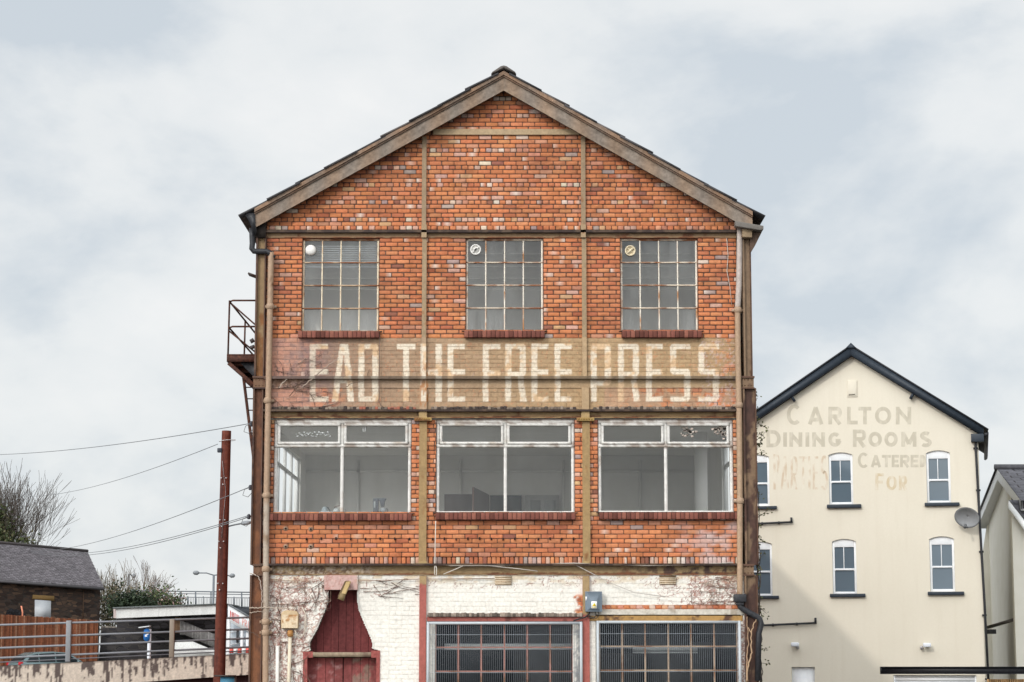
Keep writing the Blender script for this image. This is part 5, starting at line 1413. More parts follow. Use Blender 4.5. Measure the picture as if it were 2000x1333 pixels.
# ------------------------------------------------------------------ telegraph pole and wires
Yp = 46.0
pt, pbm = at(442.5, 842, Yp), at(428.5, 1318, Yp); pd = (pbm - pt) / (pt.z - pbm.z)
base = pt + pd * pt.z
t = thing('telegraph_pole', (base.x, base.y, 0), 'reddish brown wooden telegraph pole standing before the stained concrete wall', 'pole')
m = MB(); n = 60; P = [base + (pt - base) * (i / n) for i in range(n + 1)]; m.tube(P, [.128 - .03 * i / n for i in range(n + 1)], 16)
v = m.V[0]; ang = np.arctan2(v[:, 1] - Yp, v[:, 0] - np.interp(v[:, 2], [base.z, pt.z], [base.x, pt.x]))
w_ = fbm(ang * .6, v[:, 2] * .35, 4, 4, 800); m.Cc[0] = mixc(np.array([0.135, .036, .022]) * (0.55 + 0.9 * w_)[:, None], (0.07, .024, .02), sst(.48, .62, fbm(ang, v[:, 2] * .2, 3, 3, 801)) * .8)
m.build('shaft', M_WOOD, t, smooth=False)
for i, (x, y) in enumerate([(437, 934), (434.5, 1016), (432, 1058), (430.5, 1140)]):
    for sx in (-1, 1):
        p = at(x + sx * 4, y, Yp - .12); m = MB((.62, .62, .62)); m.tube([p + Vector((0, .03, 0)), p + Vector((sx * .012, -.03, 0))], .013, 7); m.build('bolt', M_FIXED, t)
    p = at(x - 1.5, y + 12.5, Yp - .13); m = MB((.66, .66, .66)); m.lathe((p.x, p.y - .02, p.z), [(.014, 0), (.014, .03)], 8, 'y'); m.build('bolt', M_FIXED, t)
m = MB((.25, .22, .22)); m.tube([at(434, 900, Yp - .115), at(437, 925, Yp - .115), at(441, 960, Yp - .115), at(436, 1015, Yp - .12), at(433, 1050, Yp - .125)], .006, 5); m.build('down_lead', M_FIXED, t)
m = MB((.62, .62, .62)); c = at(441, 861, Yp); 
m.tube([c + Vector((.17 * math.cos(a) + .03, .14 * math.sin(a), .014 * math.cos(a))) for a in np.linspace(0, 6.28, 25)], .006, 5); m.build('wire_loop', M_FIXED, t)
m = MB((.04, .045, .06)); p = at(429.5, 880, Yp - .05); m.box(p.x - .05, p.x + .05, p.y - .05, p.y + .05, p.z - .045, p.z + .045); m.beam(p, p + Vector((.12, .05, .03)), .03, .03); m.build('terminal_box', M_FIXED, t, bevel=.01)
la_ = MB((.13, .14, .15)); la_.tube([at(444, 1029, Yp), at(458, 1025.5, Yp - .1), at(474, 1022.5, Yp - .2)], .016, 8); arm = la_.build('lamp_arm', M_FIXED, t, smooth=True)
m = MB((.26, .28, .30)); a, b = at(471, 1023, Yp - .2), at(491, 1020.5, Yp - .25); m.tube([a, a + (b - a) * .25, a + (b - a) * .7, b], [.02, .045, .045, .02], 10); m.build('lamp_head', M_FIXED, arm, smooth=True)
OG = 'overhead wires running to the left corner'
def wire(a, Ya, b, Yb_, sag, lab, r=.009):
    A, B = at(a[0], a[1], Ya), at(b[0], b[1], Yb_); P = []
    for i in range(41):
        f = i / 40; p = A + (B - A) * f; p.z -= sag * 4 * f * (1 - f); P.append(p)
    m = MB((.15, .155, .165)); m.tube(P, r * .75, 5); return tag(m.build('overhead_wire', M_FIXED, None, smooth=True), lab, 'wire', OG)
wire((-60, 889), 70, (489, 827.5), D + .3, .15, 'topmost overhead wire, ending high on the left corner of the building', .010)
wire((60, 970), 95, (425, 868), Yp, .25, 'overhead wire running from the bare tree to the pole top', .010)
wire((60, 1077), 95, (489, 951), D + .3, .3, 'overhead wire crossing the middle of the pole', .010)
wire((60, 1076), 95, (484, 1008), D + .3, .35, 'upper wire of the lowest pair crossing behind the pole', .010)
wire((60, 1079), 95, (484, 1011), D + .3, .37, 'lower wire of the lowest pair crossing behind the pole', .010)
for i, (x, y, lab) in enumerate(((491, 828, 'topmost'), (489, 952, 'middle'), (486, 1009, 'lowest'))):
    t = thing('insulator_bracket', at(x, y, D + .25), f'{lab} dark insulator bracket holding a wire on the left corner', 'insulator', 'wire insulators on the left corner')
    m = MB((.05, .05, .06)); p = at(x, y, D + .25); m.lathe((p.x, p.y, p.z - .05), [(.02, 0), (.035, .02), (.02, .04), (.035, .06), (.018, .09)], 10); m.build('insulator', M_FIXED, t)
    m = MB((.09, .06, .05)); m.tube([p, at(501, y + 2, D + .3)], .014, 6); m.build('bracket', M_FIXED, t)
    m = MB((.12, .12, .12)); m.tube([p, p + Vector((-.10, 0, -.04)), p + Vector((-.13, 0, -.14)), p + Vector((-.04, 0, -.17)), p + Vector((.06, .02, -.06))], .006, 5); m.build('wire_loop', M_FIXED, t, smooth=True)
# blue notice board by the pole
t = thing('notice_board', (at(443, 1326, 44).x, 44, 0), 'small blue notice board under a dark top rail beside the pole foot', 'notice board')
m = MB((.07, .22, .33)); a, b = at(430, 1365, 44), at(458, 1322, 44); m.box(a.x, b.x, 43.97, 44.0, a.z, b.z); m.build('panel', M_FIXED, t)
m = MB((.05, .04, .035)); a2, b2 = at(419, 1322, 44), at(461, 1319, 44); m.box(a2.x, b2.x, 43.9, 44.05, a2.z, b2.z); 
m.box(b.x, b.x + .04, 43.95, 44.0, a.z, b.z); m.build('frame', M_FIXED, t)
for x in (a.x + .05, b.x - .05): m = MB((.05, .05, .05)); m.box(x - .03, x + .03, 44.002, 44.05, 0, b.z); m.build('leg', M_FIXED, t)

# ------------------------------------------------------------------ left: ramp wall, railing
def Yw(px): return 49.6 + 1.0 * px / 480.0
m = MB(); n = 260; mz = 26
cols = []
for i in range(n + 1):
    px = -120 + 700 * i / n; Y = Yw(px)
    zt_ = at(px, 1301 - 24 * px / 480, Y).z; zb_ = at(px, 1352 - 29 * px / 418, Y).z
    x = at(px, 1300, Y).x
    for j in range(mz + 1): cols.append((x, Y + .0, zb_ + (zt_ - zb_) * j / mz, px, j / mz))
A = np.array(cols); i_, j_ = np.meshgrid(np.arange(n), np.arange(mz), indexing='ij'); b = (i_ * (mz + 1) + j_).ravel()
s_ = A[:, 0] * 1.0; h_ = A[:, 4]
streak = fbm(A[:, 3] * .05, h_ * .30, 3.6, 5, 900); blot = fbm(A[:, 3] * .05, h_ * 1.6, 2.5, 5, 901); per = vn(A[:, 3] * .06, h_ * 0, 3, 905)
dk = sst(.0, .10, (streak - streak.mean()) * 1.1 + (blot - blot.mean()) * .5 + (h_ - .70) * .20 + (per - .5) * .10)
dk = np.maximum(dk, sst(.90, .97, h_) * .55)
c = np.array([0.60, .52, .44])[None, :] * (0.8 + .4 * fbm(A[:, 3] * .05, h_, 6, 3, 903))[:, None]
c = mixc(c, (0.06, .04, .04), dk * .9)
m.quads(A[:, :3], np.stack([b, b + mz + 1, b + mz + 2, b + 1], 1), c)
P0, P1 = A[mz], A[-1]; Q0, Q1 = A[0], A[n * (mz + 1)]
m.quad(P0[:3], P1[:3], P1[:3] + (0, .3, 0), P0[:3] + (0, .3, 0), (.2, .16, .14)); m.quad(Q0[:3], Q1[:3], Q1[:3] + (0, .3, 0), Q0[:3] + (0, .3, 0), (.2, .16, .14)); m.quad(P0[:3] + (0, .3, 0), P1[:3] + (0, .3, 0), Q1[:3] + (0, .3, 0), Q0[:3] + (0, .3, 0), (.3, .26, .22))
tag(m.build('concrete_wall', M_ATTR, None), 'pale concrete parapet streaked with black stains at lower left', 'wall')
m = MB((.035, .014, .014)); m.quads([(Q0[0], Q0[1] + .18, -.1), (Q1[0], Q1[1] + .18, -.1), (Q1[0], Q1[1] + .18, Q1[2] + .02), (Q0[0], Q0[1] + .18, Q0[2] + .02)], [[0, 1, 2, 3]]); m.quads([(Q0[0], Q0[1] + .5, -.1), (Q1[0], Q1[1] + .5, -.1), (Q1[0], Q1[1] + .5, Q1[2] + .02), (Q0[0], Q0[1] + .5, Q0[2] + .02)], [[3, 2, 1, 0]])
tag(m.build('wall_footing', M_ATTR, None), 'dark recessed wall under the stained concrete parapet', 'wall')
t = thing('railing', (at(230, 1290, Yw(230)).x, Yw(230), 1.2), 'grey metal railing of five bars along the top of the concrete parapet', 'railing')
for k, (ya, yb) in enumerate(((1221, 1206), (1246.5, 1229), (1266, 1247), (1285.5, 1264), (1294, 1271))):
    a, b = at(-120, ya + (ya - yb) * .236, Yw(-120)), at(560, yb - (ya - yb) * .14, Yw(560)); m = MB((.21, .22, .24) if k < 4 else (.13, .13, .145)); m.tube([a + Vector((0, .12, 0)), b + Vector((0, .12, 0))], .023 if k < 4 else .012, 8); m.build('rail', M_FIXED, t, smooth=True)
for px, yt, yb, cc in ((-70, 1216, 1306, (.22, .22, .24)), (132.5, 1212.5, 1293, (.23, .24, .255)), (335, 1210, 1284, (.235, .19, .15)), (500, 1203, 1276, (.3, .3, .32))):
    a, b = at(px, yb, Yw(px) + .08), at(px, yt, Yw(px) + .08); m = MB(cc); m.box(a.x - .055, a.x + .055, a.y - .04, a.y + .04, a.z, b.z); m.build('post', M_FIXED, t, bevel=.008)

# ------------------------------------------------------------------ parked car
Yc = 90.0
p = at(108, 1273, Yc); czg = p.z - 1.30
ang = math.radians(36)
t = thing('parked_car', (p.x, Yc, czg), 'grey-green hatchback parked behind the stained concrete parapet', 'car', None, ang)
t.scale = (.89, .89, .89)
def carloft(st, zlow):
    m = MB(); rings = []
    for x, hw, z0, z1, tw in st:
        rings.append([(x, -hw * .9, z0), (x, -hw, z0 + .12), (x, -hw, z1 - .18 if z1 - z0 > .4 else z1 - .05), (x, -tw, z1), (x, tw, z1), (x, hw, z1 - .18 if z1 - z0 > .4 else z1 - .05), (x, hw, z0 + .12), (x, hw * .9, z0)])
    for a, b in zip(rings[:-1], rings[1:]):
        k = m.add(a + b)
        for i in range(8): j = (i + 1) % 8; m.Fp.append([k + i, k + j, k + 8 + j, k + 8 + i])
    k = m.add(rings[0]); m.Fp.append([k + i for i in range(8)]); k = m.add(rings[-1]); m.Fp.append([k + i for i in range(8)][::-1])
    return m
carloft([(-2.05, .70, .45, .80, .62), (-1.98, .80, .28, .98, .72), (-1.3, .86, .22, .98, .76), (.3, .87, .20, .96, .78), (1.0, .86, .22, .92, .76), (1.75, .80, .25, .80, .68), (2.05, .66, .38, .66, .56)], 0).build('body', M_CAR, t, local=True, bevel=.03)
def cab(x, hw, z): return [(x, -hw, z), (x, hw, z)]
sec = [(-1.92, .70, .96), (-1.55, .62, 1.30), (-1.2, .585, 1.42), (-.4, .59, 1.46), (.35, .58, 1.41), (1.15, .70, .93)]
m = MB()
for (xa, wa, za), (xb, wb, zb_) in zip(sec[:-1], sec[1:]):
    m.quad((xa, -wa, za), (xb, -wb, zb_), (xb, wb, zb_), (xa, wa, za))
for s in (-1, 1):
    for (xa, wa, za), (xb, wb, zb_) in zip(sec[:-1], sec[1:]): m.quad((xa, s * wa, za), (xb, s * wb, zb_), (xb, s * .76, .92), (xa, s * .76, .92))
m.build('roof', M_CAR, t, local=True, bevel=.02)
def win(name, pts): m = MB(); m.poly(pts); m.build(name, M_CARGLASS, t, local=True)
win('rear_window', [(-1.935, -.60, 1.0), (-1.60, -.54, 1.29), (-1.60, .54, 1.29), (-1.935, .60, 1.0)])
win('windscreen', [(1.13, -.60, .965), (.42, -.52, 1.39), (.42, .52, 1.39), (1.13, .60, .965)])
for s in (-1, 1):
    f = lambda x, z: (x, s * (.76 - (z - .92) * .35 + .022), z)
    win('side_window', [f(-1.72, 1.0), f(-1.45, 1.29), f(-1.12, 1.36), f(-1.12, 1.0)]); win('side_window', [f(-1.06, 1.0), f(-1.06, 1.36), f(-.32, 1.40), f(-.32, 1.0)]); win('side_window', [f(-.26, 1.0), f(-.26, 1.40), f(.30, 1.36), f(.88, 1.0)])
    m = MB((.45, .02, .03)); m.box(-2.03, -1.86, s * .66 - .09, s * .66 + .09, .80, 1.0); m.build('tail_lamp', M_FIXED, t, local=True, bevel=.02)
    for x in (-1.3, 1.3):
        m = MB((.02, .02, .02)); m.lathe((x, s * .72 - .1, .31), [(.31, 0), (.31, .2)], 20, 'y'); w = m.build('wheel', M_FIXED, t, local=True)
        m = MB((.4, .4, .42)); m.lathe((x, s * .72 + (.102 if s > 0 else -.112), .31), [(.20, 0), (.20, .01)], 16, 'y'); m.build('rim', M_FIXED, w, local=True)
m = MB(); m.box(.7, .85, .80, .95, .93, 1.06); m.box(.7, .85, -.95, -.80, .93, 1.06); m.build('wing_mirrors', M_CAR, t, local=True, bevel=.02)

# ------------------------------------------------------------------ stone cottage
def stone_mat(name, stops, sx=2.0, sz=5.0, mort=(.05, .045, .04)):
    m, N, L, b = _base(name, 0.9, 0.2)
    tc = N.new('ShaderNodeTexCoord'); mp = N.new('ShaderNodeMapping'); mp.inputs['Scale'].default_value = (sx, sx, sz); L.new(tc.outputs['Object'], mp.inputs['Vector'])
    ns = N.new('ShaderNodeTexNoise'); ns.inputs['Scale'].default_value = 1.5; L.new(mp.outputs[0], ns.inputs['Vector'])
    mm = N.new('ShaderNodeMix'); mm.data_type = 'RGBA'; mm.inputs[0].default_value = .12; L.new(mp.outputs[0], mm.inputs[6]); L.new(ns.outputs['Color'], mm.inputs[7])
    v = N.new('ShaderNodeTexVoronoi'); v.inputs['Scale'].default_value = 1; L.new(mm.outputs[2], v.inputs['Vector'])
    v2 = N.new('ShaderNodeTexVoronoi'); v2.feature = 'DISTANCE_TO_EDGE'; v2.inputs['Scale'].default_value = 1; L.new(mm.outputs[2], v2.inputs['Vector'])
    r = N.new('ShaderNodeValToRGB'); e = r.color_ramp.elements; e[0].position = 0.1; e[0].color = (*stops[0], 1); e[1].position = .9; e[1].color = (*stops[-1], 1)
    for i, c in enumerate(stops[1:-1]): x = e.new(.1 + .8 * (i + 1) / (len(stops) - 1)); x.color = (*c, 1)
    sp = N.new('ShaderNodeSeparateColor'); L.new(v.outputs['Color'], sp.inputs[0]); L.new(sp.outputs[0], r.inputs['Fac'])
    mr = N.new('ShaderNodeMapRange'); mr.inputs[1].default_value = .01; mr.inputs[2].default_value = .07; L.new(v2.outputs['Distance'], mr.inputs[0])
    mx = N.new('ShaderNodeMix'); mx.data_type = 'RGBA'; mx.inputs[6].default_value = (*mort, 1); L.new(mr.outputs[0], mx.inputs[0]); L.new(r.outputs['Color'], mx.inputs[7]); L.new(mx.outputs[2], b.inputs['Base Color'])
    bp_ = N.new('ShaderNodeBump'); bp_.inputs['Strength'].default_value = .6; bp_.inputs['Distance'].default_value = .03; L.new(mr.outputs[0], bp_.inputs['Height']); L.new(bp_.outputs['Normal'], b.inputs['Normal'])
    return m
M_STONE = stone_mat('dark_sandstone', [(.04, .028, .024), (.09, .058, .044), (.06, .045, .038), (.14, .088, .06)], 3.4, 9.0)
M_STONE2 = stone_mat('grey_stone', [(.05, .045, .05), (.12, .11, .12), (.08, .075, .08)], 3.2, 8)
M_STONE3 = stone_mat('black_stone', [(.015, .014, .016), (.04, .036, .036), (.025, .023, .026)], 3.2, 9)
def slates(mb, a, b, c, d, rows, per, base, lift=.02, jit=.25):
    """a eave start, b eave end, c ridge end, d ridge start"""
    a, b, c, d = map(Vector, (a, b, c, d)); n = (b - a).cross(d - a).normalized()
    if n.z < 0: n = -n
    for i in range(rows):
        f0, f1 = i / rows, (i + 1) / rows + .25 / rows
        l0, l1 = a + (d - a) * f0, a + (d - a) * min(f1, 1); r0, r1 = b + (c - b) * f0, b + (c - b) * min(f1, 1)
        for k in range(per + 1):
            u0 = max(0, (k - (.5 if i % 2 else 0)) / per); u1 = min(1, (k + 1 - (.5 if i % 2 else 0)) / per - .08 / per)
            if u1 <= u0: continue
            L_ = lift * rnd.uniform(.7, 1.4); col = np.array(base) * rnd.uniform(1 - jit, 1 + jit)
            p = [l0 + (r0 - l0) * u0 + n * L_, l0 + (r0 - l0) * u1 + n * L_, l1 + (r1 - l1) * u1 + n * .004, l1 + (r1 - l1) * u0 + n * .004]
            mb.quads([tuple(q) for q in p] + [tuple(p[0] - n * L_), tuple(p[1] - n * L_)], [[0, 1, 2, 3], [4, 5, 1, 0]], col)
    mb.quad(a, b, c, d, (.04, .035, .035))
ea, eb = at(-150, 1122.5, 88.5), at(203, 1148, 95.5); ra, rb = at(-150, 1048, 91), at(171, 1078.5, 98)
t = thing('stone_cottage', (ea.x + 4, 95, 0.1), 'low dark stone cottage with grey slate roof at far left', 'cottage')
m = MB(); slates(m, ea, eb, rb, ra, 22, 46, (.20, .185, .20), .025, .22)
bk = Vector((-3.2, 9, 0)); ea2, eb2 = ea + Vector((-2.6, 6.0, 0)), eb + Vector((-2.6, 6.0, 0)); slates(m, eb2, ea2, ra, rb, 8, 16, (.17, .16, .17), .025, .2); rf_ = m.build('roof', M_SLATE, t)
m = MB((.06, .05, .05)); m.tube([ra + Vector((0, 0, .04)), rb + Vector((0, 0, .04))], .07, 8); m.build('ridge_tiles', M_SLATE, rf_)
wa, wb = ea + Vector((0, .25, -.12)), at(194, 1149, 95.5) + Vector((0, .25, -.05)); g = .0
m = MB(); m.quads([(wa.x, wa.y, g), (wb.x, wb.y, g), tuple(wb), tuple(wa)], [[0, 1, 2, 3]])
wb2 = Vector((wb.x - 2.4, wb.y + 5.4, wb.z)); m.poly([(wb.x, wb.y, g), (wb2.x, wb2.y, g), tuple(wb2), (rb.x - .1, rb.y - .1, rb.z - .15), tuple(wb)]); m.build('wall', M_STONE, t)
m = MB((.10, .095, .10)); m.tube([ea + Vector((0, -.03, -.06)), eb + Vector((0, -.03, -.06))], .06, 8); m.build('gutter', M_FIXED, t)
def onw(px, py, o=.0):   # point on the cottage front
    r = ray(px, py); d = (wb - wa); nrm = Vector((d.y, -d.x, 0)).normalized(); k = (Vector((wa.x, wa.y, 0)) + nrm * o - Vector((0, 0, EYE))).dot(nrm) / r.dot(nrm); return Vector((0, 0, EYE)) + r * k
def slab(mb, pts, o0, o1, c=None):
    F_ = [onw(x, y, o1) for x, y in pts]; B_k = [onw(x, y, o0) for x, y in pts]; n = len(pts); k = mb.add([tuple(p) for p in F_ + B_k], c)
    mb.Fp.append([k + i for i in range(n)])
    for i in range(n): j = (i + 1) % n; mb.Fp.append([k + i, k + n + i, k + n + j, k + j])
m = MB((.66, .69, .72)); slab(m, [(67.5, 1210), (99.5, 1210), (99.5, 1173.5), (68, 1172)], -.1, .03); bwin = m.build('boarded_window', M_FIXED, t); bwin['label'] = 'white boarded-up window'
m = MB((.30, .19, .075)); slab(m, [(63, 1170), (106, 1174.5), (106, 1164.5), (64, 1162)], -.05, .04); m.build('lintel', M_ATTR, bwin)
m = MB((.12, .075, .05)); slab(m, [(161, 1215), (163, 1215), (164, 1152), (162.5, 1152)], -.02, .03); m.build('quoin_strip', M_ATTR, t)
# timber fence before it
t = thing('timber_fence', (at(95, 1275, 91).x, 91, .1), 'warm brown close-boarded timber fence below the stone cottage', 'fence')
m = MB(); m2 = MB((.12, .05, .03)); px = -140; 
while px < 189:
    w = 3.1; Y = 90 + 3 * px / 190; yt = 1200.5 + (px > 0) * 12 * px / 190 + rnd.uniform(-.8, .8); a, b = at(px + .1, yt, Y), at(px + w - .1, yt, Y)
    c = np.array((.27, .095, .047)) * rnd.uniform(.5, 1.2); c = c if rnd.random() > .12 else np.array((.34, .17, .10))
    zb0 = .45; zz = np.linspace(zb0, b.z, 7)
    for q in range(6): m.quads([(a.x, Y, zz[q]), (b.x, Y, zz[q]), (b.x, Y, zz[q + 1]), (a.x, Y, zz[q + 1])], [[0, 1, 2, 3]], [c * rnd.uniform(.75, 1.2) for _ in range(4)])
    m.quad((a.x, Y, b.z), (b.x, Y, b.z), (b.x, Y + .03, b.z), (a.x, Y + .03, b.z), c); m.quad((a.x, Y + .03, zb0), (b.x, Y + .03, zb0), (b.x, Y + .03, b.z), (a.x, Y + .03, b.z), c * .7)
    px += w
m.build('boards', M_WOOD, t)
for z in (.9, 1.9, 2.6): a, b = at(-140, 1200, 88.2), at(189, 1200, 93.4); m2.beam((a.x, a.y, z), (b.x, b.y, z), .05, .09)
m2.build('back_rail', M_WOOD, t)
m = MB(); 
for k in range(60): x = rnd.uniform(0, 46); p = at(x, 1203 - 10 * math.sin(math.pi * x / 46) * rnd.random(), 92); m.lathe(p, [(.02, -.12), (.14, -.05), (.1, .06), (.02, .1)], 6, 'z', np.array((.012, .012, .014)) * rnd.uniform(.5, 2))
tag(m.build('spoil_heap', M_ATTR, None), 'black heap showing over the left end of the timber fence', 'heap')
m = MB((.75, .28, .17)); a, b = at(44, 1196, 91.8), at(47, 1184, 91.8); m.tube([(a.x, 91.8, a.z - .5), (a.x, 91.8, a.z), (a.x - .06, 91.8, b.z)], .035, 8); tag(m.build('marker_stake', M_FIXED, None), 'short pink marker stake sticking up above the black heap', 'stake')
m = MB(); px = -140
G_ = MB()
for k in range(1500):
    px = rnd.uniform(-100, 225); Y = rnd.uniform(89, 92); p = at(px, 1280, Y); z = rnd.uniform(.1, .75); h = rnd.uniform(.1, .35); c = np.array(rnd.choice([(.03, .045, .015), (.05, .06, .02), (.09, .075, .03)]))
    dx = rnd.uniform(-.12, .12); G_.poly([(p.x - .03, Y - 2, z), (p.x + .03, Y - 2, z), (p.x + dx, Y - 2.1, z + h)], c)
tag(G_.build('grass', M_LEAF, None), 'rough grass bank at the foot of the timber fence', 'grass', kind='stuff')
m = MB(); a, b = at(-150, 1300, 90.5), at(230, 1300, 90.5); m.quads([(a.x, 86, .0), (b.x, 86, .0), (b.x, 93, .8), (a.x, 93, .8)], [[0, 1, 2, 3]], (.03, .035, .02)); m.build('bank', M_LAND)['kind'] = 'structure'

# ------------------------------------------------------------------ walls, covered walkway, footbridge
Yb2 = 97.0
def wallslab(name, pts, Y, th, mat, lab, cat, c=None, parent=None):
    m = MB(c); P = [at(x, y, Y) for x, y in pts]; m.prism([(p.x, p.z) for p in P], Y, Y + th); o = m.build(name, mat, parent)
    return tag(o, lab, cat) if parent is None else o
wallslab('stone_wall', [(186, 1345), (425, 1345), (425, 1236), (345, 1232), (200, 1226)], 93.5, .5, M_STONE3, 'low black stone wall with rounded coping behind the blue sign', 'wall')
cop = bpy.data.objects['stone_wall']
m = MB(); x = 203
while x < 312:
    p = at(x, 1228 + (x - 200) * .04, 93.7); m.lathe(p, [(.02, -.14), (.15, -.06), (.13, .08), (.03, .12)], 8, 'z', np.array((.17, .15, .13)) * rnd.uniform(.5, 1.2)); x += rnd.uniform(4.5, 7.5)
m.build('coping', M_ATTR, cop)
Ywk = 86.0
t = thing('covered_walkway', (at(320, 1280, Ywk).x, Ywk, .1), 'flat roofed stone shed with a deep white fascia behind the railing', 'shed')
m = MB(); 
for i in range(70):
    x0, x1 = 227 + 205 * i / 70, 227 + 205 * (i + 1) / 70; yt = lambda x: 1189 - (x - 227) * 8 / 205; ybm = lambda x: 1208 - (x - 227) * 8.5 / 205
    P = [at(x0, ybm(x0), Ywk), at(x1, ybm(x1), Ywk), at(x1, yt(x1), Ywk), at(x0, yt(x0), Ywk)]
    cs = [np.array((.66, .66, .65)) * (.82 + .3 * float(fbm(q * .05, r, 6, 3, 930))) for q, r in ((x0, 0), (x1, 0), (x1, 1), (x0, 1))]; m.quads([tuple(p) for p in P], [[0, 1, 2, 3]], cs)
m.build('fascia', M_ATTR, t)
m = MB((.55, .45, .43)); P = [at(221.5, 1207, Ywk + 1.5), at(227, 1208, Ywk), at(227, 1189, Ywk), at(221.5, 1190, Ywk + 1.5)]; m.quads([tuple(p) for p in P], [[0, 1, 2, 3]]); m.build('fascia_return', M_ATTR, t)
m = MB((.13, .14, .14)); P = [at(220, 1189.5, Ywk - .1), at(440, 1181, Ywk - .1), at(440, 1178.5, Ywk - .1), at(220, 1186.5, Ywk - .1)]; m.prism([(p.x, p.z) for p in P], Ywk - .1, Ywk + 4.5); m.build('roof', M_ATTR, t)
wallslab('wall', [(228, 1350), (425, 1350), (425, 1200), (228, 1206)], Ywk + 3.0, .3, M_STONE3, '', '', None, t)
wallslab('stone_panel', [(262, 1228), (420, 1228), (420, 1199), (262, 1207)], Ywk + 1.6, .2, M_STONE2, '', '', None, t)
m = MB(); px = 341
while px < 423:
    w = 2.6; yl = 1212 + max(0, px - 352) * .42 if px > 352 else 1206; yl = min(yl, 1238); yb = 1240 + max(0, px - 360) * .45; c = np.array((.27, .26, .255)) * rnd.uniform(.7, 1.15)
    if px < 350: c = np.array((.33, .20, .12)) * rnd.uniform(.8, 1.2); yb = 1237
    a, b = at(px, yb, Ywk + .6), at(px + w - .2, yl, Ywk + .6); m.box(a.x, max(b.x, a.x + .035), Ywk + .6, Ywk + .64, a.z, b.z, c); px += w
m.build('timber_screen', M_WOOD, t)
wallslab('ramp_wall', [(340, 1285), (425, 1285), (425, 1272), (408, 1267), (372, 1252), (342, 1251)], Ywk + .3, .2, M_ATTR, '', '', (.62, .62, .61), t)
# footbridge steps with lettered side panel
t = thing('footbridge_steps', (at(465, 1280, 80).x, 80, .1), 'white footbridge steps with red lettering on the sloping side panel', 'steps')
Ys = 80.0
m = MB((.66, .67, .68)); P = [at(x, y, Ys) for x, y in ((447, 1214), (520, 1255), (520, 1225), (447, 1183))]; m.prism([(p.x, p.z) for p in P], Ys, Ys + .08); pn = m.build('side_panel', M_FIXED, t)
m = MB((.12, .13, .14)); m.beam(at(446, 1181, Ys + .04), at(520, 1224, Ys + .04), .16, .06); m.build('handrail', M_FIXED, t)
for x, y0, y1 in ((445.5, 1182, 1290), (471, 1226, 1290), (482, 1236, 1290)): a, b = at(x, y1, Ys), at(x, y0, Ys); m = MB((.66, .67, .68)); m.box(a.x - .05, a.x + .05, Ys + .085, Ys + .2, 0, b.z); m.build('post', M_FIXED, t)
m = MB((.42, .46, .50)); P = [at(x, y, Ys + .5) for x, y in ((448, 1290), (520, 1290), (520, 1240), (448, 1215))]; m.prism([(p.x, p.z) for p in P], Ys + .5, Ys + .6); m.build('back_panel', M_FIXED, t)
for k in range(4):
    a, b = at(449, 1236 + k * 12, Ys + .4), at(475, 1231 + k * 12, Ys + .4); m = MB((.62, .64, .66)); m.beam(a, b, .04, .05); m.build('tread', M_FIXED, t)
m = MB((.05, .05, .055)); a, b = at(464, 1256, Ys + .4), at(464, 1230, Ys + .4); m.box(a.x - .04, a.x + .04, Ys + .3, Ys + .4, a.z, b.z); m.build('stanchion', M_FIXED, t)
for i in range(9):
    m = MB((.60, .10, .08) if i % 2 == 0 else (.72, .72, .71)); a, b = at(448 + i * 8, 1276, Ys - .1), at(456 + i * 8, 1265, Ys - .1); m.box(a.x, b.x, Ys - .1, Ys - .05, a.z, b.z); m.build('base_board', M_FIXED, t)
def arc(cx, cy, rx, ry, a0, a1, n=14): return [(cx + rx * math.cos(math.radians(a0 + (a1 - a0) * i / n)), cy + ry * math.sin(math.radians(a0 + (a1 - a0) * i / n))) for i in range(n + 1)]
def glyph(ch, w):
    """strokes in a unit box (y up); w = (stroke width / letter width, stroke width / letter height)"""
    a, b = w[0] / 2, w[1] / 2; X, Y = 1 - a, 1 - b
    bowl = lambda y0, y1, x1=X: [(a, y1), (x1 - (y1 - y0) * .5 * .9, y1)] + arc(x1 - (y1 - y0) * .45, (y0 + y1) / 2, (y1 - y0) * .45, (y1 - y0) / 2, 90, -90, 10)[1:] + [(a, y0)]
    V = [(a, 0), (a, 1)]
    G = dict(I=[[(.5, 0), (.5, 1)]], L=[V, [(a, b), (1, b)]], T=[[(.5, 0), (.5, 1 - w[1] * .5)], [(0, Y), (1, Y)]], E=[V, [(a, b), (1, b)], [(a, .5), (.9, .5)], [(a, Y), (1, Y)]], F=[V, [(a, .48), (.9, .48)], [(a, Y), (1, Y)]],
        N=[[(a, 0), (a, 1)], [(a * .9, 1 - b), (1 - a * .9, b)], [(X, 0), (X, 1)]], M=[[(a, 0), (a, 1)], [(a, 1 - b * .6), (.5, .18)], [(.5, .18), (X, 1 - b * .6)], [(X, 0), (X, 1)]],
        A=[[(a * .9, 0), (.5, 1 - b * .2)], [(1 - a * .9, 0), (.5, 1 - b * .2)], [(.22, .27), (.78, .27)]], O=[arc(.5, .5, .5 - a, .5 - b, 0, 360, 32)], C=[arc(.52, .5, .5 - a, .5 - b, 48, 312, 26)],
        G=[arc(.5, .5, .5 - a, .5 - b, 48, 348, 28), [(.55, .42), (1 - a * .6, .42)]], D=[V, [(a, Y), (.45, Y)] + arc(.45, .5, .55 - a, .5 - b, 90, -90, 16)[1:] + [(a, b)]],
        P=[V, bowl(.46, Y)], R=[V, bowl(.46, Y), [(.42, .46), (1 - a, 0)]], B=[V, bowl(.52, Y, X * .95), bowl(b, .52)],
        S=[arc(.5, .735, .48 - a, .265 - b + .03, 40, 250, 16) + arc(.5, .28, .5 - a, .28 - b + .03, 75, -140, 16)])
    return G[ch]
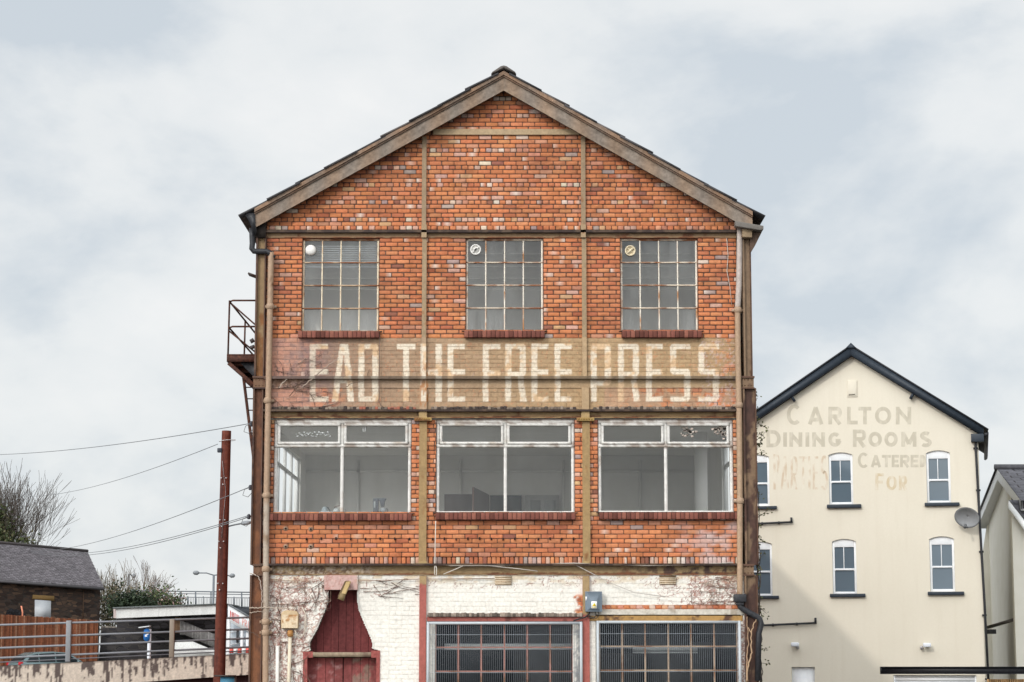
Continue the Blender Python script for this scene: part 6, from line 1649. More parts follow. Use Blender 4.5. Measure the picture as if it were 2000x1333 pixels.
def place_text(mb, txt, mapf, x0, x1, yb, yt, sw=4.0, c=None):
    """painted capitals, one stroke ribbon after another, fitted to x0..x1 (left-right) and yb..yt (foot-head)"""
    n = len(txt); pitch = (x1 - x0 + 1.2) / n; lay = 0
    for i, ch in enumerate(txt):
        lx0, lx1 = (x0, x1) if n == 1 else (x0 + i * pitch, x0 + (i + 1) * pitch - 1.2)
        w, h = lx1 - lx0, yb - yt
        for st in glyph(ch, (min(sw / w, .9), sw / h)):
            P = [(lx0 + p[0] * w, yb - p[1] * h) for p in st]; L_, R = [], []
            for k, p in enumerate(P):
                q0, q1 = P[max(k - 1, 0)], P[min(k + 1, len(P) - 1)]
                if k == 0 and ch == 'O': q0 = P[-2]
                if k == len(P) - 1 and ch == 'O': q1 = P[1]
                d = (q1[0] - q0[0], q1[1] - q0[1]); l = math.hypot(*d) or 1; nx, ny = -d[1] / l * sw / 2, d[0] / l * sw / 2
                L_.append((p[0] + nx, p[1] + ny)); R.append((p[0] - nx, p[1] - ny))
            lay += 1; k0 = mb.add([tuple(mapf(q[0], q[1], lay * .0002)) for q in L_ + R], c); m_ = len(P)
            for k in range(m_ - 1): mb.Fp.append([k0 + k, k0 + k + 1, k0 + m_ + k + 1, k0 + m_ + k])
m = MB((.55, .06, .05))
def stmap(x, y, o=0): return at(x, y + (x - 447) * .572, Ys - .006 - o)
place_text(m, 'ROBERT', stmap, 449.5, 467, 1208, 1191, 1.0); m.build('lettering', M_FIXED, pn)
m = MB((.62, .16, .12)); place_text(m, 'PRICE', stmap, 473, 497, 1206, 1192, .9); m.build('lettering', M_FIXED, pn)
# footbridge
Yf = 104.0
t = thing('footbridge', (at(400, 1185, Yf).x, Yf, .1), 'distant footbridge deck with thin grey balustrade behind the white fascia', 'footbridge')
a, b = at(255, 1186, Yf), at(540, 1193, Yf); m = MB((.06, .065, .075)); m.prism([(a.x, a.z - .35), (b.x, b.z - .35), (b.x, b.z + .1), (a.x, a.z + .1)], Yf, Yf + 2.5); m.build('deck', M_FIXED, t)
FB = (.13, .145, .165)
for ya, yb, r in ((1154, 1158, .03), (1158.5, 1162.5, .02), (1165.5, 1169, .02), (1183, 1187, .03)): m = MB(FB); m.tube([at(255, ya, Yf), at(540, yb, Yf)], r, 6); m.build('rail', M_FIXED, t)
x = 262; k = 0
while x < 540:
    f = (x - 255) / 285; m = MB(FB); m.tube([at(x, 1184 + 4 * f, Yf), at(x, (1154 if k % 2 == 0 else 1163) + 4 * f, Yf)], .035 if k % 2 == 0 else .025, 6); m.build('post', M_FIXED, t); x += 15; k += 1
m = MB((.16, .175, .195)); x = 257
while x < 540: f = (x - 255) / 285; m.tube([at(x, 1184 + 4 * f, Yf), at(x, 1166.5 + 4 * f, Yf)], .010, 4, cap=False); x += 3.1
bal = m.build('balusters', M_FIXED, t); bal['kind'] = 'stuff'
for xq in (300, 430, 515): m = MB((.10, .10, .11)); a = at(xq, 1190, Yf + 1); m.box(a.x - .2, a.x + .2, Yf + .6, Yf + 1.4, 0, a.z); m.build('pier', M_FIXED, t)
# street lamps
def street_lamp(x, ytop, Y, arms, lab, r=.05):
    t = thing('street_lamp', (at(x, 1275, Y).x, Y, .1), lab, 'street lamp'); p = at(x, ytop, Y); m = MB((.15, .165, .185)); m.tube([(p.x, Y, .1), (p.x, Y, p.z)], [r * 1.3, r], 8); m.build('column', M_FIXED, t, smooth=True)
    for ax, ay, hx in arms:
        q = at(ax, ay, Y); m = MB((.15, .165, .185)); mid = p + (q - p) * .5 + Vector((0, 0, .05)); m.tube([p, mid, q], r * .6, 6); am = m.build('arm', M_FIXED, t, smooth=True)
        e = at(hx, ay - .5, Y); m = MB((.22, .235, .25)); m.tube([q, q + (e - q) * .3, q + (e - q) * .8, e], [r * .8, r * 2.0, r * 1.8, r * .7], 8); m.build('lantern', M_FIXED, am, smooth=True)
street_lamp(417.5, 1124, 100, [(389, 1119.5, 377), (448, 1125, 459)], 'twin armed street lamp rising behind the footbridge balustrade')
street_lamp(251.5, 1122, 130, [(258, 1125.5, 265)], 'small single armed street lamp among the bare shrubs', .07)
# blue arrow sign
t = thing('arrow_sign', (at(288, 1288, 60).x, 60, .1), 'white post with round-ended blue sign and white arrow behind the railing', 'road sign')
Yg = 60.0; a = at(286.5, 1253, Yg); b = at(286.5, 1228, Yg)
m = MB((.60, .62, .66)); m.tube([(a.x + .06, Yg + .06, .1), (a.x + .06, Yg + .06, at(0, 1229, Yg).z)], .05, 10); m.build('post', M_FIXED, t, smooth=True)
hw = .085; zc0, zc1 = a.z + hw, b.z - hw
P = [(a.x + hw * math.cos(q), zc0 + hw * math.sin(q)) for q in np.linspace(math.pi, 2 * math.pi, 9)] + [(a.x + hw * math.cos(q), zc1 + hw * math.sin(q)) for q in np.linspace(0, math.pi, 9)]
m = MB((.03, .17, .50)); m.prism(P, Yg - .01, Yg + .01); pl_ = m.build('sign_plate', M_FIXED, t)
m = MB((.8, .82, .84)); cx, cz = a.x, (a.z + b.z) / 2; R45 = lambda u, v: (cx + (u - v) * .707, Yg - .013, cz + (u + v) * .707)
m.poly([R45(.07, -.016), R45(.07, .016), R45(-.02, .016), R45(-.02, .045), R45(-.075, 0), R45(-.02, -.045), R45(-.02, -.016)]); m.build('arrow', M_FIXED, pl_)
a2, b2 = at(271.5, 1227.5, Yg), at(293, 1224, Yg); m = MB((.62, .65, .68)); m.prism([(a2.x, a2.z), (b2.x, b2.z - .01), (b2.x, b2.z + .02), (a2.x, a2.z + .03)], Yg - .1, Yg + .15); m.build('lamp_hood', M_FIXED, t, bevel=.01)

# ------------------------------------------------------------------ trees and shrubs
def limb(m, p, d, r, ln, depth, spread, lean, minr=.006, segs=4, tips=None, prob=.0):
    P = [p.copy()]; R = [r]
    for i in range(segs):
        d = (d + Vector((rnd.gauss(0, .10), rnd.gauss(0, .10), rnd.gauss(0, .06) + lean))).normalized(); p = p + d * ln / segs; P.append(p.copy()); R.append(max(minr, r * (1 - .45 * (i + 1) / segs)))
    m.tube(P, R, 6 if r > .04 else 4, cap=False)
    if tips is not None: tips.append((P, r))
    if depth <= 0: return
    for i in range(rnd.choice((2, 3, 3))):
        q = P[rnd.randint(max(1, segs - 2), segs)] if i else P[-1]
        a = rnd.uniform(0, 6.28); o = d.orthogonal().normalized(); o = (o * math.cos(a) + d.cross(o) * math.sin(a))
        nd = (d + o * rnd.uniform(.5, 1.0) * spread).normalized(); limb(m, q, nd, R[-1] * rnd.uniform(.6, .85), ln * rnd.uniform(.68, .88), depth - 1, spread, lean, minr, segs, tips)
def ivy(mb, pts, n, s, cols, sp):
    for _ in range(n):
        p = rnd.choice(pts); leaf(mb, p + Vector((rnd.gauss(0, sp), rnd.gauss(0, sp), rnd.gauss(0, sp))), rnd.uniform(.6, 1.3) * s, rnd.choice(cols))
Yt = 108.0
tb = at(22, 1275, Yt)
t = thing('bare_tree', (tb.x, Yt, 0), 'big leafless tree with dark ivy on its trunks behind the cottage', 'tree')
m = MB((.07, .055, .05)); tips = []
for q in range(13):
    d = Vector((-.26 + .40 * q / 12 + rnd.uniform(-.03, .03), rnd.uniform(-.18, .18), 1)).normalized(); limb(m, Vector((tb.x + rnd.uniform(-.9, .3), Yt + rnd.uniform(-.5, .5), 0)), d, .16, 2.95, 5, .33, .05, .007, 4, tips)
tk = m.build('trunk', M_BARK, t)
ivp = [p for P, r in tips if r > .07 for p in P if p.z < 6.4]
m = MB(); ivy(m, ivp, 3000, .075, [(.022, .035, .014), (.03, .05, .018), (.045, .06, .022)], .13)
bush = [Vector((at(x, y, Yt - 2).x, Yt - 2 + rnd.uniform(-1, 1), at(x, y, Yt - 2).z)) for x, y in ((-6, 1012), (2, 1036), (-6, 1050), (8, 1058), (-18, 1000), (-14, 1040), (14, 1072), (50, 1072))]
ivy(m, bush, 3000, .09, [(.03, .045, .015), (.05, .065, .02), (.075, .07, .03)], .34); m.build('ivy', M_LEAF, t)
def twiggy(name, x, yb, yt, Y, n, col, lab, cat, depth=3, spread=.5, lean=.03, r=.03, minr=.006, wide=.5, ln=None):
    b = at(x, yb, Y); h = at(x, yt, Y).z - b.z; t = thing(name, (b.x, Y, b.z), lab, cat); m = MB(col)
    for q in range(n): limb(m, Vector((b.x + rnd.uniform(-wide, wide), Y + rnd.uniform(-wide, wide), b.z)), Vector((rnd.gauss(0, .22), rnd.gauss(0, .2), 1)).normalized(), r, ln or h * .36, depth, spread, lean, minr, 3)
    m.build('branches', M_ATTR, t); return t
twiggy('birch_tree', 260, 1262, 1058, 125, 2, (.24, .21, .205), 'slender leafless birch standing beyond the shrubs', 'tree', 5, .34, .05, .05, .008, .2, 1.35)
twiggy('bare_shrub', 225, 1262, 1105, 112, 16, (.23, .18, .13), 'tall tawny leafless shrub right of the cottage', 'shrub', 3, .32, .03, .022, .008, 1.0)
twiggy('bare_shrub', 200, 1262, 1115, 109, 8, (.13, .11, .08), 'dark twiggy shrub tight against the cottage corner', 'shrub', 3, .4, .03, .025, .008, .5)
def leafy(name, blobs, Y, n, s, cols, lab, cat, sp):
    c0 = at(blobs[0][0], 1262, Y); t = thing(name, (c0.x, Y, .1), lab, cat); m = MB((.06, .05, .04)); pts = []
    for x, y, w in blobs:
        p = at(x, y, Y); m.tube([(c0.x + rnd.uniform(-.2, .2), Y, .1), ((c0.x + p.x) / 2, Y, p.z * .5), tuple(p)], [.05, .03, .012], 5); pts += [p + Vector((rnd.gauss(0, w), rnd.gauss(0, w), rnd.gauss(0, w * .7))) for _ in range(40)]
    m.build('stems', M_BARK, t); m = MB(); ivy(m, pts, n, s, cols, sp); m.build('foliage', M_LEAF, t)
leafy('evergreen_bush', [(243, 1186, .3), (256, 1177, .3), (268, 1183, .28), (278, 1188, .22)], 92, 3600, .07, [(.014, .024, .012), (.02, .034, .016), (.03, .045, .02)], 'dark glossy evergreen bush behind the white fascia', 'bush', .14)
leafy('flowering_bush', [(290, 1176, .3), (303, 1170, .3), (318, 1176, .3), (330, 1180, .25), (343, 1184, .2), (283, 1186, .25)], 93, 3600, .055, [(.06, .085, .03), (.09, .12, .04), (.30, .20, .18), (.05, .07, .03)], 'pale green bush with pinkish blossom left of the footbridge', 'bush', .14)
leafy('scrub_bush', [(203, 1182, .45), (214, 1168, .45), (224, 1190, .4), (202, 1205, .4), (234, 1172, .3), (212, 1225, .5), (222, 1210, .4)], 98, 3300, .05, [(.10, .095, .04), (.17, .14, .075), (.06, .065, .028), (.21, .17, .10)], 'olive green scrub between cottage and evergreen bush', 'bush', .26)

# ------------------------------------------------------------------ cream rendered house on the right
AZ = math.radians(-11.9)
A0 = at(1600, 1275, 74.0); GZ = -0.85
crm = thing('cream_house', (A0.x, A0.y, GZ), 'tall cream rendered gable house with CARLTON DINING ROOMS painted under its dark roof', 'house', None, AZ)
dx_ = Vector((math.cos(AZ), math.sin(AZ), 0)); ny_ = Vector((-math.sin(AZ), math.cos(AZ), 0))
def W(px, py, o=0.0):      # photo point -> local point on the house front moved 'o' metres out
    r = ray(px, py); p0 = Vector((A0.x, A0.y, 0)) - ny_ * o; k = (p0 - Vector((0, 0, EYE))).dot(ny_) / r.dot(ny_); p = Vector((0, 0, EYE)) + r * k; q = p - Vector((A0.x, A0.y, GZ))
    return Vector((q.dot(dx_), q.dot(ny_), q.z))
apx = W(1663.5, 697); ev = W(1912, 848); xr = W(1912, 900).x; xl = 2 * apx.x - xr; ez = ev.z
MC = [(1620, 1667, 884, 986), (1811, 1858, 880, 983), (1456, 1503.5, 888, 989), (1627, 1674, 1053, 1161), (1817.5, 1866, 1048, 1156), (1461, 1509, 1058, 1165)]
SIL = [(1615, 1682, 985.5, 992.5), (1806, 1874, 982, 988.5), (1450, 1517, 989, 995), (1621, 1690, 1160, 1166.5), (1812, 1883, 1156, 1162.5), (1456, 1521, 1164, 1170)]
hol = []
for x0, x1, y0, y1 in MC:
    a, b = W((x0 + x1) / 2, y1), W((x0 + x1) / 2, y0); w = W(x1, (y0 + y1) / 2).x - W(x0, (y0 + y1) / 2).x; hol.append((a.x - w / 2, a.x + w / 2, a.z, b.z))
dr = W(1546, 1300), W(1591, 1300); gr = W(1745, 1320), W(1907, 1320)
dz = W(1568, 1302).z; hol.append((dr[0].x, dr[1].x, 0.05, dz)); gz = W(1820, 1319).z; hol.append((gr[0].x, gr[1].x, 0.02, gz))
m = MB()
xs = sorted(set([xl, xr] + [v for h in hol for v in h[:2]])); zs = sorted(set([-.3, ez] + [v for h in hol for v in h[2:]]))
for a, b in zip(xs[:-1], xs[1:]):
    for c, d in zip(zs[:-1], zs[1:]):
        if any(h[0] < (a + b) / 2 < h[1] and h[2] < (c + d) / 2 < h[3] for h in hol): continue
        m.quad((a, 0, c), (b, 0, c), (b, 0, d), (a, 0, d))
m.poly([(xl, 0, ez), (xr, 0, ez), (apx.x, 0, apx.z)])
m.quad((xr, 0, -.3), (xr, 9, -.3), (xr, 9, ez), (xr, 0, ez)); m.quad((xl, 9, -.3), (xl, 0, -.3), (xl, 0, ez), (xl, 9, ez)); m.poly([(xl, 9, -.3), (xr, 9, -.3), (xr, 9, ez), (apx.x, 9, apx.z), (xl, 9, ez)])
for h in hol:
    x0, x1, z0, z1 = h; dd = .14
    m.quad((x0, 0, z0), (x0, dd, z0), (x0, dd, z1), (x0, 0, z1)); m.quad((x1, 0, z0), (x1, 0, z1), (x1, dd, z1), (x1, dd, z0)); m.quad((x0, 0, z1), (x0, dd, z1), (x1, dd, z1), (x1, 0, z1)); m.quad((x0, 0, z0), (x1, 0, z0), (x1, dd, z0), (x0, dd, z0))
for h in hol[:6]:            # segmental heads: fill the corners above the arch
    x0, x1, z0, z1 = h; r = (x1 - x0) / 2; cx = (x0 + x1) / 2; rise = .085
    for s in (-1, 1):
        pts = [(cx + s * r, 0, z1)] + [(cx + s * r * f, 0, z1 - rise * f * f) for f in np.linspace(1, 0, 9)]
        m.poly(pts if s > 0 else pts[::-1]); 
        for p, q in zip(pts[1:-1], pts[2:]): m.quad(p, q, (q[0], .14, q[2]), (p[0], .14, p[2]))
wl = m.build('rendered_wall', M_CREAM, crm, local=True)
for i, h in enumerate(hol[:6]):
    x0, x1, z0, z1 = h; ya, yb = .075, .12; m = MB(); fr = .075
    H_ = z1 - z0; zmid = z0 + H_ * (.44 if i < 3 else .45)
    m.box(x0, x0 + fr, ya, yb, z0, z1); m.box(x1 - fr, x1, ya, yb, z0, z1); m.box(x0 + fr, x1 - fr, ya, yb, z1 - .27, z1); m.box(x0 + fr, x1 - fr, ya, yb, z0, z0 + .085)
    m.box(x0 + fr, x1 - fr, ya - .012, yb, zmid - .03, zmid + .03); xm = (x0 + x1) / 2 - .02; m.box(xm - .013, xm + .013, ya + .01, yb, zmid + .03, z1 - .27)
    for f in (.25, .75):                 # sash horns
        pass
    m.box(x0 + fr, x0 + fr + .02, ya - .008, yb, zmid - .055, zmid - .03); m.box(x1 - fr - .02, x1 - fr, ya - .008, yb, zmid - .055, zmid - .03)
    w = m.build('window', M_WHITE, crm, local=True, bevel=.006)
    m = MB(); m.quad((x0 + fr, yb - .012, z0 + .085), (x1 - fr, yb - .012, z0 + .085), (x1 - fr, yb - .012, z1 - .27), (x0 + fr, yb - .012, z1 - .27)); m.build('pane', M_SASHGLASS, w, local=True)
    s = SIL[i]; a, b = W((s[0] + s[1]) / 2, s[3], .1), W((s[0] + s[1]) / 2, s[2], .1); w2 = W(s[1], s[2]).x - W(s[0], s[2]).x
    m = MB(); m.box(a.x - w2 / 2, a.x + w2 / 2, -.12, .10, a.z, b.z); m.build('sill', M_NAVY, w, local=True, bevel=.01)
# roof and bargeboards
ov = .28
sl = math.atan2(apx.z - ez, xr - apx.x)
for s in (-1, 1):
    tx, tz = math.cos(sl) * s, -math.sin(sl); e = (xr - apx.x) / math.cos(sl) + .22
    nx, nz = math.sin(sl) * s, math.cos(sl)
    A_ = Vector((apx.x, 0, apx.z)); E_ = A_ + Vector((tx, 0, tz)) * e; N_ = Vector((nx, 0, nz))
    lo = .0; hi = .25; k = math.cos(sl)
    m = MB(); m.prism([(A_.x, A_.z + lo / k), (E_.x, E_.z + lo / k), (E_.x, E_.z + hi / k), (A_.x, A_.z + hi / k)][::(1 if s > 0 else -1)], -ov, -ov + .045); m.build('bargeboard', M_NAVY, crm, local=True)
    m = MB((.04, .045, .052)); a = A_ + N_ * (hi + .0); b = E_ + N_ * hi
    slates(m, (b.x, 9.3, b.z), (b.x, -ov - .04, b.z), (a.x, -ov - .04, a.z + .02), (a.x, 9.3, a.z + .02), 14, 20, (.05, .052, .06), .02)
    m.prism([(a.x, a.z + .02), (b.x, b.z), (b.x + nx * .05, b.z + nz * .05), (a.x, a.z + .075)][::(1 if s > 0 else -1)], -ov - .045, -ov + .05, (.035, .037, .043)); m.build('roof', M_SLATE, crm, local=True)
    m = MB(); m.quad((A_.x, -ov + .045, A_.z + .02), (E_.x, -ov + .045, E_.z + .02), (E_.x, -.002, E_.z + .02), (A_.x, -.002, A_.z + .02)); m.build('soffit', M_NAVY, crm, local=True)
    m = MB(); m.box(E_.x - (.42 if s > 0 else -.0), E_.x + (0 if s > 0 else .42), -ov - .02, .0, E_.z - .16, E_.z + .10); m.build('eave_box', M_NAVY, crm, local=True, bevel=.01)
    m = MB(); gx0 = E_.x + s * .02; m.prism([(gx0, E_.z + .12), (gx0 + s * .14, E_.z + .14), (gx0 + s * .12, E_.z + .05), (gx0 + s * .05, E_.z + .0), (gx0, E_.z + .02)][::(-1 if s > 0 else 1)], -ov - .03, 9, None); m.build('gutter', M_BLACK, crm, local=True)
m = MB(); m.prism([(apx.x - .18, apx.z + .25), (apx.x + .18, apx.z + .25), (apx.x + .06, apx.z + .37), (apx.x, apx.z + .43), (apx.x - .06, apx.z + .37)], -ov - .06, 9.3); m.build('ridge', M_NAVY, crm, local=True)
for x, y, s in ((1549, 780, -1), (1781, 775, 1)):
    p = W(x, y, .15); m = MB(); m.beam(p + Vector((s * .07, 0, .14)), p + Vector((-s * .05, 0, -.08)), .14, .09, up=(1, 0, 0)); m.build('purlin_end', M_NAVY, crm, local=True)
# vent panel
a, b = W(1655, 776), W(1674, 743); m = MB(); m.box(a.x, b.x, -.03, .01, a.z, b.z); vp = m.build('vent_panel', M_CREAM, crm, local=True, bevel=.012); vp['label'] = 'small cream vent panel high in the gable'
m = MB(); a2, b2 = W(1656.5, 773), W(1672.5, 746); m.box(a2.x, b2.x, -.045, -.029, a2.z, b2.z); m.build('vent_cover', M_CREAM, vp, local=True, bevel=.008)
m = MB((.22, .2, .16)); a2, b2 = W(1658, 772.5), W(1670, 770); m.box(a2.x, b2.x, -.05, -.044, a2.z, b2.z); m.build('vent_slot', M_FIXED, vp, local=True)
# lettering
def lettering_mat(name, col, wear):
    m, N, L, b = _base(name, .9, .2); tc = N.new('ShaderNodeTexCoord'); mp = N.new('ShaderNodeMapping'); mp.inputs['Scale'].default_value = (1.6, 1.6, .7); L.new(tc.outputs['Object'], mp.inputs[0])
    n = N.new('ShaderNodeTexNoise'); n.inputs['Scale'].default_value = 3.5; n.inputs['Detail'].default_value = 7; L.new(mp.outputs[0], n.inputs['Vector'])
    r = N.new('ShaderNodeValToRGB'); r.color_ramp.elements[0].position = wear[0]; r.color_ramp.elements[1].position = wear[1]; r.color_ramp.elements[0].color = (*col, 1); r.color_ramp.elements[1].color = (.70, .65, .545, 1)
    L.new(n.outputs['Fac'], r.inputs['Fac']); L.new(r.outputs['Color'], b.inputs['Base Color']); return m
M_LET1 = lettering_mat('faded_grey_letters', (.50, .455, .365), (.46, .86)); M_LET2 = lettering_mat('faded_pink_letters', (.59, .48, .36), (.42, .58)); M_LET3 = lettering_mat('faded_ochre_letters', (.58, .48, .33), (.44, .66))
wmap = lambda x, y, o=0: W(x, y, .003 + o)
def word(parts, mat):
    m = MB()
    for txt, x0, x1, yb, yt, bd in parts: place_text(m, txt, wmap, x0, x1, yb, yt, bd)
    m.build('lettering', mat, wl, local=True)
def letters(s, xs, yb, yt, bd, first=None):
    return [(ch, a, b, yb if not first or i else first[0], yt if not first or i else first[1], bd) for i, (ch, (a, b)) in enumerate(zip(s, xs))]
zx = lambda v: 1460 + v * .27
zy = lambda v: 650 + v * .27
word(letters('CARLTON', [(zx(a), zx(b)) for a, b in ((282, 392), (438, 548), (585, 682), (720, 797), (803, 895), (922, 1040), (1073, 1184))], zy(664), zy(537), 7.2, (zy(668), zy(520))), M_LET1)
word(letters('DINING', [(zx(a), zx(b)) for a, b in ((137, 240), (263, 280), (303, 396), (424, 442), (468, 560), (585, 680))], zy(826), zy(722), 7.2, (zy(830), zy(705))) + letters('ROOMS', [(zx(a), zx(b)) for a, b in ((762, 858), (874, 972), (990, 1086), (1113, 1222), (1246, 1332))], zy(826), zy(718), 7.2, (zy(828), zy(702))), M_LET1)
word(letters('CATERED', [(zx(a), zx(b)) for a, b in ((796, 880), (892, 966), (972, 1036), (1043, 1095), (1104, 1172), (1180, 1238), (1246, 1290))], zy(974), zy(885), 5.4, (zy(980), zy(868))), M_LET1)
word(letters('PARTIES', [(zx(a), zx(b)) for a, b in ((188, 232), (240, 300), (312, 362), (372, 432), (440, 456), (472, 512), (528, 582))], zy(1135), zy(895), 4.4, (zy(1135), zy(880))), M_LET2)
word(letters('FOR', [(zx(a), zx(b)) for a, b in ((925, 985), (1005, 1080), (1095, 1155))], zy(1140), zy(1035), 5.6, (zy(1140), zy(1018))), M_LET3)
# pipes
m = MB(); P = [W(1919, 850, .2), W(1918, 856, .15), W(1907, 861, .1), W(1905.5, 872, .08), W(1913, 1010, .08), W(1923, 1180, .08), W(1932, 1360, .08)]; m.tube(P, .042, 10); dpn = m.build('downpipe', M_BLACK, crm, local=True, smooth=True)
for x, y in ((1906, 876), (1911, 958), (1917, 1078), (1923, 1202), (1929, 1327)): p = W(x, y, .06); m = MB(); m.box(p.x - .08, p.x + .07, p.y - .05, p.y + .05, p.z - .03, p.z + .03); m.build('pipe_clip', M_BLACK, dpn, local=True)
for (x0, y0), (x1, y1), top in (((1440, 1025), (1548, 1020), 1011), ((1440, 1224), (1595, 1217), 1207)):
    m = MB(); m.tube([W(x0, y0, .09), W(x1, y1, .09)], .035, 8); q = m.build('waste_pipe', M_BLACK, crm, local=True, smooth=True); q['label'] = 'upper black waste pipe' if y0 < 1100 else 'lower black waste pipe'
    m = MB(); m.tube([W(x1 - 2, y1, .09), W(x1 - 2.5, top, .09)], .038, 8); m.build('upstand', M_BLACK, q, local=True)
    for f in (.45, .75): p = W(x0 + (x1 - x0) * f, y0 + (y1 - y0) * f, .05); m = MB(); m.box(p.x - .03, p.x + .03, -.08, 0, p.z - .05, p.z + .045); m.build('pipe_clip', M_BLACK, q, local=True)
# door, roller door, canopy beam
h = hol[6]; m = MB(); m.box(h[0], h[1], .09, .12, h[2], h[3]); dw = m.build('door', M_WHITE, crm, local=True); dw['label'] = 'white boarded side door'
m = MB()
for i in range(1, 6): x = h[0] + (h[1] - h[0]) * i / 6; m.box(x - .006, x + .006, .082, .0895, h[2], h[3] - .08)
m.build('board_joints', M_WHITE, dw, local=True)
m = MB(); x0, x1, z1 = h[0], h[1], h[3]; m.poly([(x0, -.004, z1 - .02), (x1, -.004, z1 - .02), (x1, -.004, z1 + .02), ((x0 + x1) / 2, -.004, z1 + .10), (x0, -.004, z1 + .02)]); m.build('door_head', M_CREAM, dw, local=True)
h = hol[7]; m = MB((.76, .77, .78)); z = h[2]
while z < h[3] - .02: m.box(h[0] + .06, h[1] - .06, .10, .12, z, min(z + .105, h[3])); m.box(h[0] + .06, h[1] - .06, .115, .122, z + .105, min(z + .115, h[3])); z += .115
gd = m.build('garage_door', M_FIXED, crm, local=True); gd['label'] = 'white slatted roller garage door'
m = MB(); m.box(h[0], h[0] + .058, .06, .13, h[2], h[3]); m.box(h[1] - .058, h[1], .06, .13, h[2], h[3]); m.build('door_frame', M_WHITE, gd, local=True)
# wall lamps and dish: things hung on the wall
def wl_at(px, py, o): q = W(px, py, o); return Vector((A0.x, A0.y, GZ)) + dx_ * q.x + ny_ * q.y + Vector((0, 0, q.z))
for x, y, lab in ((1554, 1260, 'white floodlight above the white side door'), (1811, 1261, 'white floodlight with sensor above the garage door')):
    t = thing('floodlight', wl_at(x, y, 0), lab, 'floodlight', 'floodlights on the cream wall', AZ)
    m = MB((.72, .75, .80)); m.box(-.13, .13, -.30, -.14, -.06, .08); m.build('lamp_housing', M_FIXED, t, local=True, bevel=.03)
    m = MB((.60, .62, .64)); m.box(-.05, .05, -.16, 0, -.04, .05); m.build('bracket', M_FIXED, t, local=True, bevel=.01)
    sx = .06 if x < 1700 else -.19
    m = MB((.42, .40, .40)); m.tube([(sx, -.08, -.06), (sx + .02, -.16, -.10)], .055, 10); m.build('sensor', M_FIXED, t, local=True, smooth=True)
t = thing('satellite_dish', wl_at(1889, 1015, 0), 'grey satellite dish mounted beside the drainpipe of the cream house', 'satellite dish', None, AZ)
m = MB((.30, .31, .32)); rx, rz = .40, .255
c = np.array([0, -.52, .03]); fwd = Vector((-.22, -.80, -.42)).normalized(); rt = Vector((1, -.25, -.12)); rt = (rt - fwd * rt.dot(fwd)).normalized(); up_ = rt.cross(fwd) * -1
if up_.z < 0: up_ = -up_
rg = []; n = 32
for i, f in enumerate(np.linspace(0.02, 1, 8)):
    for k in range(n):
        a = 2 * math.pi * k / n; p = Vector(c) + rt * (.41 * f * math.cos(a)) + up_ * (.36 * f * math.sin(a)) - fwd * (.13 * (1 - f * f)); rg.append(tuple(p))
q = []
for i in range(7):
    for k in range(n): k2 = (k + 1) % n; q.append([i * n + k, i * n + k2, (i + 1) * n + k2, (i + 1) * n + k])
m.quads(rg, q); k = m.n; m.Fp.append(list(range(n))); ds = m.build('reflector', M_FIXED, t, local=True, smooth=True); sm = ds.modifiers.new('thick', 'SOLIDIFY'); sm.thickness = .012
m = MB((.10, .105, .115)); 
for i in range(n): a, b = 2 * math.pi * i / n, 2 * math.pi * (i + 1) / n; m.tube([Vector(c) + rt * (.412 * math.cos(a)) + up_ * (.362 * math.sin(a)), Vector(c) + rt * (.412 * math.cos(b)) + up_ * (.362 * math.sin(b))], .010, 5, cap=False)
m.build('rim', M_FIXED, ds, local=True)
lowp = Vector(c) - up_ * .36; lnb = Vector(c) + fwd * .36 - up_ * .20
m = MB((.04, .042, .045)); m.tube([lowp, lnb], .026, 6); arm = m.build('feed_arm', M_FIXED, t, local=True); m = MB((.12, .125, .13)); m.tube([lnb, lnb - fwd * .12 + up_ * .05], .05, 10); m.build('receiver', M_FIXED, arm, local=True)
m = MB((.10, .10, .11)); m.tube([Vector((0, 0, -.05)), Vector((0, -.25, -.05)), Vector(c) - fwd * .13], .022, 8); m.build('bracket', M_FIXED, t, local=True)
# black steel beam across the drive
t_ = MB(); Yk = 70.5; a, b = at(1720, 1317, Yk), at(1720, 1302.5, Yk); e = at(2070, 1301, Yk)
t_.box(a.x, e.x, Yk, Yk + .03, a.z + .02, b.z - .02); t_.box(a.x, e.x, Yk - .09, Yk + .12, b.z - .02, b.z); t_.box(a.x, e.x, Yk - .09, Yk + .12, a.z, a.z + .02)
t_.box(a.x, a.x + .02, Yk - .09, Yk + .12, a.z + .02, b.z - .02); t_.box(e.x - .12, e.x, Yk - .07, Yk + .1, GZ, a.z)
tag(t_.build('steel_lintel_beam', M_BLACK, None), 'long black steel beam running level above the white garage door', 'beam')
m = MB(); px = 1930
while px < 2060:
    a, b = at(px, 1400, 71.5), at(px + 3.2, 1327, 71.5); m.box(a.x, b.x, 71.5, 71.53, GZ, b.z, np.array((.40, .24, .11)) * rnd.uniform(.7, 1.15)); px += 3.6
tag(m.build('timber_fence', M_WOOD, None), 'pale new timber fence under the black beam at the right edge', 'fence')

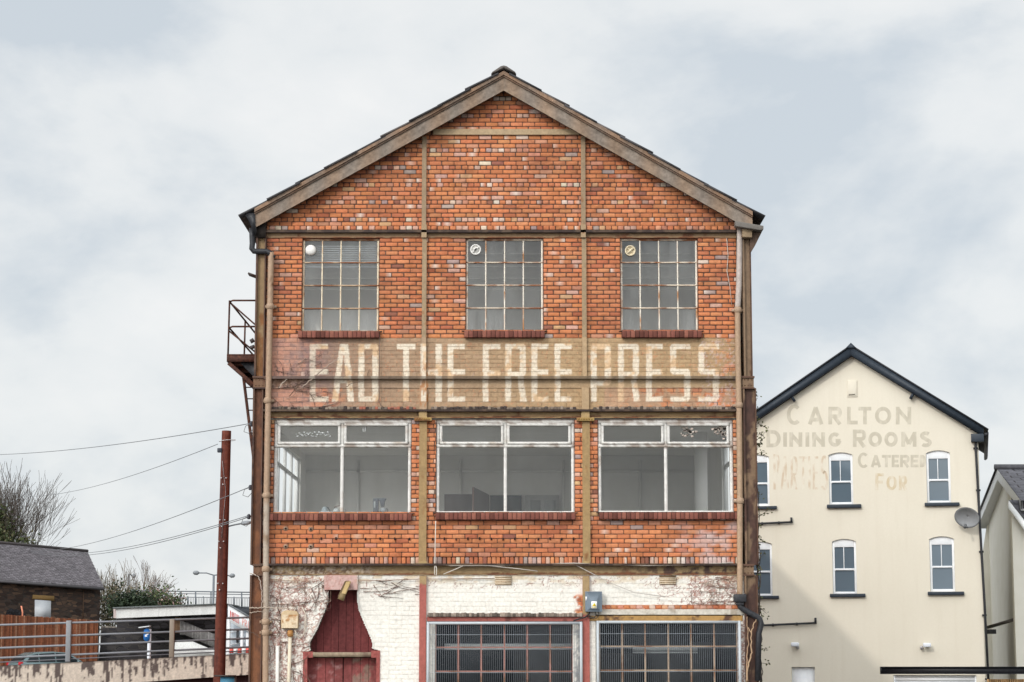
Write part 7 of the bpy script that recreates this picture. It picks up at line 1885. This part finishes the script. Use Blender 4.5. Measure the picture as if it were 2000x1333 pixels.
# ------------------------------------------------------------------ modern house at the right edge
h0, h1, hm = at(1913, 1005, 88), at(1984, 985, 77), at(1947.5, 917, 82.5)
t = thing('white_house', (h1.x, 80, GZ), 'white rendered house with grey slate roof at the right edge', 'house')
XR2 = 34.0; up = Vector((0, 0, 1))
gx0, gy0, gx1, gy1 = h0.x + .35, 88.0, at(1984, 1100, 77).x, 77.0
M_OFF = noise_mat('white_render', [(.3, (.72, .69, .60)), (.7, (.78, .755, .68))], scale=1.2, rough=.9, bump=.08, bscale=50)
ezl, ezr = h0.z - .05, at(1984, 990, 77).z - .1
m = MB(); m.poly([(gx0, gy0, GZ), (gx1, gy1, GZ), (gx1, gy1, ezr), (hm.x + .3, hm.y, hm.z - .25), (gx0, gy0, ezl)]); m.quad((gx1, gy1, GZ), (XR2, gy1, GZ), (XR2, gy1, ezr), (gx1, gy1, ezr))
m.quad((gx1, gy0, GZ), (XR2, gy0, GZ), (XR2, gy0, ezl), (gx0, gy0, ezl)); m.build('wall', M_OFF, t)
m = MB(); er = at(1991, 979, 76.6); apr = hm
slates(m, (er.x, 76.4, er.z), (XR2, 76.4, er.z), (XR2, hm.y, hm.z), (hm.x, hm.y, hm.z), 13, 26, (.105, .105, .12), .03, .2)
slates(m, (XR2, 88.5, h0.z - .2), (h0.x, 88.5, h0.z - .2), (hm.x, hm.y, hm.z), (XR2, hm.y, hm.z), 12, 16, (.105, .105, .12), .03, .2); rf2 = m.build('roof', M_SLATE, t)
m = MB((.08, .08, .09)); m.tube([(hm.x - .1, hm.y, hm.z + .08), (XR2, hm.y, hm.z + .08)], .11, 8); m.build('ridge_tiles', M_SLATE, rf2)
for a, b in (((hm.x, hm.y, hm.z), (h0.x, 88.5, h0.z - .2)), ((hm.x, hm.y, hm.z), (er.x, 76.4, er.z))):
    A_, B_k = Vector(a), Vector(b); m = MB((.74, .75, .75)); m.poly([A_, B_k, B_k - up * .34, A_ - up * .40]); m.poly([A_ + Vector((.06, 0, 0)), A_ + Vector((.06, 0, -.40)), B_k + Vector((.06, 0, -.34)), B_k + Vector((.06, 0, 0))]); m.poly([A_ - up * .40, B_k - up * .34, B_k + Vector((.5, 0, -.34)), A_ + Vector((.5, 0, -.40))]); m.build('bargeboard', M_FIXED, t)
m = MB((.03, .03, .033)); m.beam(Vector((hm.x - .03, hm.y, hm.z + .03)), Vector((h0.x - .03, 88.5, h0.z - .17)), .06, .07); m.build('verge_trim', M_FIXED, t)
# lower wing nearer the drive
q0, q1, q2 = at(1971, 979, 75), at(2040, 1062, 75), at(1971, 979, 75)
t2 = thing('lean_to_wing', (q0.x + 1.5, 76, GZ), 'lower white wing with slate roof and white verge in front of the white house', 'house')
wy = 76.75; lx = at(1979, 1100, wy).x
m = MB(); m.quad((lx, wy, GZ), (lx + 6, wy, GZ), (lx + 6, wy, at(1985, 1000, wy).z - 3.2), (lx, wy, at(1979, 1010, wy).z)); m.quad((lx, wy + .25, GZ), (lx, wy, GZ), (lx, wy, at(1979, 1010, wy).z), (lx, wy + .25, at(1979, 1010, wy).z)); m.build('wall', M_OFF, t2)
A_, B_k = at(1970, 977, wy - .3), at(2060, 1092, wy - .3)
m = MB(); slates(m, (B_k.x, wy - .3, B_k.z), (B_k.x + 1.6, wy - .3 + 1.9, B_k.z + .6), (A_.x + 2.6, wy + 1.9, A_.z + .12), (A_.x, wy - .3, A_.z), 12, 10, (.12, .12, .135), .025, .18); m.build('roof', M_SLATE, t2)
m = MB((.76, .77, .77)); m.prism([(A_.x, A_.z - .02), (A_.x - .02, A_.z - .28), (B_k.x - .1, B_k.z - .34), (B_k.x, B_k.z - .02)], wy - .32, wy - .26); m.build('bargeboard', M_FIXED, t2)
m = MB((.04, .04, .042)); p = at(1936, 1234, 79); m.box(p.x - .1, p.x + .18, 79, 79.4, p.z - .08, p.z + .08); tag(m.build('flue', M_FIXED, None, bevel=.01), 'short black flue box on the shaded side of the white house', 'flue')
m = MB((.10, .09, .08)); m.beam(at(1929, 1226, 80), at(1983, 1210, 77.2), .08, .10); tag(m.build('wall_capping', M_FIXED, None), 'thin dark capping line along the shaded wall of the white house', 'capping')
